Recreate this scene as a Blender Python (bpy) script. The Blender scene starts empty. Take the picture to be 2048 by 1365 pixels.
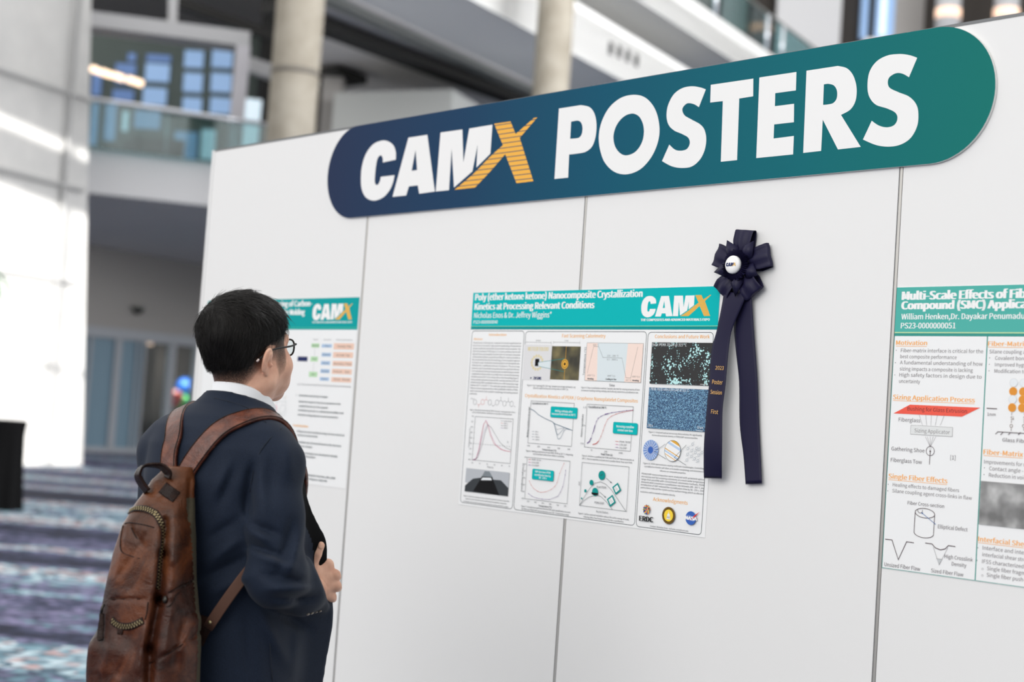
# Conference poster wall in an atrium: a man with a leather backpack reads a poster.
import bpy, bmesh, math, random
import numpy as np
from mathutils import Vector, Matrix
from mathutils.geometry import tessellate_polygon
random.seed(7)
rng = np.random.default_rng(7)
SC = bpy.context.scene
COL = SC.collection
# ------------------------------------------------------------------ camera
F_PX = 2940.0                                   # focal length in pixels of the 2048 x 1365 frame
CAM = np.array([4.80995, -2.82264, 1.54754])
YAW, PITCH, ROLL = -0.830662, 0.054145, 0.068390
_fw = np.array([math.sin(YAW)*math.cos(PITCH), math.cos(YAW)*math.cos(PITCH), math.sin(PITCH)])
_r0 = np.array([math.cos(YAW), -math.sin(YAW), 0.0]); _u0 = np.cross(_r0, _fw)
_rt = math.cos(ROLL)*_r0 + math.sin(ROLL)*_u0
_up = -math.sin(ROLL)*_r0 + math.cos(ROLL)*_u0
cd = bpy.data.cameras.new('camera'); cam = bpy.data.objects.new('camera', cd); COL.objects.link(cam)
cam.matrix_world = Matrix(((_rt[0], _up[0], -_fw[0], CAM[0]), (_rt[1], _up[1], -_fw[1], CAM[1]), (_rt[2], _up[2], -_fw[2], CAM[2]), (0, 0, 0, 1)))
cd.sensor_width = 36.0; cd.lens = F_PX/2048*36.0; cd.clip_start = 0.05; cd.clip_end = 400
cd.dof.use_dof = True; cd.dof.focus_distance = 3.48; cd.dof.aperture_fstop = 2.3; cd.dof.aperture_blades = 0
SC.camera = cam
def at(px, py, depth):                          # the place seen at a pixel of the photograph, at a given depth
    return CAM + (_fw + _rt*(px-1024)/F_PX - _up*(py-682.5)/F_PX)*depth
# ------------------------------------------------------------------ light
SC.view_settings.view_transform = 'Standard'; SC.view_settings.look = 'None'
SC.view_settings.gamma = 1.0; SC.view_settings.use_curve_mapping = False; SC.view_settings.exposure = 0.36
world = bpy.data.worlds.new('world'); SC.world = world; world.use_nodes = True
wn = world.node_tree.nodes['Background']; wn.inputs[0].default_value = (1.0, 0.985, 0.965, 1); wn.inputs[1].default_value = 0.95
def area(name, loc, aim, sx, sy, power, col=(1, 1, 1)):
    l = bpy.data.lights.new(name, 'AREA'); l.shape = 'RECTANGLE'; l.size = sx; l.size_y = sy; l.energy = power; l.color = col
    o = bpy.data.objects.new(name, l); COL.objects.link(o); o.location = loc
    o.rotation_euler = (Vector(aim)-Vector(loc)).to_track_quat('-Z', 'Y').to_euler(); return o
area('daylight_atrium_glazing', (4.4, -10.0, 6.0), (2.2, 0, 1.3), 9, 6, 400, (1.0, 0.985, 0.955))
area('hall_fill_light', (3, 15, 12), (-26, 15, 5), 16, 10, 4800, (0.99, 0.99, 1.0))  # added fill lamp that brightens the hall behind the poster wall
sun = bpy.data.lights.new('sun', 'SUN'); sun.energy = 6.0; sun.angle = math.radians(0.3); sun.color = (1.0, 0.97, 0.92)
sun_o = bpy.data.objects.new('sun', sun); COL.objects.link(sun_o)
SUN_TO = Vector((0.90, -0.22, 0.21)).normalized()           # towards the sun
sun_o.rotation_euler = SUN_TO.to_track_quat('Z', 'Y').to_euler(); sun_o.location = (8, -6, 12)
SC.cycles.use_denoising = True
SC.cycles.max_bounces = 6; SC.cycles.diffuse_bounces = 3; SC.cycles.glossy_bounces = 3; SC.cycles.transmission_bounces = 5; SC.cycles.transparent_max_bounces = 8
SC.cycles.caustics_reflective = False; SC.cycles.caustics_refractive = False; SC.cycles.sample_clamp_indirect = 6.0
# ------------------------------------------------------------------ materials
def lin(c):
    return tuple(((v/255)/12.92 if v/255 <= 0.04045 else ((v/255+0.055)/1.055)**2.4) for v in c)
MATS = {}
def mat(name, rgb, rough=0.6, metal=0.0, spec=0.5, sheen=0.0, emit=None, es=1.0, trans=0.0, alpha=None, coat=0.0, build=None):
    m = bpy.data.materials.new(name); m.use_nodes = True
    b = m.node_tree.nodes['Principled BSDF']
    b.inputs['Base Color'].default_value = (*lin(rgb), 1); b.inputs['Roughness'].default_value = rough; b.inputs['Metallic'].default_value = metal
    b.inputs['Specular IOR Level'].default_value = spec; b.inputs['Sheen Weight'].default_value = sheen
    b.inputs['Transmission Weight'].default_value = trans; b.inputs['Coat Weight'].default_value = coat
    if emit: b.inputs['Emission Color'].default_value = (*lin(emit), 1); b.inputs['Emission Strength'].default_value = es
    if alpha is not None: b.inputs['Alpha'].default_value = alpha
    if build: build(m.node_tree, b)
    MATS[name] = m; return m
def N(nt, kind, **kw):
    n = nt.nodes.new(kind)
    for k, v in kw.items():
        if k.startswith('i_'): n.inputs[k[2:].replace('_', ' ')].default_value = v
        else: setattr(n, k, v)
    return n
def ramp(nt, stops, interp='LINEAR'):
    r = nt.nodes.new('ShaderNodeValToRGB'); r.color_ramp.interpolation = interp; e = r.color_ramp.elements
    while len(e) < len(stops): e.new(0.5)
    for q, (p, c) in zip(e, stops): q.position = p; q.color = (*lin(c), 1)
    return r
def coords(nt, scale=(1, 1, 1), rot=(0, 0, 0), loc=(0, 0, 0)):
    t = nt.nodes.new('ShaderNodeTexCoord'); mp = nt.nodes.new('ShaderNodeMapping')
    mp.inputs['Scale'].default_value = scale; mp.inputs['Rotation'].default_value = rot; mp.inputs['Location'].default_value = loc
    nt.links.new(t.outputs['Object'], mp.inputs['Vector']); return mp.outputs['Vector']
def bump(nt, b, height, strength, dist):
    n = nt.nodes.new('ShaderNodeBump'); n.inputs['Strength'].default_value = strength; n.inputs['Distance'].default_value = dist
    nt.links.new(height, n.inputs['Height']); nt.links.new(n.outputs['Normal'], b.inputs['Normal'])
FLAT = dict(white=(243, 243, 243), teal=(0, 182, 184), teal2=(4, 142, 144), teal3=(15, 150, 146), lime=(150, 214, 170), ink=(62, 70, 76), ink2=(70, 84, 88), grey=(92, 96, 100), grey2=(120, 114, 118),
  orange=(240, 176, 92), orange2=(247, 178, 104), orange3=(226, 150, 64), amber=(251, 186, 92), black=(22, 22, 24), navy=(40, 50, 96), gold=(226, 172, 72), gold_dk=(120, 96, 40), gold_pale=(222, 210, 172), pale=(232, 236, 240), pale2=(226, 228, 228), pale3=(198, 202, 204),
  pink=(246, 224, 214), ice=(220, 230, 234), rust=(206, 92, 84), magenta=(204, 110, 160), purple=(104, 66, 140), steel=(74, 104, 128), steel2=(90, 120, 170), mist=(186, 190, 196), mist2=(130, 138, 144), char2=(62, 66, 70), tealglass=(150, 190, 190),
  peri=(150, 178, 226), blue=(62, 104, 186), sky=(186, 208, 236), leaf=(70, 150, 90), red=(214, 62, 58), red2=(240, 98, 82), yellow=(250, 214, 70), sea=(84, 178, 168), sea2=(62, 150, 140), lime2=(196, 222, 170), maroon=(72, 48, 56), brown=(120, 92, 74),
  teal4=(0, 160, 162), teal5=(70, 180, 150), mint=(186, 222, 180), baby=(174, 198, 226), peach=(238, 204, 186), tan=(214, 190, 150), pinkish=(240, 200, 208))
for _k, _c in FLAT.items(): mat('print_'+_k, _c, 0.65, spec=0.12)
mat('paper', (240, 241, 242), 0.5, spec=0.35)
# ------------------------------------------------------------------ object helpers
def tag(o, label=None, cat=None, group=None, kind=None):
    if label: o['label'] = label
    if cat: o['category'] = cat
    if group: o['group'] = group
    if kind: o['kind'] = kind
    return o
def empty(name, loc=(0, 0, 0), rz=0.0, label=None, cat=None, group=None):
    o = bpy.data.objects.new(name, None); o.empty_display_size = 0.1; COL.objects.link(o); o.location = loc; o.rotation_euler = (0, 0, rz)
    return tag(o, label, cat, group)
class MB:                                        # collects shapes, builds ONE mesh object
    def __init__(s): s.v = []; s.f = []; s.m = []; s.sm = []; s.mats = []
    def mi(s, m):
        if isinstance(m, str): m = MATS[m]
        if m not in s.mats: s.mats.append(m)
        return s.mats.index(m)
    def add(s, V, F, m, smooth=False):
        o = len(s.v); k = s.mi(m)
        s.v.extend([tuple(map(float, q)) for q in V])
        for f in F: s.f.append([o+i for i in f]); s.m.append(k); s.sm.append(smooth)
        return s
    def box(s, a, b, m):
        x0, y0, z0 = [min(p, q) for p, q in zip(a, b)]; x1, y1, z1 = [max(p, q) for p, q in zip(a, b)]
        V = [(x0, y0, z0), (x1, y0, z0), (x1, y1, z0), (x0, y1, z0), (x0, y0, z1), (x1, y0, z1), (x1, y1, z1), (x0, y1, z1)]
        return s.add(V, [(0, 3, 2, 1), (4, 5, 6, 7), (0, 1, 5, 4), (1, 2, 6, 5), (2, 3, 7, 6), (3, 0, 4, 7)], m)
    def prism(s, bottom, top, m):                # two matching loops of points
        n = len(bottom); V = list(bottom)+list(top)
        F = [tuple(range(n))[::-1], tuple(range(n, 2*n))]+[(i, (i+1) % n, n+(i+1) % n, n+i) for i in range(n)]
        return s.add(V, F, m)
    def plate(s, corners, thick, m):             # a flat face given by its corners, thickened backwards
        c = [np.array(q, float) for q in corners]; n = np.cross(c[1]-c[0], c[-1]-c[0]); n /= np.linalg.norm(n)
        if n @ (CAM-c[0]) < 0: n = -n
        return s.prism([q-n*thick for q in c], c, m)
    def tube(s, pts, r, m, n=8, caps=True, smooth=True, flat=1.0, upv=None):
        P = [np.array(p, float) for p in pts]; R = [r]*len(P) if np.isscalar(r) else list(r)
        V = []; F = []; ref = np.array([0.0, 0.0, 1.0]) if upv is None else np.array(upv, float); prev = None
        for i, p in enumerate(P):
            t = P[min(i+1, len(P)-1)]-P[max(i-1, 0)]; t /= np.linalg.norm(t)+1e-12
            a = prev if prev is not None and upv is None else ref
            a = a-t*(a @ t)
            if np.linalg.norm(a) < 1e-4: a = np.array([1.0, 0, 0])-t*t[0]
            a /= np.linalg.norm(a); b = np.cross(t, a); prev = a
            for k in range(n):
                an = 2*math.pi*k/n; V.append(p+R[i]*(math.cos(an)*a*flat+math.sin(an)*b))
        for i in range(len(P)-1):
            for k in range(n): F.append((i*n+k, i*n+(k+1) % n, (i+1)*n+(k+1) % n, (i+1)*n+k))
        if caps: F.append(tuple(range(n))[::-1]); F.append(tuple(range((len(P)-1)*n, len(P)*n)))
        return s.add(V, F, m, smooth)
    def lathe(s, prof, m, n=24, axis=((0, 0, 0), (0, 0, 1)), smooth=True):   # profile of (radius, height)
        o = np.array(axis[0], float); z = np.array(axis[1], float); z /= np.linalg.norm(z)
        a = np.cross(z, [0, 1, 0]) if abs(z[1]) < 0.9 else np.cross(z, [1, 0, 0]); a /= np.linalg.norm(a); b = np.cross(z, a)
        V = []; F = []
        for r, h in prof:
            for k in range(n):
                an = 2*math.pi*k/n; V.append(o+z*h+r*(math.cos(an)*a+math.sin(an)*b))
        for i in range(len(prof)-1):
            for k in range(n): F.append((i*n+k, i*n+(k+1) % n, (i+1)*n+(k+1) % n, (i+1)*n+k))
        F.append(tuple(range(n))[::-1]); F.append(tuple(range((len(prof)-1)*n, len(prof)*n)))
        return s.add(V, F, m, smooth)
    def ribbon(s, pts, side, w, th, m, smooth=True):    # a strap: centre line, side direction(s), width(s), thickness
        P = [np.array(p, float) for p in pts]; n = len(P); W = [w]*n if np.isscalar(w) else w
        V = []; F = []
        for i, p in enumerate(P):
            t = P[min(i+1, n-1)]-P[max(i-1, 0)]; t /= np.linalg.norm(t)+1e-12
            sd = np.array(side[i] if isinstance(side, list) else side, float); sd = sd-t*(sd @ t); sd /= np.linalg.norm(sd)
            nn = np.cross(sd, t)
            for a, b in ((-1, -1), (-.8, -1.25), (.8, -1.25), (1, -1), (1, 1), (.8, 1.25), (-.8, 1.25), (-1, 1)): V.append(p+sd*a*W[i]/2+nn*b*th/2)
        for i in range(n-1):
            for k in range(8): F.append((i*8+k, i*8+(k+1) % 8, (i+1)*8+(k+1) % 8, (i+1)*8+k))
        F.append(tuple(range(8))[::-1]); F.append(tuple(range((n-1)*8, n*8)))
        return s.add(V, F, m, smooth)
    def build(s, name, parent=None, loc=None, **tags):
        me = bpy.data.meshes.new(name); me.from_pydata(s.v, [], s.f)
        for m in s.mats: me.materials.append(m)
        me.polygons.foreach_set('material_index', s.m); me.polygons.foreach_set('use_smooth', s.sm); me.update()
        o = bpy.data.objects.new(name, me); COL.objects.link(o)
        if parent is not None: o.parent = parent
        if loc is not None: o.location = loc
        return tag(o, **tags)
def fix_normals(o):
    bm = bmesh.new(); bm.from_mesh(o.data); bmesh.ops.recalc_face_normals(bm, faces=bm.faces); bm.to_mesh(o.data); bm.free(); return o
def catmull(pts, n=8, closed=True):              # (x, y[, 1 = corner]) outline to a dense polygon
    out = []; L = len(pts)
    for i in range(L if closed else L-1):
        p1 = pts[i]; p2 = pts[(i+1) % L]
        c1 = len(p1) > 2; c2 = len(p2) > 2
        if c1 and c2: out.append(p1[:2]); continue
        p0 = p1 if c1 else pts[(i-1) % L]; p3 = p2 if c2 else pts[(i+2) % L]
        for k in range(n):
            t = k/n
            out.append(tuple(0.5*((2*p1[d])+(-p0[d]+p2[d])*t+(2*p0[d]-5*p1[d]+4*p2[d]-p3[d])*t*t+(-p0[d]+3*p1[d]-3*p2[d]+p3[d])*t**3) for d in (0, 1)))
    if not closed: out.append(pts[-1][:2])
    return out
def spline3(pts, n=8):
    P = [np.array(p, float) for p in pts]; out = []
    for i in range(len(P)-1):
        p0 = P[max(i-1, 0)]; p1 = P[i]; p2 = P[i+1]; p3 = P[min(i+2, len(P)-1)]
        for k in range(n):
            t = k/n; out.append(0.5*((2*p1)+(-p0+p2)*t+(2*p0-5*p1+4*p2-p3)*t*t+(-p0+3*p1-3*p2+p3)*t**3))
    out.append(P[-1]); return out
# ------------------------------------------------------------------ lettering
_tc = bpy.data.curves.new('lettering', 'FONT'); _to = bpy.data.objects.new('lettering', _tc); COL.objects.link(_to)
try:                                             # Blender's own interface font, where it is installed
    import os
    _tc.font = bpy.data.fonts.load(os.path.join(bpy.utils.system_resource('DATAFILES'), 'fonts', 'Noto Sans CJK Regular.woff2'))
except Exception: pass
_tcache = {}
def glyphs(text, bold):
    k = text
    if k not in _tcache:
        _tc.body = text; _tc.resolution_u = 3; _tc.size = 1.0
        dg = bpy.context.evaluated_depsgraph_get(); dg.update()
        oe = _to.evaluated_get(dg); me = oe.to_mesh()
        v = np.empty(len(me.vertices)*3); me.vertices.foreach_get('co', v); v = v.reshape(-1, 3)[:, :2].copy()
        f = [tuple(p.vertices) for p in me.polygons]; oe.to_mesh_clear(); _tcache[k] = (v, f)
    return _tcache[k]
_h = glyphs('H', 0.0)[0]; CAPH = float(_h[:, 1].max()-_h[:, 1].min())
def extent(t, bold): v = glyphs(t, bold)[0]; return float(v[:, 0].min()), float(v[:, 0].max())
# ------------------------------------------------------------------ print layouts (mm)
SIGN={'C': [[(367.5,131.1,1),(364.4,105.1),(347.6,81.6),(314.8,65.8),(278.5,62.4),(238.8,71.5),(205.6,99.3),(189.9,137.3),(189.1,176.6),(197.1,210.9),(217.8,237.6),(247.0,251.7),(279.2,255.5),(318.5,247.0),(347.1,227.0),(361.9,203.4),(367.1,180.3,1),(295.3,180.3,1),(291.8,195.5),(282.1,204.8),(271.0,202.8),(265.0,190.7),(264.5,171.3),(265.7,143.6),(270.3,121.7),(279.9,111.4),(290.7,111.2),(299.0,121.4),(300.6,134.2,1)]],
 'A': [[(424.2,65.9,1),(518.2,65.9,1),(574.9,247.2,1),(498.7,248.8,1),(488.9,221.9,1),(444.7,222.0,1),(434.2,249.9,1),(364.7,249.6,1)],[(465.0,108.7,1),(479.9,172.9,1),(452.8,173.5,1)]],
 'M': [[(579.0,247.4,1),(581.7,65.2,1),(684.7,66.1,1),(700.3,167.8,1),(716.2,66.6,1),(820.5,65.5,1),(820.4,152.0,1),(761.7,188.3,1),(759.8,119.9,1),(744.9,198.3,1),(664.7,241.4,1),(640.4,120.3,1),(642.2,247.6,1)]],
 'X': [[(827.9,63.7,1),(899.3,64.1,1),(925.2,103.8,1),(954.1,88.2),(998.3,64.6,1),(1012.5,64.6,1),(944.0,117.1,1),(1014.1,248.1,1),(943.4,248.8,1),(886.1,159.3,1),(825.9,204.7),(761.8,248.3,1),(667.9,248.4,1),(749.7,206.4),(816.3,163.3),(872.9,131.4,1)]],
 'P': [[(1098.5,48.6,1),(1185.5,48.7,1),(1219.4,58.3),(1240.9,79.6),(1251.0,111.3),(1250.0,144.3),(1239.3,169.2),(1217.5,181.4),(1191.4,183.8),(1152.0,183.7,1),(1154.0,248.5,1),(1099.7,248.2,1)],[(1151.4,91.5,1),(1176.2,91.2),(1190.1,97.9),(1197.4,113.0),(1196.3,129.5),(1189.2,138.4),(1177.4,140.6),(1151.9,139.6,1)]],
 'O': [[(1383.5,43.5),(1427.5,57.4),(1463.6,92.4),(1481.9,139.6),(1479.9,180.1),(1459.3,218.8),(1422.4,247.5),(1374.1,256.5),(1326.2,244.5),(1286.3,210.9),(1264.4,159.7),(1266.6,113.0),(1291.7,71.0),(1333.9,46.9)],[(1384.8,94.3),(1407.1,104.5),(1423.1,126.8),(1428.3,152.4),(1422.5,176.9),(1402.9,198.0),(1372.8,205.4),(1347.2,197.6),(1326.5,177.2),(1317.9,150.8),(1323.2,125.8),(1339.2,106.5),(1360.1,95.8)]],
 'S': [[(1632.2,59.2,1),(1612.8,102.5,1),(1593.8,92.3),(1572.1,88.5),(1557.7,100.1),(1565.3,117.6),(1590.9,132.2),(1619.3,146.9),(1635.6,162.7),(1643.5,186.8),(1640.9,214.6),(1626.6,239.0),(1600.7,254.2),(1567.2,255.2),(1532.5,247.7),(1498.6,231.5,1),(1520.3,190.3,1),(1541.5,205.6),(1563.5,210.0),(1581.7,206.9),(1589.7,193.4),(1583.7,178.7),(1563.1,167.2),(1534.3,154.9),(1514.2,138.5),(1504.8,115.9),(1506.8,87.3),(1523.4,60.4),(1550.3,46.8),(1583.9,45.2),(1614.8,52.3)]],
 'T': [[(1647.5,49.3,1),(1782.6,50.5,1),(1785.4,95.0,1),(1742.2,95.5,1),(1747.1,250.2,1),(1695.6,250.0,1),(1690.1,95.9,1),(1649.3,94.9,1)]],
 'E': [[(1801.1,50.1,1),(1912.2,50.9,1),(1913.8,95.9,1),(1852.6,95.3,1),(1853.8,127.3,1),(1910.7,127.9,1),(1913.3,172.9,1),(1854.9,172.2,1),(1855.8,206.7,1),(1915.7,206.3,1),(1916.7,251.0,1),(1806.4,250.3,1)]],
 'R': [[(1941.5,51.7,1),(2030.1,52.0,1),(2056.0,61.0),(2074.8,80.7),(2085.7,109.8),(2085.2,139.7),(2072.5,159.6),(2047.1,169.7,1),(2106.2,250.3,1),(2043.9,250.6,1),(1996.5,175.5,1),(1996.9,249.8,1),(1945.8,250.0,1)],[(1993.8,91.2,1),(2007.2,91.6),(2023.0,97.9),(2032.1,111.9),(2032.2,129.2),(2023.2,139.0),(2008.0,140.7),(1995.1,140.2,1)]],
 'S2': [[(2241.9,62.0,1),(2223.5,103.5,1),(2206.5,93.4),(2189.7,90.0),(2173.4,96.3),(2168.9,108.3),(2175.0,121.6),(2197.2,133.9),(2226.2,147.7),(2245.0,166.4),(2252.3,187.8),(2251.2,216.4),(2236.6,241.7),(2211.7,254.6),(2181.1,256.7),(2147.1,249.8),(2111.0,233.8,1),(2131.8,192.4,1),(2151.5,205.4),(2173.5,211.8),(2192.3,208.3),(2199.5,194.5),(2193.0,180.5),(2170.8,168.4),(2141.2,156.7),(2122.9,137.7),(2115.5,113.5),(2117.8,79.8),(2134.8,56.6),(2163.1,46.1),(2196.5,47.0),(2222.8,53.6)]]}
MAIN_POSTER=[
 ('header_band','R',0,0,933,104,'teal'),
 ('header_band','R',0,98.5,933,100.2,'lime'),
 ('header_band','R',0,100.2,933,108.5,'teal2'),
 ('title_text','T','Poly (ether ketone ketone) Nanocomposite Crystallization',11.0,22.6,662.1,18.5,'white',0.022),
 ('title_text','T','Kinetics at Processing Relevant Conditions',11.0,50.5,489.3,18.5,'white',0.022),
 ('author_text','T','Nicholas Enos & Dr. Jeffrey Wiggins*',10.7,74.8,326.9,15.5,'white',0.006),
 ('author_text','T','PS23-0000000040',9.9,91.2,106.0,9.0,'white',0.006),
 ('logo','G',673.0,74.5,233.3,52.9),
 ('tagline_text','T','THE COMPOSITES AND ADVANCED MATERIALS EXPO',674.0,86.2,231.4,6.0,'white',0.02),
 ('column_border','RR',6.5,112.3,232.4,616.2,11,1.5,'ink',None),
 ('column_border','RR',237.1,113.5,698.1,616.4,11,1.5,'ink',None),
 ('column_border','RR',702.2,114.8,921.2,617.7,11,1.5,'ink',None),
 ('heading_text','T','Introduction',83.0,126.7,73.9,6.4,'orange',0.01),
 ('heading_text','T','Abstract',15.9,139.1,39.4,5.2,'orange',0.01),
 ('heading_text','T','Fast Scanning Calorimetry',385.4,130.4,164.8,9.5,'orange',0.006),
 ('heading_text','T','Crystallization Kinetics of PEKK / Graphene Nanoplatelet Composites',253.0,299.2,428.5,9.0,'orange',0.006),
 ('heading_text','T','Conclusions and Future Work',726.9,130.6,182.3,8.8,'orange',0.006),
 ('heading_text','T','Acknowledgments',755.7,547.0,115.2,9.2,'orange',0.006),
 ('body_text','T','Recent interest in thermoplastic composites for aerospace applications has',15.8,149.9,206.0,4.6,'grey',0.0),
 ('body_text','T','been driven by the need for high-volume manufacturing of materials that',15.8,158.2,206.0,4.6,'grey',0.0),
 ('body_text','T','possess excellent mechanical,thermal,and solvent resistive properties. Poly',15.8,166.5,206.0,4.6,'grey',0.0),
 ('body_text','T','(ether ketone ketone) (PEKK,Figure 1) is a semi-crystalline polymer with',15.8,174.8,206.0,4.6,'grey',0.0),
 ('body_text','T','high potential as a thermoplastic polymer matrix for aerospace composites',15.8,183.1,206.0,4.6,'grey',0.0),
 ('body_text','T','as final mechanical/barrier properties are difficult to control and predict as',15.8,191.4,206.0,4.6,'grey',0.0),
 ('body_text','T','they are primarily dictated by the morphology of semi-crystalline regions in',15.8,199.7,206.0,4.6,'grey',0.0),
 ('body_text','T','the polymer matrix. Introduction of nanomaterials to control properties also',15.8,208.0,206.0,4.6,'grey',0.0),
 ('body_text','T','influences the crystallization behavior of polymers. The processing',15.8,216.3,206.0,4.6,'grey',0.0),
 ('body_text','T','parameters used to manufacture composites also have significant influence',15.8,224.6,206.0,4.6,'grey',0.0),
 ('body_text','T','on the crystallization behavior of polymers,but conventional ways to model',15.8,232.9,206.0,4.6,'grey',0.0),
 ('body_text','T','crystallization behavior fail to accurately mimic real-world processing',15.8,241.2,206.0,4.6,'grey',0.0),
 ('body_text','T','conditions,such as 500 °C/min cooling rates in induction welding,Figure 2.',15.8,249.5,206.0,4.6,'grey',0.0),
 ('body_text','T','Herein,polarized optical microscopy and fast scanning calorimetry (FSC) are',15.8,257.8,206.0,4.6,'grey',0.0),
 ('body_text','T','utilized to study PEKK crystallization behavior at a wide temperature range',15.8,266.1,206.0,4.6,'grey',0.0),
 ('body_text','T','between 220 °C and 320 °C. This work gives greater insight into the',15.8,274.4,206.0,4.6,'grey',0.0),
 ('body_text','T','influence of processing parameters on the crystallization kinetics of PEKK,',15.8,282.7,206.0,4.6,'grey',0.0),
 ('body_text','T','which,in turn,dictates semi-crystalline morphology and resulting material',15.8,291.1,206.0,4.6,'grey',0.0),
 ('body_text','T','performance.',15.8,299.4,33,4.6,'grey',0.0),
 ('caption_text','T','Figure 1. Poly (ether ketone ketone) (PEKK) structure. Varying amounts of tere-',20.8,346.1,197.5,4.3,'grey',0),
 ('caption_text','T','and iso-linked ketones (red/black) are possible in the backbone.',31.7,353.1,173.2,4.3,'grey',0),
 ('caption_text','T','Figure 2. Induction welding to heat conductive material (carbon) using NASA',19.8,597.1,197.8,4.0,'grey',0),
 ('caption_text','T','applied current. Polymer used to melt/bond thermoplastic composites.',29.2,604.8,178.8,4.0,'grey',0),
 ('caption_text','T','Conventional induction welding demonstration courtesy of NASA Langley.',21.6,613.0,194.8,4.0,'grey',0),
 ('caption_text','T','Figure 3. Fast Scanning DSC (20+ mg). Sample sizes of approximately 1 ng',258.5,268.0,192.0,4.7,'grey',0),
 ('caption_text','T','allow for rapid heating and cooling rates of 1000 °C/s.',283.6,274.9,140.2,4.6,'grey',0),
 ('caption_text','T','Figure 4. Step crystallization method. Samples are held for varying amounts of time',472.3,267.9,213.2,4.5,'grey',0),
 ('caption_text','T','to measure resulting melting enthalpy and indirectly determine crystallization rate.',473.0,275.4,209.3,4.5,'grey',0),
 ('caption_text','T','Figure 5. Melting endotherms of neat PEKK 70/30 at 240 °C. Integrating',271.9,451.1,186.2,4.6,'grey',0),
 ('caption_text','T','each endotherm determines relative crystallinity.',301.4,458.0,124.4,4.6,'grey',0),
 ('caption_text','T','Figure 6. Relative crystallinity for PEKK and PEKK/GNP nanocomposites at',492.0,450.5,189.4,4.4,'grey',0),
 ('caption_text','T','240 °C. Nanocomposites nucleate and crystallize faster than neat PEKK.',492.7,458.0,184.4,4.4,'grey',0),
 ('caption_text','T','Figure 7. Crystallization half-time (time for 50% total crystallization to occur)',268.0,605.7,194.7,4.6,'grey',0),
 ('caption_text','T','for PEKK and PEKK/GNP nanocomposites over 220 °C temperature range.',269.9,613.0,188.9,4.6,'grey',0),
 ('caption_text','T','Figure 8. Surface-induced nucleation reduces the surface energy of nuclei,',492.4,604.7,185.7,4.4,'grey',0),
 ('caption_text','T','reducing Gibbs Free Energy and accelerates crystallization.',512.7,612.0,147.4,4.3,'grey',0),
 ('caption_text','T','Figure 9. Polarized optical microscopy demonstrates the significantly',726.3,374.6,178.0,4.1,'grey',0),
 ('caption_text','T','increased nucleation density in PEKK/GNP nanocomposites.',737.9,382.1,153.3,4.1,'grey',0),
 ('caption_text','T','Figure 10. PEKK demonstrates varying multiscale morphologies. Controlling',714.2,455.8,202.0,4.1,'grey',0),
 ('caption_text','T','crystallization kinetics will allow us to predict morphology and determine its',718.5,463.5,200.0,4.1,'grey',0),
 ('caption_text','T','influence on composite properties.',772.3,471.2,87.6,4.0,'grey',0),
 ('caption_text','T','Contact: Nicholas Enos - nicholas.enos@usm.edu',751.3,613.6,127.4,4.3,'grey',0),
 ('body_text','T','PEKK/GNP nanocomposites were analyzed with polarized optical',711.3,482.8,209.6,4.4,'grey',0),
 ('body_text','T','microscopy and fast scanning calorimetry at a much wider temperature',711.2,489.9,209.7,4.4,'grey',0),
 ('body_text','T','range than possible with conventional calorimetry methods. PEKK',711.1,496.9,209.8,4.4,'grey',0),
 ('body_text','T','demonstrated a maximum crystallization rate between 240 - 265 °C and',711.0,504.0,210.0,4.4,'grey',0),
 ('body_text','T','introduction of GNP reduced the crystallization time by 50 - 150 s. GNP',710.9,511.1,210.1,4.4,'grey',0),
 ('body_text','T','particulates reduced the crystal nucleus surface energy,which accelerated',710.8,518.2,210.2,4.3,'grey',0),
 ('body_text','T','nucleation and increased nucleation density.',710.7,529.0,119.0,4.3,'grey',0),
 ('chip_photo','I',236.7,151.1,348.8,250.6,'chip_pale'),
 ('chip_photo','I',349.4,154.7,460.5,246.9,'chip_dark'),
 ('chip_photo','R',284.8,190.8,301.5,211.4,'black'),
 ('chip_photo','D',315.5,201.4,4.2,'gold_pale',0),
 ('chip_photo','D',313.3,209.6,4.2,'gold_pale',0),
 ('chip_photo','D',307.2,216.3,4.2,'gold_pale',0),
 ('chip_photo','D',298.4,219.9,4.2,'gold_pale',0),
 ('chip_photo','D',288.6,219.9,4.2,'gold_pale',0),
 ('chip_photo','D',279.8,216.3,4.2,'gold_pale',0),
 ('chip_photo','D',273.7,209.6,4.2,'gold_pale',0),
 ('chip_photo','D',271.5,201.4,4.2,'gold_pale',0),
 ('chip_photo','D',273.7,193.2,4.2,'gold_pale',0),
 ('chip_photo','D',279.8,186.5,4.2,'gold_pale',0),
 ('chip_photo','D',288.6,182.9,4.2,'gold_pale',0),
 ('chip_photo','D',298.4,182.9,4.2,'gold_pale',0),
 ('chip_photo','D',307.2,186.5,4.2,'gold_pale',0),
 ('chip_photo','D',313.3,193.2,4.2,'gold_pale',0),
 ('chip_photo','T','METTLER TOLEDO',252.9,168.4,82.3,10.8,'gold_pale',0.03),
 ('chip_photo','D',272.2,245.1,2.6,'navy',0),
 ('chip_photo','T','210 SUMS',282.7,248.9,31.6,8.1,'navy',0.03),
 ('chip_photo','P',[(298.1,200.8),(346.5,195.2),(347.9,217.9),(299.1,211.4)],'ice'),
 ('chip_photo','D',403.6,203.4,13.5,'gold',0),
 ('chip_photo','D',403.6,203.4,10.5,'gold_dk',0),
 ('chip_photo','D',403.6,203.4,9,'gold',0),
 ('chip_photo','D',403.6,203.4,3.8,'black',0),
 ('chip_photo','L',[(405.3,155.0),(404.8,189.0)],1.2,'gold'),
 ('chip_photo','L',[(404.9,217.8),(404.8,247.8)],1.2,'gold'),
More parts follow.
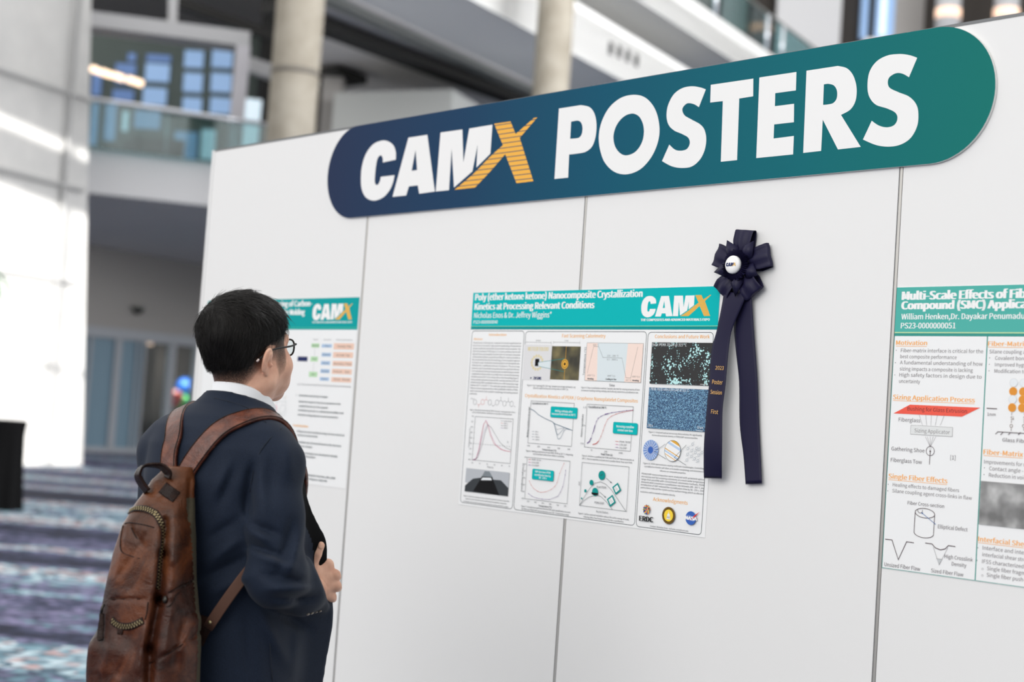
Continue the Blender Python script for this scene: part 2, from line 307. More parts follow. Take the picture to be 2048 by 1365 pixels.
 ('chip_photo','L',[(298.1,200.8),(402.9,188.5)],1.0,'teal2'),
 ('chip_photo','L',[(299.1,211.4),(402.6,224.4)],1.0,'teal2'),
 ('chip_photo','L',[(242.7,144.3),(344.8,145.5)],0.6,'grey'),
 ('chip_photo','L',[(242.3,140.3),(243.1,148.9)],0.6,'grey'),
 ('chip_photo','L',[(344.3,141.0),(345.1,149.2)],0.6,'grey'),
 ('chip_photo','L',[(353.7,143.6),(456.2,144.7)],0.6,'grey'),
 ('chip_photo','L',[(353.3,139.6),(354.1,148.1)],0.6,'grey'),
 ('chip_photo','L',[(455.8,140.3),(456.5,148.3)],0.6,'grey'),
 ('caption_text','T','24 mm',282.6,141.4,19.4,3.8,'grey',0),
 ('caption_text','T','1 mm',396.6,141.0,14.8,3.7,'grey',0),
 ('temperature_chart','P',[(483.9,144.5),(523.9,144.7),(530.0,246.9),(484.2,246.3)],'pink'),
 ('temperature_chart','P',[(523.9,144.7),(634.5,144.9),(629.8,246.5),(530.0,246.9)],'ice'),
 ('temperature_chart','P',[(634.5,144.9),(689.1,145.0),(688.2,247.1),(629.8,246.5)],'pink'),
 ('temperature_chart','L',[(483.9,144.5),(689.1,145.0),(688.2,247.1),(484.2,246.3),(483.9,144.5)],0.7,'ink'),
 ('temperature_chart','L',[(492.1,226.3),(509.8,154.1),(528.7,154.7),(546.9,183.5),(616.4,184.0),(634.9,235.6),(651.9,235.9),(670.5,153.9)],0.7,'ink'),
 ('temperature_chart','T','450 °C',506.8,152.4,22.5,4.1,'grey',0),
 ('temperature_chart','T','220 - 280 °C',561.0,180.8,42.4,4.5,'grey',0),
 ('temperature_chart','T','0.1 - 3000 s',562.6,190.6,38.2,4.5,'grey',0),
 ('temperature_chart','T','1000 °C/s',492.8,234.2,27.9,4.1,'grey',0),
 ('temperature_chart','T','Heating',494.7,243.4,22.6,4.1,'grey',0.03),
 ('temperature_chart','T','1000 °C/s',567.2,233.8,28.8,4.0,'grey',0),
 ('temperature_chart','T','Cooling to Tiso',562.1,243.0,38.2,4.6,'grey',0.03),
 ('temperature_chart','T','60 °C',635.6,243.3,19.4,3.5,'grey',0),
 ('temperature_chart','T','1000 °C/s',656.5,233.8,26.9,4.0,'grey',0),
 ('temperature_chart','T','Heating',658.7,243.7,22.8,4.0,'grey',0.03),
 ('temperature_chart','T','Time',575.8,260.0,20.8,6.6,'grey',0),
 ('temperature_chart','V','Temperature (°C)',475.7,232.6,76.2,6,'grey',0),
 ('molecule_diagram','L',[(41.9,329.4),(49.0,325.3),(49.0,317.1),(41.9,313.0),(34.8,317.1),(34.8,325.3),(41.9,329.4)],0.7,'grey'),
 ('molecule_diagram','L',[(75.8,328.2),(82.9,324.1),(82.9,315.9),(75.8,311.8),(68.7,315.9),(68.7,324.1),(75.8,328.2)],0.7,'rust'),
 ('molecule_diagram','L',[(106.9,327.9),(114.0,323.8),(114.0,315.6),(106.9,311.5),(99.8,315.6),(99.8,323.8),(106.9,327.9)],0.7,'grey'),
 ('molecule_diagram','L',[(138.1,327.3),(145.2,323.2),(145.2,315.0),(138.1,310.9),(131.0,315.0),(131.0,323.2),(138.1,327.3)],0.7,'grey'),
 ('molecule_diagram','L',[(169.9,328.8),(177.0,324.7),(177.0,316.5),(169.9,312.4),(162.8,316.5),(162.8,324.7),(169.9,328.8)],0.7,'grey'),
 ('molecule_diagram','L',[(200.1,329.0),(207.2,324.9),(207.2,316.7),(200.1,312.6),(193.0,316.7),(193.0,324.9),(200.1,329.0)],0.7,'grey'),
 ('molecule_diagram','L',[(21.2,313.6),(27.2,310.1),(32.7,314.1),(37.8,310.5)],0.7,'grey'),
 ('molecule_diagram','L',[(53.0,326.4),(58.4,329.8),(66.4,325.9)],0.7,'rust'),
 ('molecule_diagram','L',[(58.4,329.8),(59.2,337.2)],0.7,'rust'),
 ('molecule_diagram','L',[(84.4,314.1),(91.2,312.0),(98.6,315.0)],0.7,'rust'),
 ('molecule_diagram','L',[(91.2,312.0),(91.0,301.5)],0.7,'rust'),
 ('molecule_diagram','L',[(116.7,326.7),(122.0,330.1),(129.7,325.4)],0.7,'grey'),
 ('molecule_diagram','L',[(147.0,314.6),(154.0,311.9),(161.0,316.0)],0.7,'grey'),
 ('molecule_diagram','L',[(154.0,311.9),(153.0,301.6)],0.7,'grey'),
 ('molecule_diagram','L',[(178.8,317.0),(185.7,313.2),(191.7,317.1)],0.7,'grey'),
 ('molecule_diagram','L',[(185.7,313.2),(185.0,302.4)],0.7,'grey'),
 ('molecule_diagram','L',[(209.4,325.9),(216.9,329.1)],0.7,'grey'),
 ('heating_chart','L',[(48.1,362.9),(211.3,363.0),(211.0,488.8),(46.9,489.3),(48.1,362.9)],0.8,'ink'),
 ('heating_chart','L',[(46.9,488.7),(62.2,487.7),(72.3,461.9),(79.1,419.1),(86.6,384.3),(96.1,371.9),(108.3,385.9),(124.6,416.6),(144.6,439.1),(173.2,451.8),(192.9,454.5),(210.2,455.2)],0.9,'magenta'),
 ('heating_chart','L',[(52.1,488.4),(65.7,483.5),(76.4,451.0),(82.5,413.6),(88.0,381.6),(93.7,375.5),(103.3,383.5),(117.4,411.8),(136.5,437.0),(165.4,451.0),(189.0,454.7),(209.1,455.6)],0.7,'rust'),
 ('heating_chart','L',[(56.1,488.1),(71.5,480.5),(85.8,445.2),(97.3,402.3),(106.6,384.6),(119.9,390.6),(137.5,408.1),(163.5,432.8),(188.1,445.7),(210.6,450.8)],0.8,'ink'),
 ('heating_chart','L',[(48.5,488.6),(63.9,485.0),(75.5,461.7),(83.6,424.1),(93.1,399.8),(103.2,382.2)],0.6,'purple'),
 ('heating_chart','L',[(47.2,441.6),(52.4,441.6)],0.8,'ink'),
 ('heating_chart','L',[(57.7,441.6),(62.9,441.5)],0.8,'ink'),
 ('heating_chart','L',[(68.2,441.6),(73.4,441.5)],0.8,'ink'),
 ('heating_chart','L',[(78.6,441.5),(83.8,441.5)],0.8,'ink'),
 ('heating_chart','L',[(89.0,441.5),(94.2,441.5)],0.8,'ink'),
 ('heating_chart','L',[(99.4,441.5),(104.6,441.5)],0.8,'ink'),
 ('heating_chart','L',[(109.8,441.5),(114.9,441.5)],0.8,'ink'),
 ('heating_chart','L',[(120.1,441.5),(125.2,441.4)],0.8,'ink'),
 ('heating_chart','L',[(130.3,441.4),(135.4,441.4)],0.8,'ink'),
 ('heating_chart','L',[(140.5,441.4),(145.6,441.4)],0.8,'ink'),
 ('heating_chart','L',[(150.7,441.4),(155.8,441.4)],0.8,'ink'),
 ('heating_chart','L',[(160.9,441.4),(166.0,441.4)],0.8,'ink'),
 ('heating_chart','L',[(171.0,441.4),(176.1,441.3)],0.8,'ink'),
 ('heating_chart','L',[(181.1,441.4),(186.1,441.3)],0.8,'ink'),
 ('heating_chart','L',[(191.1,441.3),(196.2,441.3)],0.8,'ink'),
 ('heating_chart','L',[(201.2,441.3),(206.1,441.3)],0.8,'ink'),
 ('heating_chart','L',[(48.1,362.9),(51.4,363.0)],0.6,'ink'),
 ('heating_chart','L',[(48.0,378.7),(51.3,378.8)],0.6,'ink'),
 ('heating_chart','L',[(47.9,394.4),(51.2,394.5)],0.6,'ink'),
 ('heating_chart','L',[(47.8,410.1),(51.0,410.2)],0.6,'ink'),
 ('heating_chart','L',[(47.7,425.9),(50.9,425.9)],0.6,'ink'),
 ('heating_chart','L',[(47.6,441.6),(50.8,441.7)],0.6,'ink'),
 ('heating_chart','L',[(47.4,457.3),(50.7,457.4)],0.6,'ink'),
 ('heating_chart','L',[(47.3,473.0),(50.6,473.1)],0.6,'ink'),
 ('heating_chart','L',[(47.2,488.7),(50.5,488.8)],0.6,'ink'),
 ('heating_chart','T','400',32.0,364.4,9.8,3.7,'grey',0),
 ('heating_chart','T','350',31.9,380.2,9.8,3.7,'grey',0),
 ('heating_chart','T','300',31.8,396.0,9.8,3.7,'grey',0),
 ('heating_chart','T','250',31.7,411.8,9.8,3.8,'grey',0),
 ('heating_chart','T','200',31.6,427.5,9.8,3.7,'grey',0),
 ('heating_chart','T','150',31.5,443.3,9.7,3.7,'grey',0),
 ('heating_chart','T','100',31.4,459.1,9.7,3.8,'grey',0),
 ('heating_chart','T','50',31.2,474.8,9.8,3.7,'grey',0),
 ('heating_chart','T','0',31.1,490.6,9.8,3.8,'grey',0),
 ('heating_chart','T','0',46.4,499.2,6.1,3.9,'grey',0),
 ('heating_chart','T','20',79.1,499.1,6.0,3.9,'grey',0),
 ('heating_chart','T','40',111.4,499.1,5.9,4.0,'grey',0),
 ('heating_chart','T','60',143.3,498.9,5.9,4.0,'grey',0),
 ('heating_chart','T','80',174.9,498.9,5.9,3.9,'grey',0),
 ('heating_chart','T','100',206.2,498.8,5.8,3.9,'grey',0),
 ('heating_chart','T','Time (s)',115.0,507.2,26.9,4.7,'grey',0),
 ('heating_chart','V','Temperature (°C)',26.1,454.0,56.2,5,'grey',0),
 ('heating_chart','L',[(160.2,370.3),(169.6,370.4)],0.7,'ink'),
 ('heating_chart','T','Control Panel',172.8,371.9,33.3,3.4,'grey',0),
 ('heating_chart','L',[(160.9,377.0),(170.3,377.1)],0.7,'rust'),
 ('heating_chart','T','GEN 1',173.5,378.8,16.4,3.4,'grey',0),
 ('heating_chart','L',[(161.6,383.8),(171.0,383.9)],0.7,'ink'),
 ('heating_chart','T','GEN 2',174.2,385.3,16.3,3.4,'grey',0),
 ('heating_chart','L',[(162.3,390.6),(171.7,390.6)],0.7,'purple'),
 ('heating_chart','T','GEN 3',174.8,391.7,16.4,3.3,'grey',0),
 ('heating_chart','T','Tc',192.5,431.8,6.5,4.7,'grey',0),
 ('weld_photo','P',[(25.1,514.2),(212.0,514.6),(210.9,556.7),(23.9,555.6)],'mist'),
 ('weld_photo','P',[(24.9,564.9),(57.9,542.9),(99.4,536.6),(151.0,539.3),(178.2,538.6),(211.1,558.0),(211.1,581.2),(24.3,582.2)],'char2'),
 ('weld_photo','P',[(61.7,578.7),(97.1,533.7),(105.5,519.1),(124.6,519.0),(140.6,533.6),(175.7,581.8)],'black'),
 ('weld_photo','P',[(95.1,533.8),(107.4,517.6),(127.2,517.5),(141.7,532.2)],'mist2'),
 ('weld_photo','P',[(89.5,544.8),(97.3,535.5),(135.5,533.4),(141.4,541.4)],'pale'),
 ('weld_photo','P',[(95.1,533.8),(141.7,532.2),(145.3,541.1),(140.3,541.4),(134.9,534.8),(99.4,536.6),(91.5,545.1),(88.3,544.9)],'black'),
 ('melting_chart','L',[(280.0,308.9),(451.0,309.6),(450.7,426.3),(278.2,426.8),(280.0,308.9)],0.8,'ink'),
 ('melting_chart','L',[(280.0,331.4),(294.6,335.9),(314.2,346.6),(344.5,356.7),(370.5,363.1),(380.1,368.1),(418.4,376.3),(450.8,382.9)],1.5,'steel'),
 ('melting_chart','L',[(376.3,366.6),(385.0,382.5),(394.9,399.0),(407.1,388.9),(418.6,378.8)],0.8,'steel'),
 ('melting_chart','L',[(377.5,367.3),(387.5,389.9),(396.5,408.2),(401.3,409.7),(408.5,403.8),(417.5,385.8),(427.6,379.8),(449.0,382.5)],0.9,'steel'),
 ('melting_chart','L',[(380.1,368.9),(389.8,383.5),(401.0,381.2),(418.5,377.8)],0.6,'steel'),
 ('melting_chart','T','Crystallized at 240 °C',284.6,317.5,65.2,4.6,'ink',0.01),
 ('melting_chart','L',[(292.1,393.8),(301.8,393.8)],0.7,'steel'),
 ('melting_chart','T','10 s',305.6,395.5,11.5,3.6,'grey',0),
 ('melting_chart','L',[(292.8,401.2),(302.5,401.2)],0.7,'steel'),
 ('melting_chart','T','60 s',306.3,402.8,11.5,3.5,'grey',0),
 ('melting_chart','L',[(293.5,408.5),(303.2,408.5)],0.7,'steel'),
 ('melting_chart','T','180 s',307.1,410.1,16.2,3.6,'grey',0),
 ('melting_chart','L',[(294.3,415.9),(303.9,415.9)],0.7,'steel'),
 ('melting_chart','T','3600 s',307.8,417.4,16.2,3.5,'grey',0),
 ('melting_chart','T','180',276.5,436.1,10.8,4.1,'grey',0),
 ('melting_chart','T','220',317.4,436.2,10.7,4.1,'grey',0),
 ('melting_chart','T','260',357.7,436.4,10.5,4.0,'grey',0),
 ('melting_chart','T','300',397.4,436.5,10.3,4.0,'grey',0),
 ('melting_chart','T','340',436.5,436.6,10.2,4.0,'grey',0),
 ('melting_chart','T','Temperature (°C)',337.2,443.5,56.2,4.5,'grey',0.01),
 ('melting_chart','V','Melting Endotherm (Exo Up)',272.1,410.7,84.1,5,'grey',0.01),
 ('callout','RR',361.1,321.1,465.4,351.2,4,0.6,'teal2','teal'),
 ('callout','T','Melting enthalpy after',379.5,335.4,67.5,5.5,'white',0.008),
 ('callout','T','increased hold times at 240 °C',366.9,343.9,92.5,5.5,'white',0.008),
 ('crystallinity_chart','L',[(499.9,309.9),(668.4,310.4),(667.9,426.2),(500.1,424.9),(499.9,309.9)],0.8,'ink'),
 ('crystallinity_chart','L',[(510.3,414.3),(517.8,409.6),(522.9,400.8),(527.6,386.4),(533.8,367.6),(538.5,354.7),(544.4,345.9),(554.8,339.8),(571.8,333.4),(592.8,328.8),(619.3,324.9),(645.6,321.1),(667.3,319.1)],0.9,'purple'),
 ('crystallinity_chart','L',[(531.1,416.5),(541.9,413.9),(551.1,406.3),(558.9,393.2),(565.3,377.4),(570.6,363.0),(578.9,347.2),(591.7,338.2),(608.4,331.8),(630.8,326.1),(667.3,319.6)],0.8,'rust'),
 ('crystallinity_chart','D',510.3,414.3,1.3,'purple',0),
 ('crystallinity_chart','D',517.8,409.6,1.3,'purple',0),
 ('crystallinity_chart','D',522.9,400.8,1.3,'purple',0),
 ('crystallinity_chart','D',527.6,386.4,1.3,'purple',0),
 ('crystallinity_chart','D',533.8,367.6,1.3,'purple',0),
 ('crystallinity_chart','D',538.5,354.7,1.3,'purple',0),
 ('crystallinity_chart','D',544.4,345.9,1.3,'purple',0),
 ('crystallinity_chart','D',554.8,339.8,1.3,'purple',0),
 ('crystallinity_chart','D',571.8,333.4,1.3,'purple',0),
 ('crystallinity_chart','D',592.8,328.8,1.3,'purple',0),
 ('crystallinity_chart','D',619.3,324.9,1.3,'purple',0),
 ('crystallinity_chart','D',645.6,321.1,1.3,'purple',0),
 ('crystallinity_chart','D',667.3,319.1,1.3,'purple',0),
 ('crystallinity_chart','D',531.1,416.5,1.1,'rust',0),
 ('crystallinity_chart','D',541.9,413.9,1.1,'rust',0),
 ('crystallinity_chart','D',551.1,406.3,1.1,'rust',0),
 ('crystallinity_chart','D',558.9,393.2,1.1,'rust',0),
 ('crystallinity_chart','D',565.3,377.4,1.1,'rust',0),
 ('crystallinity_chart','D',570.6,363.0,1.1,'rust',0),
 ('crystallinity_chart','D',578.9,347.2,1.1,'rust',0),
 ('crystallinity_chart','D',591.7,338.2,1.1,'rust',0),
 ('crystallinity_chart','D',608.4,331.8,1.1,'rust',0),
 ('crystallinity_chart','D',630.8,326.1,1.1,'rust',0),
 ('crystallinity_chart','D',667.3,319.6,1.1,'rust',0),
 ('crystallinity_chart','L',[(511.0,413.7),(517.7,408.8),(522.8,399.4)],2.0,'purple'),
 ('crystallinity_chart','L',[(529.3,383.5),(534.7,364.8)],2.0,'purple'),
 ('crystallinity_chart','L',[(532.2,415.9),(543.8,412.9),(551.1,406.3)],1.8,'rust'),
 ('crystallinity_chart','L',[(568.0,334.4),(580.6,331.6)],2.2,'purple'),
 ('crystallinity_chart','T','Crystallized at 240 °C',506.4,319.2,66.1,5.2,'ink',0.01),
 ('crystallinity_chart','L',[(611.7,403.2),(625.4,403.2)],0.7,'rust'),
 ('crystallinity_chart','D',618.5,403.1,1.2,'rust',0),
 ('crystallinity_chart','T','PEKK 70/30',627.9,405.4,37.5,4.7,'grey',0),
 ('crystallinity_chart','L',[(612.4,411.2),(626.1,411.3)],0.7,'magenta'),
 ('crystallinity_chart','D',619.3,411.1,1.2,'magenta',0),
 ('crystallinity_chart','T','0.5% GNP',628.6,413.7,25.1,4.7,'grey',0),
 ('crystallinity_chart','L',[(613.1,419.3),(626.8,419.3)],0.7,'purple'),
 ('crystallinity_chart','D',620.0,419.1,1.2,'purple',0),
 ('crystallinity_chart','T','1% GNP',629.3,421.8,25.1,4.8,'grey',0),
 ('crystallinity_chart','T','1.0',486.5,320.8,10.4,4.3,'grey',0),
 ('crystallinity_chart','T','0.5',486.9,369.4,10.5,4.3,'grey',0),
 ('crystallinity_chart','T','0.0',485.8,418.0,10.4,4.3,'grey',0),
 ('crystallinity_chart','T','10',525.1,433.6,5.6,4.5,'grey',0),
 ('crystallinity_chart','T','100',575.1,434.6,10.8,4.5,'grey',0),
 ('crystallinity_chart','T','1000',627.1,434.8,14.4,4.4,'grey',0),
 ('crystallinity_chart','T','Hold Time (s)',564.1,442.3,40.7,5.1,'grey',0.01),
 ('crystallinity_chart','V','Relative Crystallinity',484.0,398.1,61.0,4.5,'grey',0.01),
 ('callout','RR',601.4,352.6,688.5,382.9,4,0.6,'teal2','teal'),
 ('callout','T','Increasing crystalline',613.5,366.4,62.3,6.2,'white',0.008),
 ('callout','T','content over time',618.1,376.1,54.1,6.1,'white',0.008),
 ('half_time_chart','L',[(280.6,466.5),(449.9,466.4),(449.1,581.5),(281.6,581.6),(280.6,466.5)],0.8,'ink'),
 ('half_time_chart','L',[(296.0,531.6),(303.7,541.7),(315.0,551.0),(331.0,557.2),(344.0,559.2),(363.8,556.1),(384.7,547.9),(398.1,538.1),(405.9,526.2),(412.5,502.1),(427.6,473.6)],0.6,'rust'),
 ('half_time_chart','L',[(295.7,566.5),(310.5,572.9),(329.2,576.3),(351.2,577.0),(380.1,575.8),(411.3,564.4),(420.9,552.4),(428.3,536.9),(434.7,504.2),(435.7,492.2)],0.7,'purple'),
 ('half_time_chart','D',296.0,531.6,1.0,'rust',0),
 ('half_time_chart','D',303.7,541.7,1.0,'rust',0),
 ('half_time_chart','D',315.0,551.0,1.0,'rust',0),
 ('half_time_chart','D',331.0,557.2,1.0,'rust',0),
 ('half_time_chart','D',344.0,559.2,1.0,'rust',0),
 ('half_time_chart','D',363.8,556.1,1.0,'rust',0),
 ('half_time_chart','D',384.7,547.9,1.0,'rust',0),
 ('half_time_chart','D',398.1,538.1,1.0,'rust',0),
 ('half_time_chart','D',405.9,526.2,1.0,'rust',0),
 ('half_time_chart','D',412.5,502.1,1.0,'rust',0),
 ('half_time_chart','D',427.6,473.6,1.0,'rust',0),
 ('half_time_chart','D',295.7,566.5,1.1,'purple',0),
 ('half_time_chart','D',310.5,572.9,1.1,'purple',0),
 ('half_time_chart','D',329.2,576.3,1.1,'purple',0),
 ('half_time_chart','D',351.2,577.0,1.1,'purple',0),
 ('half_time_chart','D',380.1,575.8,1.1,'purple',0),
 ('half_time_chart','D',411.3,564.4,1.1,'purple',0),
 ('half_time_chart','D',420.9,552.4,1.1,'purple',0),
 ('half_time_chart','D',428.3,536.9,1.1,'purple',0),
 ('half_time_chart','D',434.7,504.2,1.1,'purple',0),
 ('half_time_chart','D',435.7,492.2,1.1,'purple',0),
 ('half_time_chart','L',[(284.9,471.8),(297.5,471.7)],0.7,'rust'),
 ('half_time_chart','D',291.2,471.7,1.2,'rust',0),
 ('half_time_chart','T','PEKK 70/30',300.0,473.7,35.7,4.4,'grey',0),
 ('half_time_chart','L',[(285.7,479.7),(298.3,479.6)],0.7,'magenta'),
 ('half_time_chart','D',292.0,479.5,1.2,'magenta',0),
 ('half_time_chart','T','0.5% GNP',300.7,481.6,28.5,4.4,'grey',0),
 ('half_time_chart','L',[(286.4,487.5),(299.1,487.4)],0.7,'purple'),
 ('half_time_chart','D',292.8,487.3,1.2,'purple',0),
 ('half_time_chart','T','1% GNP',301.5,489.1,28.4,4.3,'grey',0),
 ('half_time_chart','T','300',269.6,468.6,9.0,3.8,'grey',0),
 ('half_time_chart','T','250',269.6,487.9,9.0,3.8,'grey',0),
 ('half_time_chart','T','200',269.7,507.0,9.0,3.9,'grey',0),
 ('half_time_chart','T','150',269.7,526.2,9.0,3.8,'grey',0),
 ('half_time_chart','T','100',269.7,545.3,9.0,3.8,'grey',0),
 ('half_time_chart','T','50',269.8,564.4,8.9,3.8,'grey',0),
 ('half_time_chart','T','0',269.8,583.5,9.0,3.9,'grey',0),
 ('half_time_chart','T','220',291.0,589.7,9.3,4.0,'grey',0),
 ('half_time_chart','T','240',321.0,589.8,9.2,4.1,'grey',0),
 ('half_time_chart','T','260',350.7,589.8,9.1,4.0,'grey',0),
 ('half_time_chart','T','280',380.1,589.8,9.0,4.0,'grey',0),
 ('half_time_chart','T','300',409.1,589.9,8.9,3.9,'grey',0),
 ('half_time_chart','T','320',437.9,590.0,8.8,4.0,'grey',0),
 ('half_time_chart','T','Temperature (°C)',339.4,598.0,51.9,4.5,'grey',0.01),
 ('half_time_chart','V','Crystallization Half-time (s)',263.9,562.7,77.9,4.5,'grey',0.01),
 ('callout','RR',305.5,496.4,390.8,525.4,4,0.6,'teal2','teal'),
 ('callout','T','GNP decreases PEKK',316.9,506.0,61.8,5.5,'white',0.008),
 ('callout','T','crystallization time by',315.2,514.9,64.4,5.6,'white',0.008),
 ('callout','T','30 - 150 s',333.1,522.0,31.0,5.5,'white',0.008),
 ('nucleation_diagram','L',[(496.3,466.4),(667.7,466.7),(668.3,581.9),(496.9,581.5),(496.3,466.4)],0.8,'ink'),
 ('nucleation_diagram','L',[(496.9,581.5),(515.2,554.4),(532.9,531.7),(549.4,517.8),(568.5,512.9),(588.3,517.5),(610.7,531.1),(635.7,554.0),(666.4,581.6)],0.9,'ink'),
 ('nucleation_diagram','L',[(496.9,581.5),(512.4,567.4),(531.2,555.9),(554.2,549.1),(573.9,551.4),(594.3,563.1),(617.9,581.3)],0.9,'ink'),
 ('nucleation_diagram','D',503.5,562.4,2.6,'teal3',0),
 ('nucleation_diagram','D',515.5,541.1,4.3,'teal3',0),
 ('nucleation_diagram','D',536.0,517.4,7.2,'teal3',0),
 ('nucleation_diagram','D',572.4,495.5,12.2,'teal3',0),
 ('nucleation_diagram','D',551.5,540.9,11,'teal3',0),
 ('nucleation_diagram','P',[(537.9,543.2),(563.4,543.3),(562.7,547.6),(552.3,550.4),(540.3,548.1)],'black'),
 ('nucleation_diagram','P',[(612.85,523.75),(631.55,510.15),(645.15,528.8499999999999),(626.45,542.4499999999999)],'teal3'),
 ('nucleation_diagram','P',[(618.55,524.65),(630.65,515.8499999999999),(639.45,527.9499999999999),(627.35,536.75)],'white'),
 ('nucleation_diagram','L',[(623.4,522.9),(635.3,528.5)],0.7,'grey'),
 ('nucleation_diagram','L',[(622.2,526.3),(633.3,531.5)],0.7,'grey'),
 ('nucleation_diagram','P',[(596.35,556.75),(615.05,543.15),(628.65,561.8499999999999),(609.95,575.4499999999999)],'teal3'),
 ('nucleation_diagram','P',[(602.05,557.65),(614.15,548.8499999999999),(622.95,560.9499999999999),(610.85,569.75)],'white'),
 ('nucleation_diagram','L',[(606.8,555.9),(618.8,561.5)],0.7,'grey'),
 ('nucleation_diagram','L',[(605.6,559.3),(616.8,564.5)],0.7,'grey'),
 ('nucleation_diagram','L',[(588.8,501.6),(609.1,512.3)],1,'ink'),
 ('nucleation_diagram','L',[(569.0,540.1),(591.4,552.2)],1,'ink'),
 ('nucleation_diagram','P',[(609.9,513.4),(603.7,512.2),(607.2,509.1)],'ink'),
 ('nucleation_diagram','P',[(592.7,552.9),(586.4,552.0),(590.0,549.0)],'ink'),
 ('nucleation_diagram','T','r*',569.1,498.0,7.0,5.0,'ink',0.01),
 ('nucleation_diagram','T','Neat PEKK',556.4,529.5,35.7,5.7,'grey',0),
 ('nucleation_diagram','T','PEKK/GNP',552.3,571.3,35.0,5.6,'grey',0),
 ('nucleation_diagram','T','Nuclei Radius',561.0,594.0,43.0,5.0,'grey',0),
 ('nucleation_diagram','V','ΔG',488.0,528.2,10.0,5,'grey',0),
 ('micrograph','I',720.6,141.8,947.1,248.2,'micro_flakes'),
 ('micrograph','I',720.6,258.1,947.1,362.9,'micro_grains'),
 ('micrograph','T','Neat PEKK 70/30 at 315 °C',722.8,151.2,115.1,6.9,'pale',0),
 ('micrograph','T','PEKK 70/30 with 0.5% GNP at 315 °C',727.3,265.4,127.6,6.4,'pale',0),
 ('micrograph','T','20 x',724.1,359.0,17.6,6.0,'white',0),
 ('micrograph','L',[(886.4,360.9),(908.3,360.6)],1,'white'),
 ('micrograph','T','50 µm',889.4,355.9,18.5,5.8,'white',0),
 ('micrograph','L',[(889.7,245.5),(913.6,245.7)],1,'white'),
 ('crystal_scheme','D',739.2,418.5,26,'peri',0),
 ('crystal_scheme','L',[(745.2,418.5),(763.2,418.5)],1.0,'pale'),
 ('crystal_scheme','L',[(746.2,419.8),(764.0,423.1)],1.0,'blue'),
 ('crystal_scheme','L',[(747.0,421.4),(762.1,427.0)],1.0,'pale'),
 ('crystal_scheme','L',[(747.5,423.1),(761.6,430.9)],1.0,'blue'),
 ('crystal_scheme','L',[(744.5,422.4),(759.1,433.3)],1.0,'pale'),
 ('crystal_scheme','L',[(744.7,423.9),(756.5,435.2)],1.0,'blue'),
 ('crystal_scheme','L',[(744.7,425.5),(754.7,438.3)],1.0,'pale'),
 ('crystal_scheme','L',[(742.1,423.7),(751.1,439.8)],1.0,'blue'),
 ('crystal_scheme','L',[(741.5,425.2),(747.6,442.7)],1.0,'pale'),
 ('crystal_scheme','L',[(740.4,426.7),(742.9,443.0)],1.0,'blue'),
 ('crystal_scheme','L',[(738.9,427.9),(738.5,442.5)],1.0,'pale'),
 ('crystal_scheme','L',[(737.9,424.9),(734.3,443.2)],1.0,'blue'),
 ('crystal_scheme','L',[(736.6,425.8),(731.0,441.5)],1.0,'pale'),
 ('crystal_scheme','L',[(735.1,426.4),(727.5,441.3)],1.0,'blue'),
 ('crystal_scheme','L',[(735.8,423.4),(725.1,438.9)],1.0,'pale'),
 ('crystal_scheme','L',[(734.3,423.7),(722.9,436.1)],1.0,'blue'),
 ('crystal_scheme','L',[(732.7,423.6),(719.4,434.0)],1.0,'pale'),
 ('crystal_scheme','L',[(730.9,422.9),(717.6,429.9)],1.0,'blue'),
 ('crystal_scheme','L',[(732.9,420.4),(714.8,426.1)],1.0,'pale'),
 ('crystal_scheme','L',[(731.5,419.4),(714.6,421.5)],1.0,'blue'),
 ('crystal_scheme','L',[(730.3,418.2),(715.2,417.6)],1.0,'pale'),
 ('crystal_scheme','L',[(733.3,417.4),(714.4,414.0)],1.0,'blue'),
 ('crystal_scheme','L',[(732.4,416.3),(716.0,411.0)],1.0,'pale'),
 ('crystal_scheme','L',[(731.7,414.9),(716.1,407.5)],1.0,'blue'),
 ('crystal_scheme','L',[(731.4,413.3),(718.6,404.7)],1.0,'pale'),
 ('crystal_scheme','L',[(734.4,414.0),(721.7,402.1)],1.0,'blue'),
 ('crystal_scheme','L',[(734.6,412.3),(724.2,398.2)],1.0,'pale'),
 ('crystal_scheme','L',[(735.3,410.5),(728.5,396.5)],1.0,'blue'),
 ('crystal_scheme','L',[(737.6,412.7),(732.2,393.9)],1.0,'pale'),
 ('crystal_scheme','L',[(738.3,411.4),(736.2,393.9)],1.0,'blue'),
 ('crystal_scheme','L',[(739.4,410.2),(739.6,394.5)],1.0,'pale'),
 ('crystal_scheme','L',[(740.6,409.2),(742.9,393.6)],1.0,'blue'),
 ('crystal_scheme','L',[(741.0,412.2),(746.0,395.1)],1.0,'pale'),
 ('crystal_scheme','L',[(742.4,411.5),(749.9,395.2)],1.0,'blue'),
 ('crystal_scheme','L',[(744.2,411.2),(753.2,398.0)],1.0,'pale'),
 ('crystal_scheme','L',[(743.4,414.2),(756.1,401.5)],1.0,'blue'),
 ('crystal_scheme','L',[(745.1,414.4),(759.9,404.2)],1.0,'pale'),
 ('crystal_scheme','L',[(746.7,415.0),(761.4,408.3)],1.0,'blue'),
 ('crystal_scheme','L',[(748.3,415.9),(763.8,411.4)],1.0,'pale'),
 ('crystal_scheme','L',[(745.7,417.6),(763.7,414.9)],1.0,'blue'),
 ('crystal_scheme','D',739.2,418.5,9,'blue',0),
 ('crystal_scheme','D',813.3,416.3,27,'white',0),
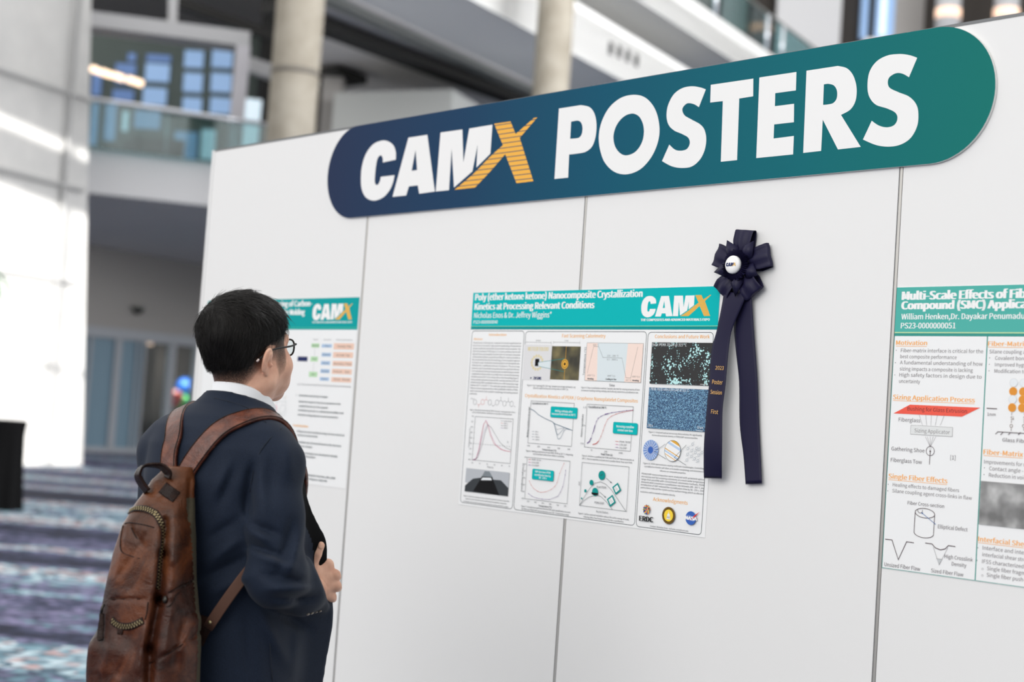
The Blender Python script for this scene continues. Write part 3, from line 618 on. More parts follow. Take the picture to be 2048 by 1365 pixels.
 ('crystal_scheme','P',[(804.2,391.3),(806.4,390.6),(808.7,390.1),(811.0,389.8),(813.3,389.7),(815.6,389.8),(817.9,390.1),(820.2,390.6),(822.4,391.3),(824.5,392.2),(826.6,393.3),(828.6,394.5),(830.4,395.9),(832.1,397.5),(833.7,399.2),(835.1,401.0),(836.3,403.0),(837.4,405.1)],'gold'),
 ('crystal_scheme','P',[(794.5,397.5),(796.2,395.9),(798.0,394.5),(800.0,393.3),(839.0,409.4),(839.5,411.7),(839.8,414.0),(839.9,416.3),(839.9,416.3)],'sky'),
 ('crystal_scheme','P',[(791.5,401.0),(839.5,420.9)],'gold'),
 ('crystal_scheme','P',[(787.1,411.7),(787.6,409.4),(836.3,429.6),(835.1,431.6)],'gold'),
 ('crystal_scheme','P',[(786.8,418.6),(786.7,416.3),(786.8,414.0),(833.7,433.4),(832.1,435.1),(830.4,436.7)],'sky'),
 ('crystal_scheme','P',[(788.3,425.4),(787.6,423.2),(826.6,439.3),(824.5,440.4)],'gold'),
 ('crystal_scheme','D',813.3,416.3,27,'ink',0.9),
 ('crystal_scheme','L',[(787.9,400.5),(751.9,422.5),(792.8,437.9)],0.9,'ink'),
 ('crystal_scheme','L',[(857.5,398.7),(820.5,433.0),(860.7,449.0)],0.9,'ink'),
 ('crystal_scheme','D',877.6,395.8,3.6,'steel',0.6),
 ('crystal_scheme','L',[(880.3,391.7),(882.5,389.2)],0.5,'grey'),
 ('crystal_scheme','L',[(874.8,400.2),(871.0,399.9)],0.5,'grey'),
 ('crystal_scheme','D',863.4,407.0,3.6,'steel',0.6),
 ('crystal_scheme','L',[(866.2,402.8),(868.4,400.3)],0.5,'grey'),
 ('crystal_scheme','L',[(860.6,411.4),(856.8,411.1)],0.5,'grey'),
 ('crystal_scheme','D',876.7,411.2,3.6,'steel',0.6),
 ('crystal_scheme','L',[(879.5,407.1),(881.7,404.5)],0.5,'grey'),
 ('crystal_scheme','L',[(874.0,415.6),(870.1,415.3)],0.5,'grey'),
 ('crystal_scheme','D',900.1,406.7,3.6,'steel',0.6),
 ('crystal_scheme','L',[(902.8,402.6),(905.0,400.1)],0.5,'grey'),
 ('crystal_scheme','L',[(897.4,411.1),(893.6,410.8)],0.5,'grey'),
 ('crystal_scheme','D',888.3,415.8,3.6,'steel',0.6),
 ('crystal_scheme','L',[(891.1,411.6),(893.3,409.1)],0.5,'grey'),
 ('crystal_scheme','L',[(885.5,420.2),(881.7,419.9)],0.5,'grey'),
 ('crystal_scheme','D',863.7,421.6,3.6,'steel',0.6),
 ('crystal_scheme','L',[(866.5,417.4),(868.7,414.9)],0.5,'grey'),
 ('crystal_scheme','L',[(860.9,426.0),(857.1,425.7)],0.5,'grey'),
 ('crystal_scheme','D',899.9,421.2,3.6,'steel',0.6),
 ('crystal_scheme','L',[(902.6,417.1),(904.8,414.6)],0.5,'grey'),
 ('crystal_scheme','L',[(897.1,425.6),(893.3,425.4)],0.5,'grey'),
 ('crystal_scheme','D',876.5,425.8,3.6,'steel',0.6),
 ('crystal_scheme','L',[(879.3,421.6),(881.5,419.1)],0.5,'grey'),
 ('crystal_scheme','L',[(873.7,430.2),(869.9,429.9)],0.5,'grey'),
 ('crystal_scheme','D',862.3,436.0,3.6,'steel',0.6),
 ('crystal_scheme','L',[(865.0,431.8),(867.3,429.3)],0.5,'grey'),
 ('crystal_scheme','L',[(859.5,440.4),(855.6,440.1)],0.5,'grey'),
 ('crystal_scheme','D',887.0,431.3,3.6,'steel',0.6),
 ('crystal_scheme','L',[(889.7,427.2),(891.9,424.7)],0.5,'grey'),
 ('crystal_scheme','L',[(884.2,435.7),(880.4,435.4)],0.5,'grey'),
 ('crystal_scheme','D',898.5,435.8,3.6,'steel',0.6),
 ('crystal_scheme','L',[(901.2,431.7),(903.4,429.2)],0.5,'grey'),
 ('crystal_scheme','L',[(895.7,440.2),(891.9,440.0)],0.5,'grey'),
 ('crystal_scheme','D',909.6,414.7,3.6,'steel',0.6),
 ('crystal_scheme','L',[(912.4,410.6),(914.5,408.1)],0.5,'grey'),
 ('crystal_scheme','L',[(906.9,419.1),(903.1,418.8)],0.5,'grey'),
 ('crystal_scheme','D',891.7,405.3,3.6,'steel',0.6),
 ('crystal_scheme','L',[(894.5,401.1),(896.7,398.6)],0.5,'grey'),
 ('crystal_scheme','L',[(889.0,409.7),(885.2,409.4)],0.5,'grey'),
 ('emblem','D',742.6,578.5,2.6,'red',0),
 ('emblem','D',743.0,574.6,1.9,'navy',0),
 ('emblem','D',740.1,582.0,1.8,'navy',0),
 ('emblem','D',738.3,579.4,2.6,'blue',0),
 ('emblem','D',740.6,576.2,1.9,'leaf',0),
 ('emblem','D',734.3,581.2,1.8,'leaf',0),
 ('emblem','D',734.1,578.0,2.6,'gold',0),
 ('emblem','D',737.7,576.4,1.9,'orange',0),
 ('emblem','D',729.8,577.6,1.8,'blue',0),
 ('emblem','D',731.2,574.7,2.6,'navy',0),
 ('emblem','D',735.1,575.1,1.9,'red',0),
 ('emblem','D',727.7,572.2,1.8,'orange',0),
 ('emblem','D',730.3,570.4,2.6,'leaf',0),
 ('emblem','D',733.5,572.7,1.9,'blue',0),
 ('emblem','D',728.5,566.4,1.8,'red',0),
 ('emblem','D',731.7,566.2,2.6,'blue',0),
 ('emblem','D',733.3,569.8,1.9,'gold',0),
 ('emblem','D',732.1,561.9,1.8,'gold',0),
 ('emblem','D',735.0,563.3,2.6,'orange',0),
 ('emblem','D',734.6,567.2,1.9,'navy',0),
 ('emblem','D',737.5,559.8,1.8,'navy',0),
 ('emblem','D',739.3,562.4,2.6,'red',0),
 ('emblem','D',737.0,565.6,1.9,'leaf',0),
 ('emblem','D',743.3,560.6,1.8,'leaf',0),
 ('emblem','D',743.5,563.8,2.6,'gold',0),
 ('emblem','D',739.9,565.4,1.9,'blue',0),
 ('emblem','D',747.8,564.2,1.8,'orange',0),
 ('emblem','D',746.4,567.1,2.6,'navy',0),
 ('emblem','D',742.5,566.7,1.9,'orange',0),
 ('emblem','D',749.9,569.6,1.8,'red',0),
 ('emblem','D',747.3,571.4,2.6,'leaf',0),
 ('emblem','D',744.1,569.1,1.9,'red',0),
 ('emblem','D',749.1,575.4,1.8,'blue',0),
 ('emblem','D',745.9,575.6,2.6,'orange',0),
 ('emblem','D',744.3,572.0,1.9,'gold',0),
 ('emblem','D',745.5,579.9,1.8,'gold',0),
 ('emblem','D',738.8,570.9,2,'red',0),
 ('emblem','T','ERDC',716.3,601.2,46.4,13.0,'black',0.02),
 ('emblem','D',814.0,578.8,21.5,'black',0),
 ('emblem','D',814.0,578.8,20.3,'gold',0),
 ('emblem','D',814.0,578.8,19.8,'black',0),
 ('emblem','D',814.0,578.8,15.2,'yellow',0),
 ('emblem','P',[(807.5,588.3),(820.5,588.3),(820.5,586.3),(807.5,586.3)],'pale'),
 ('emblem','P',[(808.5,586.0),(819.5,586.0),(819.5,580.8),(808.5,580.8)],'pale'),
 ('emblem','P',[(809.5,580.4),(809.8,576.8),(812.0,573.8),(816.0,573.8),(818.2,576.8),(818.5,580.4)],'pale'),
 ('emblem','P',[(813.1,573.8),(813.4,569.8),(814.0,567.8),(814.6,569.8),(814.9,573.8)],'pale'),
 ('emblem','R',809.6,581.4,810.4,585.8,'gold_dk'),
 ('emblem','R',811.6,581.4,812.4,585.8,'gold_dk'),
 ('emblem','R',813.6,581.4,814.4,585.8,'gold_dk'),
 ('emblem','R',815.6,581.4,816.4,585.8,'gold_dk'),
 ('emblem','R',817.6,581.4,818.4,585.8,'gold_dk'),
 ('emblem','D',831.6,578.8,0.75,'gold',0),
 ('emblem','D',831.2,582.5,0.75,'gold',0),
 ('emblem','D',830.1,586.0,0.75,'gold',0),
 ('emblem','D',828.2,589.1,0.75,'gold',0),
 ('emblem','D',825.8,591.9,0.75,'gold',0),
 ('emblem','D',822.8,594.0,0.75,'gold',0),
 ('emblem','D',819.4,595.5,0.75,'gold',0),
 ('emblem','D',815.8,596.3,0.75,'gold',0),
 ('emblem','D',812.2,596.3,0.75,'gold',0),
 ('emblem','D',808.6,595.5,0.75,'gold',0),
 ('emblem','D',805.2,594.0,0.75,'gold',0),
 ('emblem','D',802.2,591.9,0.75,'gold',0),
 ('emblem','D',799.8,589.1,0.75,'gold',0),
 ('emblem','D',797.9,586.0,0.75,'gold',0),
 ('emblem','D',796.8,582.5,0.75,'gold',0),
 ('emblem','D',796.4,578.8,0.75,'gold',0),
 ('emblem','D',796.8,575.1,0.75,'gold',0),
 ('emblem','D',797.9,571.6,0.75,'gold',0),
 ('emblem','D',799.8,568.5,0.75,'gold',0),
 ('emblem','D',802.2,565.7,0.75,'gold',0),
 ('emblem','D',805.2,563.6,0.75,'gold',0),
 ('emblem','D',808.6,562.1,0.75,'gold',0),
 ('emblem','D',812.2,561.3,0.75,'gold',0),
 ('emblem','D',815.8,561.3,0.75,'gold',0),
 ('emblem','D',819.4,562.1,0.75,'gold',0),
 ('emblem','D',822.8,563.6,0.75,'gold',0),
 ('emblem','D',825.8,565.7,0.75,'gold',0),
 ('emblem','D',828.2,568.5,0.75,'gold',0),
 ('emblem','D',830.1,571.6,0.75,'gold',0),
 ('emblem','D',831.2,575.1,0.75,'gold',0),
 ('emblem','D',887.3,578.5,17,'blue',0),
 ('emblem','L',[(899.3,582.1),(898.9,583.3),(897.6,584.1),(895.5,584.6),(892.8,584.6),(889.7,584.3),(886.3,583.5),(882.9,582.4),(879.8,581.0),(877.1,579.5),(875.0,577.9),(873.7,576.3),(873.3,574.9),(873.7,573.7),(875.0,572.9),(877.1,572.4),(879.8,572.4),(882.9,572.7),(886.3,573.5),(889.6,574.6),(892.8,576.0),(895.5,577.5),(897.5,579.1),(898.8,580.7),(899.3,582.1)],0.5,'white'),
 ('emblem','P',[(881.7,586.4),(897.0,571.5),(915.3,560.1),(900.7,574.1),(909.5,577.2),(897.5,576.7)],'red'),
 ('emblem','T','NASA',869.7,583.1,37.1,8.5,'white',0.03),
]
RIGHT_POSTER=[
 ('header_band','R',0,0,933,108.5,'sea'),
 ('header_band','R',0,99.5,933,102.0,'lime2'),
 ('header_band','R',0,102.0,933,108.5,'sea2'),
 ('title_text','T','Multi-Scale Effects of Fiber Sizing in Sheet Molding',15.5,28.0,291.9,18.3,'white',0.03,'Multi-Scale Effects of Fib'),
 ('title_text','T','Compound (SMC) Applications',15.5,49.2,294.2,17.6,'white',0.03,'Compound (SMC) Applica'),
 ('author_text','T','William Henken,Dr. Dayakar Penumadu',15.7,71.5,292.1,12.2,'white',0.01,'William Henken,Dr. Dayakar Penumadu'),
 ('author_text','T','PS23-0000000051',15.6,91.6,134.6,12.3,'white',0.01),
 ('column_border','R',225.3,108.5,227.7,621.3,'sea2'),
 ('column_border','R',0,108.5,1.2,621.3,'sea2'),
 ('column_border','R',0,620.1,933,621.3,'sea2'),
 ('heading_text','T','Motivation',5.8,128.2,77.3,9.7,'orange2',0.012),
 ('heading_text','R',5.8,130.4,83.1,131.5,'orange2'),
 ('heading_text','T','Sizing Application Process',5.5,249.0,199.1,10.2,'orange2',0.012),
 ('heading_text','R',5.5,251.2,204.6,252.3,'orange2'),
 ('heading_text','T','Single Fiber Effects',5.0,424.1,144.8,10.5,'orange2',0.012),
 ('heading_text','R',5.0,426.3,149.8,427.4,'orange2'),
 ('heading_text','T','Fiber-Matrix Chemistry',228.9,128.5,80.4,9.3,'orange2',0.012,'Fiber-Matri'),
 ('heading_text','R',228.9,130.7,309.3,131.8,'orange2'),
 ('heading_text','T','Fiber-Matrix Wetting',231.1,356.6,88.6,10.1,'orange2',0.012,'Fiber-Matrix'),
 ('heading_text','R',231.1,358.8,319.7,359.9,'orange2'),
 ('heading_text','T','Interfacial Shear Strength',229.1,538.8,102.2,10.1,'orange2',0.012,'Interfacial She'),
 ('heading_text','R',229.1,541.0,331.3,542.1,'orange2'),
 ('body_text','T','Fiber-matrix interface is critical for the',18.8,144.2,199.6,7.8,'grey2',0),
 ('body_text','T','best composite performance',18.3,157.7,138.4,7.8,'grey2',0),
 ('body_text','T','A fundamental understanding of how',18.3,170.9,200.3,7.8,'grey2',0),
 ('body_text','T','sizing impacts a composite is lacking',18.5,184.8,178.1,7.8,'grey2',0),
 ('body_text','T','High safety factors in design due to',18.5,198.2,199.3,7.8,'grey2',0),
 ('body_text','T','uncertainty',18.6,212.2,52.4,7.8,'grey2',0),
 ('body_text','D',7.1,140.2,1.0,'grey2',0),
 ('body_text','D',6.9,167.9,1.0,'grey2',0),
 ('body_text','D',6.6,195.0,1.0,'grey2',0),
 ('body_text','T','Healing effects to damaged fibers',16.8,440.6,162.1,7.5,'grey2',0),
 ('body_text','T','Silane coupling agent cross-links in flaw',16.3,454.1,193.3,7.6,'grey2',0),
 ('body_text','D',5.1,437.2,1.0,'grey2',0),
 ('body_text','D',5.0,451.7,1.0,'grey2',0),
 ('body_text','T','Silane coupling agents provide',232.8,144.3,73.3,7.5,'grey2',0,'Silane coupling '),
 ('body_text','T','Covalent bonding',246.6,157.7,64.3,7.5,'grey2',0,'Covalent bon'),
 ('body_text','T','Improved hygrothermal stability',246.8,171.2,64.8,7.4,'grey2',0,'Improved hyg'),
 ('body_text','T','Modification to interphase',246.6,184.9,65.3,7.5,'grey2',0,'Modification t'),
 ('body_text','D',234.1,153.9,1.0,'grey2',0),
 ('body_text','D',234.1,167.6,1.0,'grey2',0),
 ('body_text','D',234.0,181.1,1.0,'grey2',0),
 ('body_text','T','Improvements for matrix wetting',233.4,375.9,85.7,7.8,'grey2',0,'Improvements for '),
 ('body_text','T','Contact angle - droplet tests',245.9,389.1,76.3,7.8,'grey2',0,'Contact angle -'),
 ('body_text','T','Reduction in voids',246.0,402.9,76.9,7.8,'grey2',0,'Reduction in voi'),
 ('body_text','T','Interface and interphase drive',240.1,554.8,92.0,7.8,'grey2',0,'Interface and inte'),
 ('body_text','T','interfacial shear strength',240.1,568.6,92.0,7.7,'grey2',0,'interfacial shear str'),
 ('body_text','T','IFSS characterized by',240.4,582.9,92.5,7.8,'grey2',0,'IFSS characterized'),
 ('body_text','T','Single fiber fragmentation',252.4,596.0,81.2,7.7,'grey2',0,'Single fiber fragn'),
 ('body_text','T','Single fiber push-out',252.4,609.5,80.7,7.8,'grey2',0,'Single fiber push'),
 ('body_text','D',234.9,385.0,1.0,'grey2',0),
 ('body_text','D',234.7,399.0,1.0,'grey2',0),
 ('body_text','D',229.1,552.4,1.0,'grey2',0),
 ('body_text','D',228.8,578.7,1.0,'grey2',0),
 ('body_text','D',242.3,594.9,2.2,'grey2',0.5),
 ('body_text','D',242.6,608.5,2.2,'grey2',0.5),
 ('extrusion_diagram','P',[(49.2,259.4),(218.4,259.4),(176.8,280.3),(8.8,280.4)],'red2'),
 ('extrusion_diagram','T','Bushing for Glass Extrusion',43.4,272.4,144.5,8.2,'maroon',0),
 ('extrusion_diagram','T','Fiberglass',22.8,297.2,54.1,8.2,'grey2',0),
 ('extrusion_diagram','L',[(73.2,280.3),(83.3,303.8)],0.5,'grey2'),
 ('extrusion_diagram','L',[(89.4,279.6),(93.2,303.3)],0.5,'grey2'),
 ('extrusion_diagram','L',[(103.4,279.0),(103.4,302.8)],0.5,'grey2'),
 ('extrusion_diagram','L',[(118.0,278.4),(114.1,302.3)],0.5,'grey2'),
 ('extrusion_diagram','L',[(135.0,277.6),(126.1,301.7)],0.5,'grey2'),
 ('extrusion_diagram','RR',54.1,303.8,156.6,324.2,1,0.6,'grey2','pale2'),
 ('extrusion_diagram','T','Sizing Applicator',64.0,319.1,86.0,8.1,'grey2',0),
 ('extrusion_diagram','L',[(91.4,327.1),(104.7,349.2)],0.5,'grey2'),
 ('extrusion_diagram','L',[(96.3,326.9),(104.7,349.2)],0.5,'grey2'),
 ('extrusion_diagram','L',[(103.3,326.5),(104.7,349.2)],0.5,'grey2'),
 ('extrusion_diagram','L',[(110.7,326.1),(104.7,349.2)],0.5,'grey2'),
 ('extrusion_diagram','L',[(117.1,325.8),(104.7,349.2)],0.5,'grey2'),
 ('extrusion_diagram','D',105.2,357.7,10.5,'maroon',1.1),
 ('extrusion_diagram','D',105.2,358.3,1.8,'maroon',0),
 ('extrusion_diagram','L',[(105.2,358.3),(105.0,386.8)],1.3,'maroon'),
 ('extrusion_diagram','L',[(102.5,350.5),(105.2,357.7),(107.3,350.2)],0.5,'grey2'),
 ('extrusion_diagram','T','Gathering Shoe',8.5,362.0,82.7,8.2,'grey2',0),
 ('extrusion_diagram','T','Fiberglass Tow',8.4,386.8,77.8,8.1,'grey2',0),
 ('extrusion_diagram','T','[1]',154.4,372.4,12.2,8.5,'grey2',0),
 ('flaw_diagram','T','Fiber Cross-section',56.5,477.0,89.2,7.5,'grey2',0),
 ('flaw_diagram','L',[(124.1,492.8),(123.5,495.4),(121.3,497.8),(117.6,499.8),(112.8,501.3),(107.1,502.2),(101.0,502.4),(94.8,502.0),(88.9,500.8),(83.9,499.1),(79.9,496.9),(77.4,494.4),(76.4,491.7),(77.0,489.1),(79.3,486.7),(83.0,484.7),(87.9,483.2),(93.6,482.3),(99.8,482.1),(106.0,482.6),(111.8,483.8),(116.8,485.5),(120.7,487.7),(123.2,490.2),(124.1,492.8)],1.3,'maroon'),
 ('flaw_diagram','L',[(123.8,535.1),(123.6,536.4),(123.1,537.7),(122.2,539.0),(120.9,540.1),(119.3,541.2),(117.3,542.2),(115.0,543.0),(112.5,543.7),(109.7,544.3),(106.8,544.7),(103.8,544.9),(100.6,545.0),(97.5,544.9),(94.4,544.6),(91.5,544.1),(88.6,543.5),(86.0,542.7),(83.5,541.8),(81.4,540.8),(79.6,539.7),(78.1,538.5),(77.0,537.2),(76.3,535.9),(76.0,534.5)],1.3,'maroon'),
 ('flaw_diagram','L',[(76.4,492.2),(76.1,535.0)],1.3,'maroon'),
 ('flaw_diagram','L',[(124.1,492.9),(123.7,534.7)],1.3,'maroon'),
 ('flaw_diagram','L',[(93.5,485.3),(93.8,486.2),(93.9,487.1),(93.9,488.0),(93.8,488.9),(93.5,489.7),(93.1,490.5),(92.5,491.2),(91.9,491.8),(91.1,492.2),(90.3,492.6),(89.4,492.8),(88.5,492.8),(87.5,492.7),(86.6,492.5),(85.7,492.1),(84.9,491.6),(84.2,491.0),(83.5,490.3),(83.0,489.5),(82.6,488.6),(82.4,487.7),(82.3,486.8),(82.3,485.9),(82.5,485.1)],1,'maroon'),
 ('flaw_diagram','L',[(93.3,492.4),(128.2,513.9)],1.3,'steel2'),
 ('flaw_diagram','P',[(91.6,491.1),(96.5,491.5),(93.5,495.2)],'steel2'),
 ('flaw_diagram','T','Elliptical Defect',133.4,521.1,70.2,7.9,'grey2',0),
 ('flaw_diagram','L',[(5.0,557.9),(22.4,557.8),(40.9,598.8),(59.2,557.9),(77.2,558.2)],1.6,'maroon'),
 ('flaw_diagram','L',[(104.8,555.8),(121.2,555.8),(129.6,563.3),(142.4,566.4),(153.3,563.0),(160.6,555.2),(177.2,555.6)],1.6,'maroon'),
 ('flaw_diagram','L',[(124.7,561.9),(141.2,598.5),(159.4,560.1)],0.7,'grey2'),
 ('flaw_diagram','P',[(135.3,585.7),(147.4,586.0),(141.1,597.4)],'pale3'),
 ('flaw_diagram','L',[(134.1,585.8),(148.0,585.6)],0.7,'grey2'),
 ('flaw_diagram','T','Unsized Fiber Flaw',6.7,616.6,89.2,8.1,'grey2',0),
 ('flaw_diagram','T','Sized Fiber Flaw',122.5,616.0,76.7,7.8,'grey2',0),
 ('flaw_diagram','T','High Crosslink',152.9,582.5,66.4,7.8,'grey2',0),
 ('flaw_diagram','T','Density',170.9,596.2,33.9,7.8,'grey2',0),
 ('coating_diagram','D',291.5,204.7,9.0,'pale',0),
 ('coating_diagram','D',291.5,204.7,9.0,'pale3',0.5),
 ('coating_diagram','D',313.6,204.8,9.0,'pale',0),
 ('coating_diagram','D',313.6,204.8,9.0,'pale3',0.5),
 ('coating_diagram','D',335.4,204.9,9.0,'pale',0),
 ('coating_diagram','D',335.4,204.9,9.0,'pale3',0.5),
 ('coating_diagram','D',357.1,205.0,9.0,'pale',0),
 ('coating_diagram','D',357.1,205.0,9.0,'pale3',0.5),
 ('coating_diagram','D',378.5,205.1,9.0,'pale',0),
 ('coating_diagram','D',378.5,205.1,9.0,'pale3',0.5),
 ('coating_diagram','D',399.7,205.2,9.0,'pale',0),
 ('coating_diagram','D',399.7,205.2,9.0,'pale3',0.5),
 ('coating_diagram','D',291.3,222.6,9.0,'orange3',0),
 ('coating_diagram','D',291.3,222.6,9.0,'amber',0.5),
 ('coating_diagram','D',313.4,222.6,9.0,'orange3',0),
 ('coating_diagram','D',313.4,222.6,9.0,'amber',0.5),
 ('coating_diagram','D',335.3,222.6,9.0,'orange3',0),
 ('coating_diagram','D',335.3,222.6,9.0,'amber',0.5),
 ('coating_diagram','D',356.9,222.6,9.0,'orange3',0),
 ('coating_diagram','D',356.9,222.6,9.0,'amber',0.5),
 ('coating_diagram','D',378.3,222.6,9.0,'orange3',0),
 ('coating_diagram','D',378.3,222.6,9.0,'amber',0.5),
 ('coating_diagram','D',399.5,222.6,9.0,'orange3',0),
 ('coating_diagram','D',399.5,222.6,9.0,'amber',0.5),
 ('coating_diagram','D',291.1,239.4,9.0,'pale',0),
 ('coating_diagram','D',291.1,239.4,9.0,'pale3',0.5),
 ('coating_diagram','D',313.2,239.3,9.0,'orange3',0),
 ('coating_diagram','D',313.2,239.3,9.0,'amber',0.5),
 ('coating_diagram','D',335.0,239.2,9.0,'pale',0),
 ('coating_diagram','D',335.0,239.2,9.0,'pale3',0.5),
 ('coating_diagram','D',356.7,239.1,9.0,'orange3',0),
 ('coating_diagram','D',356.7,239.1,9.0,'amber',0.5),
 ('coating_diagram','D',378.1,239.0,9.0,'pale',0),
 ('coating_diagram','D',378.1,239.0,9.0,'pale3',0.5),
 ('coating_diagram','D',399.2,238.9,9.0,'orange3',0),
 ('coating_diagram','D',399.2,238.9,9.0,'amber',0.5),
 ('coating_diagram','D',290.8,256.3,9.0,'orange3',0),
 ('coating_diagram','D',290.8,256.3,9.0,'amber',0.5),
 ('coating_diagram','D',312.9,256.2,9.0,'orange3',0),
 ('coating_diagram','D',312.9,256.2,9.0,'amber',0.5),
 ('coating_diagram','D',334.8,256.0,9.0,'orange3',0),
 ('coating_diagram','D',334.8,256.0,9.0,'amber',0.5),
 ('coating_diagram','D',356.4,255.8,9.0,'orange3',0),
 ('coating_diagram','D',356.4,255.8,9.0,'amber',0.5),
 ('coating_diagram','D',377.8,255.6,9.0,'orange3',0),
 ('coating_diagram','D',377.8,255.6,9.0,'amber',0.5),
 ('coating_diagram','D',399.0,255.5,9.0,'orange3',0),
 ('coating_diagram','D',399.0,255.5,9.0,'amber',0.5),
 ('coating_diagram','L',[(233.4,260.0),(256.9,260.3)],1.6,'maroon'),
 ('coating_diagram','T','1nm',235.6,275.4,18.8,6.4,'grey2',0),
 ('coating_diagram','L',[(290.7,266.8),(290.6,272.1)],0.9,'brown'),
 ('coating_diagram','T','Si',288.6,281.8,7.0,7.0,'brown',0),
 ('coating_diagram','L',[(291.0,283.1),(290.9,288.3)],0.9,'brown'),
 ('coating_diagram','D',291.0,294.4,3.6,'brown',0.9),
 ('coating_diagram','L',[(291.1,299.1),(291.2,304.7)],0.9,'brown'),
 ('coating_diagram','L',[(318.6,265.7),(318.6,270.9)],0.9,'brown'),
 ('coating_diagram','T','Si',316.6,280.5,6.9,7.0,'brown',0),
 ('coating_diagram','L',[(318.9,281.8),(318.8,287.0)],0.9,'brown'),
 ('coating_diagram','D',319.0,293.0,3.6,'brown',0.9),
 ('coating_diagram','L',[(319.0,297.7),(319.2,303.3)],0.9,'brown'),
 ('coating_diagram','L',[(346.3,264.5),(346.2,269.7)],0.9,'brown'),
 ('coating_diagram','T','Si',344.3,279.2,6.8,6.9,'brown',0),
 ('coating_diagram','L',[(346.6,280.5),(346.5,285.7)],0.9,'brown'),
 ('coating_diagram','D',346.6,291.7,3.6,'brown',0.9),
 ('coating_diagram','L',[(346.6,296.3),(346.8,301.8)],0.9,'brown'),
 ('coating_diagram','L',[(373.5,263.3),(373.4,268.5)],0.9,'brown'),
 ('coating_diagram','T','Si',371.6,278.0,6.7,6.9,'brown',0),
 ('coating_diagram','L',[(373.8,279.2),(373.7,284.4)],0.9,'brown'),
 ('coating_diagram','D',373.8,290.4,3.6,'brown',0.9),
 ('coating_diagram','L',[(373.9,295.0),(374.0,300.4)],0.9,'brown'),
 ('coating_diagram','L',[(400.4,262.2),(400.3,267.3)],0.9,'brown'),
 ('coating_diagram','T','Si',398.5,276.8,6.6,6.8,'brown',0),
 ('coating_diagram','L',[(400.7,278.0),(400.6,283.1)],0.9,'brown'),
 ('coating_diagram','D',400.7,289.0,3.6,'brown',0.9),
 ('coating_diagram','L',[(400.8,293.6),(400.9,299.1)],0.9,'brown'),
 ('coating_diagram','L',[(256.5,313.2),(261.6,308.0),(318.9,308.1),(388.0,309.6)],1.3,'maroon'),
 ('coating_diagram','L',[(273.4,308.4),(268.0,314.0)],1.2,'maroon'),
 ('coating_diagram','L',[(290.8,307.5),(285.4,313.0)],1.2,'maroon'),
 ('coating_diagram','L',[(312.8,306.4),(307.5,311.9)],1.2,'maroon'),
 ('coating_diagram','T','Glass Fiber',273.0,327.6,46.8,7.4,'grey2',0,'Glass Fib'),
 ('fibre_photo','I',228.9,412.6,383.6,503.3,'fibre_grey'),
]
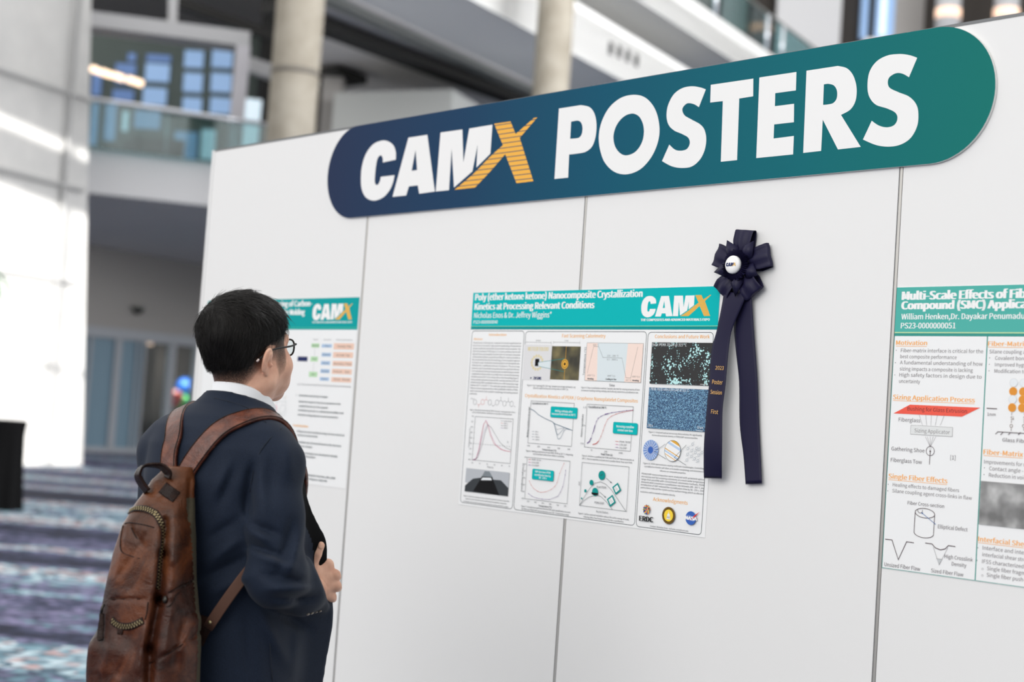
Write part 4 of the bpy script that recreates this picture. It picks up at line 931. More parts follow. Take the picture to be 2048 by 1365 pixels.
LEFT_POSTER=[
 ('header_band','R',0,0,933,105.7,'teal4'),
 ('header_band','R',0,97.7,933,100.2,'teal5'),
 ('title_text','T','In-Situ Process Monitoring of Carbon-',446.1,26.0,220.7,18.9,'white',0.025,'RIGHT','toring of Carbon-'),
 ('title_text','T','Fiber Resin Transfer Molding',492.1,55.0,136.0,18.8,'white',0.025,'RIGHT','sfer Molding'),
 ('logo','G',675.5,72.3,224.0,52.4),
 ('tagline_text','T','THE COMPOSITES AND ADVANCED MATERIALS EXPO',676.0,83.9,226.0,6.1,'white',0.015),
 ('flow_chart','R',683.4,152.0,728.6,165.8,'mint'),
 ('flow_chart','R',683.9,196.0,726.3,212.2,'mint'),
 ('flow_chart','R',681.7,246.9,729.4,263.9,'mint'),
 ('flow_chart','R',742.5,153.7,800.3,165.1,'baby'),
 ('flow_chart','R',746.3,182.5,799.1,194.9,'baby'),
 ('flow_chart','R',745.7,210.1,797.5,222.7,'baby'),
 ('flow_chart','R',746.6,236.5,797.9,249.5,'baby'),
 ('flow_chart','R',746.5,263.5,797.6,274.8,'baby'),
 ('flow_chart','R',810.6,150.1,922.5,170.7,'peach'),
 ('flow_chart','R',810.7,179.3,921.0,197.9,'peach'),
 ('flow_chart','R',811.9,208.4,919.5,224.8,'peach'),
 ('flow_chart','R',811.2,234.3,920.8,251.1,'peach'),
 ('flow_chart','R',811.2,261.9,921.1,277.4,'peach'),
 ('flow_chart','R',608.0,197.0,666.6,212.6,'navy'),
 ('flow_chart','L',[(703.9,168.5),(706.4,195.7)],0.7,'grey'),
 ('flow_chart','L',[(704.8,215.3),(704.6,245.5)],0.7,'grey'),
 ('flow_chart','T','Material',687.4,162.1,38.6,6.7,'grey',0),
 ('flow_chart','T','Tool',694.4,207.4,22.5,7.2,'grey',0),
 ('flow_chart','T','Air',696.9,258.8,18.9,7.3,'grey',0),
 ('flow_chart','T','Temp',759.1,162.7,25.7,6.0,'grey',0),
 ('flow_chart','T','Pressure',752.6,191.4,40.9,6.0,'grey',0),
 ('flow_chart','T','Vacuum',754.1,219.0,34.8,6.0,'grey',0),
 ('flow_chart','T','Resistance',751.5,246.4,42.9,6.0,'grey',0),
 ('flow_chart','T','Strain',756.9,272.1,28.6,5.9,'grey',0),
 ('flow_chart','T','Type',689.8,140.9,29.3,4.2,'grey',0),
 ('flow_chart','T','Sensors',751.2,141.2,43.0,4.2,'grey',0),
 ('flow_chart','T','Process parameters',822.5,141.1,88.5,4.1,'grey',0),
 ('flow_chart','T','Viscosity / Flow',830.4,163.6,78.0,6.6,'grey',0),
 ('flow_chart','T','Void content   Temp',827.6,192.6,75.1,6.6,'grey',0),
 ('flow_chart','T','Viscosity / Flow',816.1,220.8,99.4,6.5,'grey',0),
 ('flow_chart','T','Pressure     Gate',819.4,246.2,88.0,6.5,'grey',0),
 ('flow_chart','T','Strain   Shrink',825.1,271.5,86.9,6.5,'grey',0),
 ('caption_text','T','Fig. 2. Process parameters monitored by the sensing techniques during resin transfer molding',619.8,292.9,301.3,4.9,'grey',0),
 ('body_text','T','Embedded monitoring strategies',632.4,330.7,166.3,5.9,'ink2',0.012),
 ('body_text','T','Monitor the response to the process parameters in the',635.0,351.3,237.3,6.0,'ink2',0.012),
 ('body_text','T','complete flow process in the composite',636.1,366.1,168.1,5.9,'ink2',0.012),
 ('body_text','T','Sensitivity to pressure vs. estimated permeability trend',635.4,380.1,255.8,5.9,'ink2',0.012),
 ('body_text','T','estimation strategy depends on process parameters',634.8,395.4,229.9,5.9,'ink2',0.012),
 ('body_text','T','RTM process was monitored using real-time electrical',638.0,451.2,267.1,5.9,'ink2',0.012),
 ('body_text','T','resistance measurements',641.3,463.4,117.3,5.9,'ink2',0.012),
 ('body_text','T','Correlation was discovered based on the electrical',639.2,486.7,252.6,5.9,'ink2',0.012),
 ('body_text','T','resistance changes',638.3,499.5,94.8,5.8,'ink2',0.012),
 ('body_text','T','Monitoring strategies were developed to identify',641.2,521.4,235.7,5.9,'ink2',0.012),
 ('body_text','T','process deformities',642.7,532.6,112.5,5.9,'ink2',0.012),
 ('body_text','T','Nair,2021; Composite Structures,298,115890',666.4,592.2,207.2,5.9,'ink2',0.012),
 ('body_text','T','Chen,2019; Polymers 10(3) 290',668.0,604.8,161.0,5.9,'ink2',0.012),
 ('body_text','D',616.3,327.6,1.8,'ink2',0),
 ('heading_text','T','Conclusions',612.8,432.8,87.0,6.5,'orange',0.02),
 ('heading_text','T','References',611.8,572.1,76.3,5.9,'orange',0.02),
 ('sensor_diagram','D',494.4,378.5,13,'pinkish',0),
 ('sensor_diagram','D',530.3,365.1,30,'pale3',1.2),
 ('sensor_diagram','D',543.4,382.5,20,'pale3',1.2),
 ('sensor_diagram','L',[(479.9,351.8),(560.7,353.4)],1.0,'pale3'),
 ('sensor_diagram','L',[(555.1,331.1),(554.0,343.2)],1.5,'tan'),
 ('body_text','T','Carbon fiber composites are widely used in',40,150,250,6,'ink2',0.012),
 ('body_text','T','aerospace and automotive structures where',40,166,250,6,'ink2',0.012),
 ('body_text','T','resin flow must be followed during infusion',40,182,250,6,'ink2',0.012),
 ('body_text','T','so that dry spots and voids can be avoided',40,198,250,6,'ink2',0.012),
 ('body_text','T','before the part is fully cured.',40,214,250,6,'ink2',0.012),
 ('heading_text','T','Introduction',40,132,110,9,'orange',0.02),
 ('column_border','R',300,118,300.8,610,'pale3'),
]

# ------------------------------------------------------------------ printed sheets: items in mm from the top left corner
def flat_poly(mb, loops, y, m, S=0.001):         # polygons with holes on a vertical sheet facing -Y
    tri = tessellate_polygon([[Vector((p[0], p[1], 0)) for p in l] for l in loops])
    allp = [p for l in loops for p in l]
    V = [(p[0]*S, y, -p[1]*S) for p in allp]; F = []
    for a, b, c in tri:
        (ax, ay), (bx, by), (cx, cy) = allp[a][:2], allp[b][:2], allp[c][:2]
        F.append((a, b, c) if (bx-ax)*(cy-ay)-(by-ay)*(cx-ax) < 0 else (a, c, b))
    mb.add(V, F, m)
def circ(x, y, r, n=28): return [(x+r*math.cos(2*math.pi*k/n), y+r*math.sin(2*math.pi*k/n)) for k in range(n)]
def rrect(x0, y0, x1, y1, r):
    o = []
    for cx, cy, a in ((x1-r, y1-r, 0), (x0+r, y1-r, 90), (x0+r, y0+r, 180), (x1-r, y0+r, 270)):
        for k in range(7): t = math.radians(a+15*k); o.append((cx+r*math.cos(t), cy+r*math.sin(t)))
    return o
def stroke(mb, pts, w, y, m):
    V = []; F = []; n = len(pts); closed = pts[0] == pts[-1]
    for i, p in enumerate(pts):
        a = pts[max(i-1, 0)]; b = pts[min(i+1, n-1)]
        if closed and i in (0, n-1): a = pts[n-2]; b = pts[1]
        d1 = Vector((p[0]-a[0], p[1]-a[1])); d2 = Vector((b[0]-p[0], b[1]-p[1]))
        if d1.length < 1e-6: d1 = d2
        if d2.length < 1e-6: d2 = d1
        d1.normalize(); d2.normalize(); t = d1+d2
        if t.length < 1e-3: t = d2.copy()
        t.normalize(); nx, ny = -t.y, t.x; k = min(2.0, 1/max(0.35, abs(t.dot(d1))))*w/2
        V += [((p[0]+nx*k)*0.001, y, -(p[1]+ny*k)*0.001), ((p[0]-nx*k)*0.001, y, -(p[1]-ny*k)*0.001)]
    F = [(2*i, 2*i+2, 2*i+3, 2*i+1) for i in range(n-1)]
    mb.add(V, F, m)
def put_text(mb, it, y, vertical=False):
    text, x, yy, w, h, col, bold = it[2:9]
    v, f = glyphs(text, bold); x0, x1 = extent(text, bold); sx = w/max(1e-6, x1-x0); ox = x
    if len(it) > 9 and it[9] == 'RIGHT':
        a, b = extent(it[10], bold); sx = w/(b-a); ox = x+w-sx*(x1-x0)
    elif len(it) > 9:
        a, b = extent(it[9], bold); sx = w/(b-a)
    sy = h/CAPH
    if vertical: V = [((ox+h-(q[1]*sy))*0.001-h*0.001, y, -(yy-(q[0]-x0)*sx)*0.001) for q in v]; V = [((ox-q[1]*sy+0)*0.001, y, -(yy-(q[0]-x0)*sx)*0.001) for q in v]
    else: V = [((ox+(q[0]-x0)*sx)*0.001, y, -(yy-q[1]*sy)*0.001) for q in v]
    reps = (0.0,) if bold < 0.004 else (0.0, -1.0, 1.0)              # heavier type: the outline struck three times
    for i, r in enumerate(reps): mb.add([(q[0]+(0 if vertical else r*bold*sx*0.001), q[1]-i*2e-6, q[2]+(r*bold*sx*0.001 if vertical else 0)) for q in V], f, 'print_'+col)
LOGO_W = (364.7-175, 1014.1); 
def put_logo(mb, it, y, letters=True, mark=True, white='print_white', orange='logo_gold'):
    x, yb, w, h = it[2:6]; k = w/(1014.1-189.0); kz = h/(248.8-65.0)
    tr = lambda l: [(x+(p[0]-189.0)*k, yb-(248.8-p[1])*kz) for p in catmull(l, 5)]
    if letters:
        for c in 'CAM': flat_poly(mb, [tr(l) for l in SIGN[c]], y, white)
    if mark: flat_poly(mb, [tr(l) for l in SIGN['X']], y, orange)
def poster_parts(root, items):
    parts = {}; last = {}; cnt = {}
    def key_of(it):                              # every heading, callout, emblem and paragraph is a part of its own
        n, k = it[0], it[1]; L = last.get(n); new = False
        xy = (it[3], it[4]) if k in 'TV' else (it[2], it[3]) if k in ('R', 'RR', 'D', 'G', 'I') else it[2][0]
        if n == 'heading_text': new = k == 'T'
        elif n == 'callout': new = k == 'RR'
        elif n == 'emblem': new = L is None or abs(xy[0]-L[0]) > 45
        elif n in ('body_text', 'caption_text'): new = L is None or (k == 'T' and not (abs(xy[0]-L[0]) < 26 and -1 < xy[1]-L[1] < 19))
        elif n in ('column_border', 'micrograph'): new = k in ('RR', 'R', 'I')
        if new: cnt[n] = cnt.get(n, 0)+1
        if k != 'D' or n == 'emblem': last[n] = xy if not (n == 'emblem' and not new) else L
        c = cnt.get(n, 0)
        if k == 'D' and n == 'body_text':
            best = min(((abs(q[4]-xy[1])+.3*abs(q[3]-xy[0]), kk) for kk, l in parts.items() if kk[0] == n for q in l if q[1] == 'T'), default=(0, (n, c))); return best[1]
        return (n, c)
    for it in items: parts.setdefault(key_of(it), []).append(it)
    layer = -0.0013
    for (name, _k), its in parts.items():
        mb = MB(); marks = MB()
        for it in its:
            layer -= 8e-6; k = it[1]
            if k == 'T': put_text(mb, it, layer)
            elif k == 'V':
                put_text(mb, (it[0], 'T', it[2], it[3]+it[6], it[4], it[5], it[6], it[7], it[8] if len(it) > 8 else 0), layer, True)
            elif k == 'R': x0, y0, x1, y1, c = it[2:7]; flat_poly(mb, [[(x0, y0), (x1, y0), (x1, y1), (x0, y1)]], layer, 'print_'+c)
            elif k == 'P': flat_poly(mb, [it[2]], layer, 'print_'+it[3])
            elif k == 'L': stroke(mb, it[2], it[3], layer, 'print_'+it[4])
            elif k == 'D':
                x, y, r, c, ring = it[2:7]
                flat_poly(mb, [circ(x, y, r)]+([circ(x, y, max(0.05, r-ring))] if ring else []), layer, 'print_'+c)
            elif k == 'RR':
                x0, y0, x1, y1, r, w, c, fill = it[2:10]
                if fill: flat_poly(mb, [rrect(x0, y0, x1, y1, r)], layer, 'print_'+fill); layer -= 8e-6
                flat_poly(mb, [rrect(x0, y0, x1, y1, r), rrect(x0+w, y0+w, x1-w, y1-w, max(0.1, r-w))], layer, 'print_'+c)
            elif k == 'I': x0, y0, x1, y1, c = it[2:7]; flat_poly(mb, [[(x0, y0), (x1, y0), (x1, y1), (x0, y1)]], layer, c)
            elif k == 'G': put_logo(mb, it, layer, True, False); put_logo(marks, it, layer-8e-6, False, True)
        o = mb.build(name, root)
        if marks.v: marks.build('logo_mark', o, label='orange striped letter X of the logo')
# ------------------------------------------------------------------ scene materials
def _panel(nt, b):
    n = N(nt, 'ShaderNodeTexNoise', i_Scale=260.0, i_Detail=2.0); nt.links.new(coords(nt), n.inputs['Vector']); bump(nt, b, n.outputs['Fac'], 0.03, 0.001)
mat('panel_white', (232, 232, 232), 0.42, spec=0.4, build=_panel)
mat('aluminium', (200, 198, 194), 0.38, metal=0.7)
mat('rail_grey', (116, 118, 120), 0.45, metal=0.6)
mat('gap_dark', (70, 72, 74), 0.8)
def _sign(nt, b):
    t = nt.nodes.new('ShaderNodeTexCoord'); sx = nt.nodes.new('ShaderNodeSeparateXYZ'); nt.links.new(t.outputs['Object'], sx.inputs[0])
    d = N(nt, 'ShaderNodeMath', operation='DIVIDE'); d.inputs[1].default_value = 2.435; nt.links.new(sx.outputs['X'], d.inputs[0])
    r = ramp(nt, [(0.0, (37, 50, 80)), (0.28, (27, 62, 94)), (0.52, (17, 83, 108)), (0.8, (16, 104, 113)), (1.0, (21, 115, 108))]); nt.links.new(d.outputs[0], r.inputs[0]); nt.links.new(r.outputs[0], b.inputs['Base Color'])
mat('sign_print', (30, 90, 110), 0.65, spec=0.12, build=_sign)
mat('foam_edge', (232, 232, 230), 0.6)
mat('letter_white', (238, 238, 238), 0.45)
def _gold(period, line):
    def f(nt, b):
        t = nt.nodes.new('ShaderNodeTexCoord'); sx = nt.nodes.new('ShaderNodeSeparateXYZ'); nt.links.new(t.outputs['Object'], sx.inputs[0])
        d = N(nt, 'ShaderNodeMath', operation='DIVIDE'); d.inputs[1].default_value = period; nt.links.new(sx.outputs['Z'], d.inputs[0])
        fr = N(nt, 'ShaderNodeMath', operation='FRACT'); nt.links.new(d.outputs[0], fr.inputs[0])
        r = ramp(nt, [(0.0, line), (0.17, (240, 176, 54))], 'CONSTANT'); nt.links.new(fr.outputs[0], r.inputs[0]); nt.links.new(r.outputs[0], b.inputs['Base Color'])
    return f
mat('sign_gold', (238, 176, 62), 0.45, build=_gold(0.01415, (34, 66, 96)))
mat('logo_gold', (238, 186, 92), 0.5, build=_gold(0.0041, (140, 176, 130)))
def _micro(thr_lo, thr_hi, scale, dark, mid, light, kind):
    def f(nt, b):
        v = coords(nt)
        if kind == 'flakes':
            n = N(nt, 'ShaderNodeTexNoise', i_Scale=26.0, i_Detail=1.0); vo = N(nt, 'ShaderNodeTexVoronoi', i_Scale=scale); nt.links.new(v, n.inputs['Vector']); nt.links.new(v, vo.inputs['Vector'])
            mu = N(nt, 'ShaderNodeMath', operation='MULTIPLY_ADD'); nt.links.new(n.outputs['Fac'], mu.inputs[0]); mu.inputs[1].default_value = 1.5
            su = N(nt, 'ShaderNodeMath', operation='MULTIPLY'); nt.links.new(vo.outputs['Distance'], su.inputs[0]); su.inputs[1].default_value = -1.0; nt.links.new(su.outputs[0], mu.inputs[2])
            src = mu.outputs[0]
        else:
            n = N(nt, 'ShaderNodeTexNoise', i_Scale=scale, i_Detail=2.0); nt.links.new(v, n.inputs['Vector']); src = n.outputs['Fac']
        r = ramp(nt, [(thr_lo, dark), ((thr_lo+thr_hi)/2, mid), (thr_hi, light)]); nt.links.new(src, r.inputs[0]); nt.links.new(r.outputs[0], b.inputs['Base Color'])
    return f
mat('micro_flakes', (40, 60, 60), 0.4, build=_micro(0.42, 0.54, 165.0, (26, 26, 28), (60, 120, 130), (196, 240, 240), 'flakes'))
mat('micro_grains', (60, 110, 150), 0.4, build=_micro(0.36, 0.66, 420.0, (22, 40, 66), (52, 100, 146), (150, 200, 222), 'grains'))
mat('fibre_grey', (150, 150, 150), 0.5, build=_micro(0.32, 0.72, 22.0, (112, 112, 112), (150, 150, 150), (196, 196, 196), 'grains'))
mat('chip_pale', (222, 222, 224), 0.5)
mat('chip_dark', (92, 86, 58), 0.5, build=_micro(0.35, 0.7, 18.0, (44, 42, 30), (88, 82, 54), (128, 116, 74), 'grains'))
mat('satin_navy', (28, 26, 55), 0.45, spec=0.22)
mat('satin_gold', (242, 190, 110), 0.45)
# ------------------------------------------------------------------ display wall
PW = 0.99; WALL_T = 0.035; TOP = 2.474
panel_labels = ['white display panel at the free left end of the poster wall, behind the reading man', 'white display panel between the left poster and the winning poster',
                'white display panel holding the rosette, between the two middle posts', 'white display panel at the right edge, carrying the fibre sizing poster']
for k in range(4):
    p = MB().box((k*PW+0.0055, 0, 0.0), ((k+1)*PW-0.0055, WALL_T, TOP), 'panel_white').build('display_panel', label=panel_labels[k], cat='panel', group='panels of the poster wall')
    MB().box((k*PW+0.0055, -0.001, TOP), ((k+1)*PW-0.0055, WALL_T+0.001, TOP+0.007), 'rail_grey').build('top_rail', p, label='thin grey metal rail along the panel top')
post_labels = ['slim pale end post closing the left edge of the poster wall', 'slim metal post at the right edge of the left poster', 'slim metal post on the seam crossing behind the winning poster', 'slim metal post at the left edge of the fibre sizing poster']
for k in range(4):
    x = k*PW; mb = MB()
    mb.box((x-0.0032, 0.0012, 0), (x+0.0032, WALL_T-0.001, TOP+0.004), 'aluminium')
    if k == 0: mb.box((x-0.012, -0.001, 0), (x+0.004, WALL_T+0.002, TOP+0.006), 'panel_white')
    po = mb.build('panel_post', label=post_labels[k], cat='post', group='posts of the poster wall')
    if k: MB().box((x-0.0054, 0.006, 0), (x-0.0033, 0.012, TOP), 'gap_dark').box((x+0.0033, 0.006, 0), (x+0.0054, 0.012, TOP), 'gap_dark').build('shadow_groove', po, label='dark groove beside the post')
# ------------------------------------------------------------------ header sign
SGX, SGZ, SGW, SGH = 0.759, 2.4775, 2.4365, 0.3045
sign = empty('header_sign', (SGX, 0.0, SGZ), 0, 'long rounded navy to teal sign board reading CAMX POSTERS along the wall top', 'sign')
loop = rrect(0, 0, SGW*1000, SGH*1000, 138)
loop = []
for cx, a0, rad in ((SGW*1000-150, -90, 1), (150, 90, 1)):
    for k in range(33):
        t = math.radians(a0+180*k/32); loop.append((cx+150*math.cos(t), 152.25+152.25*math.sin(t)))
fr = [(p[0]*.001, -0.0085, -p[1]*.001) for p in loop]; bk = [(p[0]*.001, -0.0015, -p[1]*.001) for p in loop]
mb = MB(); n = len(loop); mb.add(fr, [tuple(range(n))], 'sign_print'); mb.add(fr+bk, [(i, (i+1) % n, n+(i+1) % n, n+i) for i in range(n)]+[tuple(range(n, 2*n))], 'foam_edge')
fix_normals(mb.build('board', sign, label='foam board printed navy to teal'))
for c in ('C', 'A', 'M', 'P', 'O', 'S', 'T', 'E', 'R', 'S2'):
    mb = MB(); flat_poly(mb, [catmull(l, 10) for l in SIGN[c]], -0.0088, 'letter_white'); mb.build('letter_'+c[0].lower(), sign, label='white printed letter '+c[0])
mb = MB(); flat_poly(mb, [catmull(l, 10) for l in SIGN['X']], -0.0089, 'sign_gold'); mb.build('logo_mark', sign, label='golden striped letter X')
# ------------------------------------------------------------------ posters
def poster(u, z, w, h, items, label):
    r = empty('research_poster', (u, 0, z), 0, label, 'poster', 'research posters on the wall')
    MB().box((0, -0.0012, -h), (w, -0.0002, 0), 'paper').build('sheet', r)
    poster_parts(r, items)
    return r
poster(1.5381, 1.9158, 0.9326, 0.6222, MAIN_POSTER, 'teal headed poster on nanocomposite crystallization, with the navy rosette over its corner')
poster(2.9761, 1.9018, 0.933, 0.622, RIGHT_POSTER, 'green headed poster on multi-scale fibre sizing, cut by the right edge')
poster(0.0462, 1.9120, 0.933, 0.6185, LEFT_POSTER, 'blurred teal headed poster partly hidden behind the man, furthest along the wall')
# ------------------------------------------------------------------ rosette
def on_wall(px, py, off):                        # where the sight line meets a plane standing off the wall front
    d = _fw+_rt*(px-1024)/F_PX-_up*(py-682.5)/F_PX; t = (-off-CAM[1])/d[1]; return CAM+d*t
t7 = lambda x, y: (1380+x/4.875, 440+y/4.875)
t8 = lambda x, y: (1380+x/4.705, 700+y/4.705)
RC = on_wall(*t7(457, 445), 0.03); ros = empty('award_rosette', (RC[0], 0, RC[2]), 0, 'dark navy satin prize rosette with a white centre button and two long tails', 'rosette')
RO = np.array([RC[0], 0.0, RC[2]])
def loc7(x, y, off): return on_wall(*t7(x, y), off)-RO
def loc8(x, y, off): return on_wall(*t8(x, y), off)-RO
def bow_loop(name, ex, ey, w, o0, o1, lab, pinch=0.45):
    e = loc7(ex, ey, o1); L = math.hypot(e[0], e[2]); dr = np.array([e[0]/L, 0, e[2]/L]); sd = np.cross(dr, [0, 1, 0])
    pts = []; W = []
    for r, o, ww in ((0.012, 0.010, pinch), (0.035, 0.022, .72), (0.060, o1+.004, .95), (L-0.004, o1, 1), (L, o1-0.005, 1), (L-0.003, o1-0.012, 1), (L*.6, o0, .95), (0.02, 0.004, .6)):
        pts.append(dr*r*(1 if r < L*.7 or r > .03 else 1)+np.array([0, -o, 0])); W.append(w*ww)
    mb = MB(); n = 6
    P = spline3(pts, n); Wd = [float(np.interp(i, [k*n for k in range(len(W))], W)) for i in range(len(P))]
    # a cross section that is slightly cupped, wide in sd
    V = []; F = []; K = 9
    for i, p in enumerate(P):
        for k in range(K):
            s = k/(K-1)*2-1
            V.append(p+sd*s*Wd[i]/2+np.array([0, -0.004*math.cos(s*5)*(1-i/len(P)), 0]))
    for i in range(len(P)-1):
        for k in range(K-1): F.append((i*K+k, i*K+k+1, (i+1)*K+k+1, (i+1)*K+k))
    mb.add(V, F, 'satin_navy', True)
    o = mb.build(name, ros, label=lab); md = o.modifiers.new('th', 'SOLIDIFY'); md.thickness = 0.0008; return o
bow_loop('bow_loop', 532, 100, 0.056, 0.004, 0.020, 'bow loop pointing straight up')
bow_loop('bow_loop', 243, 335, 0.056, 0.004, 0.020, 'bow loop pointing left')
bow_loop('bow_loop', 762, 338, 0.060, 0.004, 0.020, 'bow loop pointing right')
bow_loop('bow_loop', 290, 715, 0.055, 0.006, 0.026, 'bow loop pointing down left')
bow_loop('bow_loop', 615, 718, 0.056, 0.006, 0.026, 'bow loop pointing down right')
def spike(ex, ey, w, o, lab):                    # a folded, pointed ribbon petal
    e = loc7(ex, ey, o); L = math.hypot(e[0], e[2]); dr = np.array([e[0]/L, 0, e[2]/L]); sd = np.cross(dr, [0, 1, 0]); up = np.array([0, -1.0, 0])
    V = [dr*.01+sd*w*.25+up*.012, dr*.01-sd*w*.25+up*.012, dr*L*.55+sd*w*.52+up*(o-.006), dr*L*.55-sd*w*.52+up*(o-.004), dr*L*.5+up*(o+.008), dr*L+up*o, dr*L*.75+sd*w*.2+up*(o+.004)]
    mb = MB().add(V, [(0, 2, 4), (0, 4, 1), (1, 4, 3), (2, 5, 6), (2, 6, 4), (4, 6, 5), (4, 5, 3)], 'satin_navy', True)
    o_ = mb.build('petal', ros, label=lab); o_.modifiers.new('th', 'SOLIDIFY').thickness = 0.0008
spike(362, 198, 0.040, 0.030, 'pointed petal up left'); spike(622, 205, 0.042, 0.030, 'pointed petal up right'); spike(234, 512, 0.040, 0.030, 'pointed petal low left')
spike(662, 542, 0.042, 0.030, 'pointed petal low right'); spike(442, 752, 0.034, 0.034, 'pointed petal at the bottom')
# pleated ruffle: zigzag ring
V = []; F = []; NP = 84
for i in range(NP):
    an = 2*math.pi*i/NP; z = 1 if i % 2 else -1; wob = 1+0.05*math.sin(i*1.7)
    for r, o, zz in ((0.020, 0.040, 0.001), (0.030, 0.041, 0.0035), (0.0375*wob, 0.036, 0.0045)):
        V.append((r*math.cos(an), -(o+z*zz), r*math.sin(an)))
for i in range(NP):
    j = (i+1) % NP
    for k in range(2): F.append((i*3+k, j*3+k, j*3+k+1, i*3+k+1))
o = MB().add(V, F, 'satin_navy').build('pleated_ruffle', ros, label='ring of small navy pleats around the button'); o.modifiers.new('th', 'SOLIDIFY').thickness = 0.0006
bt = MB().lathe([(0.0, 0.052), (0.016, 0.0515), (0.0205, 0.0495), (0.0222, 0.047), (0.0222, 0.036), (0.0, 0.036)][::-1], 'letter_white', 40, ((0, 0, 0), (0, -1, 0))).build('button', ros, label='glossy white round button'); fix_normals(bt)
mb = MB(); mk = MB(); put_logo(mb, ('', 'G', -15.5, 4.5, 30.0, 8.6), -0.0524, True, False, 'print_navy'); mb.build('button_logo', bt, label='small navy letters CAM on the button')
put_logo(mk, ('', 'G', -15.5, 4.5, 30.0, 8.6), -0.0525, False, True); mk.build('logo_mark', bt, label='tiny golden letter X')
def tail(rows, lab):                             # rows: left point, right point, standoff left, standoff right
    V = []; F = []; K = 9; dense = []
    A = spline3([r[0] for r in rows], 6); B = spline3([r[1] for r in rows], 6)
    for a, b in zip(A, B):
        for k in range(K): V.append(a+(b-a)*k/(K-1)+np.array([0, -0.0015*math.sin(math.pi*k/(K-1)), 0]))
    n = len(A)
    for i in range(n-1):
        for k in range(K-1): F.append((i*K+k, i*K+k+1, (i+1)*K+k+1, (i+1)*K+k))
    base = len(V); a, b = A[-1], B[-1]; Z = 16   # pinked lower edge
    for k in range(Z):
        p0 = a+(b-a)*k/Z; p1 = a+(b-a)*(k+1)/Z; pm = (p0+p1)/2+np.array([0, 0, -0.0042])
        i0 = len(V); V += [p0, p1, pm]; F.append((i0, i0+1, i0+2))
    o = MB().add(V, F, 'satin_navy', True).build('ribbon_tail', ros, label=lab); o.modifiers.new('th', 'SOLIDIFY').thickness = 0.0007; return o
rt_ = tail([(loc7(470, 700, .016), loc7(598, 700, .016)), (loc7(430, 1000, .012), loc7(615, 960, .012)), (loc8(432, 0, .010), loc8(612, -40, .010)), (loc8(463, 300, .010), loc8(634, 270, .010)), (loc8(470, 700, .008), loc8(650, 690, .008)), (loc8(505, 1000, .009), loc8(664, 985, .009)), (loc8(524, 1258, .012), loc8(676, 1250, .012))], 'plain right hand ribbon tail')
lt_ = tail([(loc7(330, 700, .024), loc7(530, 720, .024)), (loc7(318, 800, .026), loc7(528, 790, .026)), (loc7(262, 1080, .026), loc7(415, 1060, .026)), (loc8(205, 0, .026), loc8(365, 0, .028)), (loc8(180, 330, .030), loc8(335, 330, .034)), (loc8(160, 540, .036), loc8(308, 560, .038)), (loc8(135, 850, .040), loc8(303, 870, .040)), (loc8(130, 1050, .034), loc8(300, 1060, .036)), (loc8(132, 1200, .024), loc8(300, 1203, .026))], 'left hand ribbon tail with gold printed words')
for txt, xa, ya, xb, yb, h, off in (('2023', 240, 187, 318, 190, 34, .0325), ('Poster', 210, 322, 308, 328, 40, .036), ('Session', 194, 415, 300, 424, 38, .0385), ('First', 200, 600, 265, 606, 38, .041)):
    a = loc8(xa, ya, off); b = loc8(xb, yb, off); c = loc8(xa+4, ya-h, off); v, f = glyphs(txt, 0.02); x0, x1 = extent(txt, 0.02)
    ex = (b-a)/(x1-x0); ez = (c-a)/CAPH
    MB().add([a+ex*(q[0]-x0)+ez*q[1]+np.array([0, -.0012, 0]) for q in v], f, 'satin_gold').build('gold_lettering', lt_, label='gold printed word on the tail')
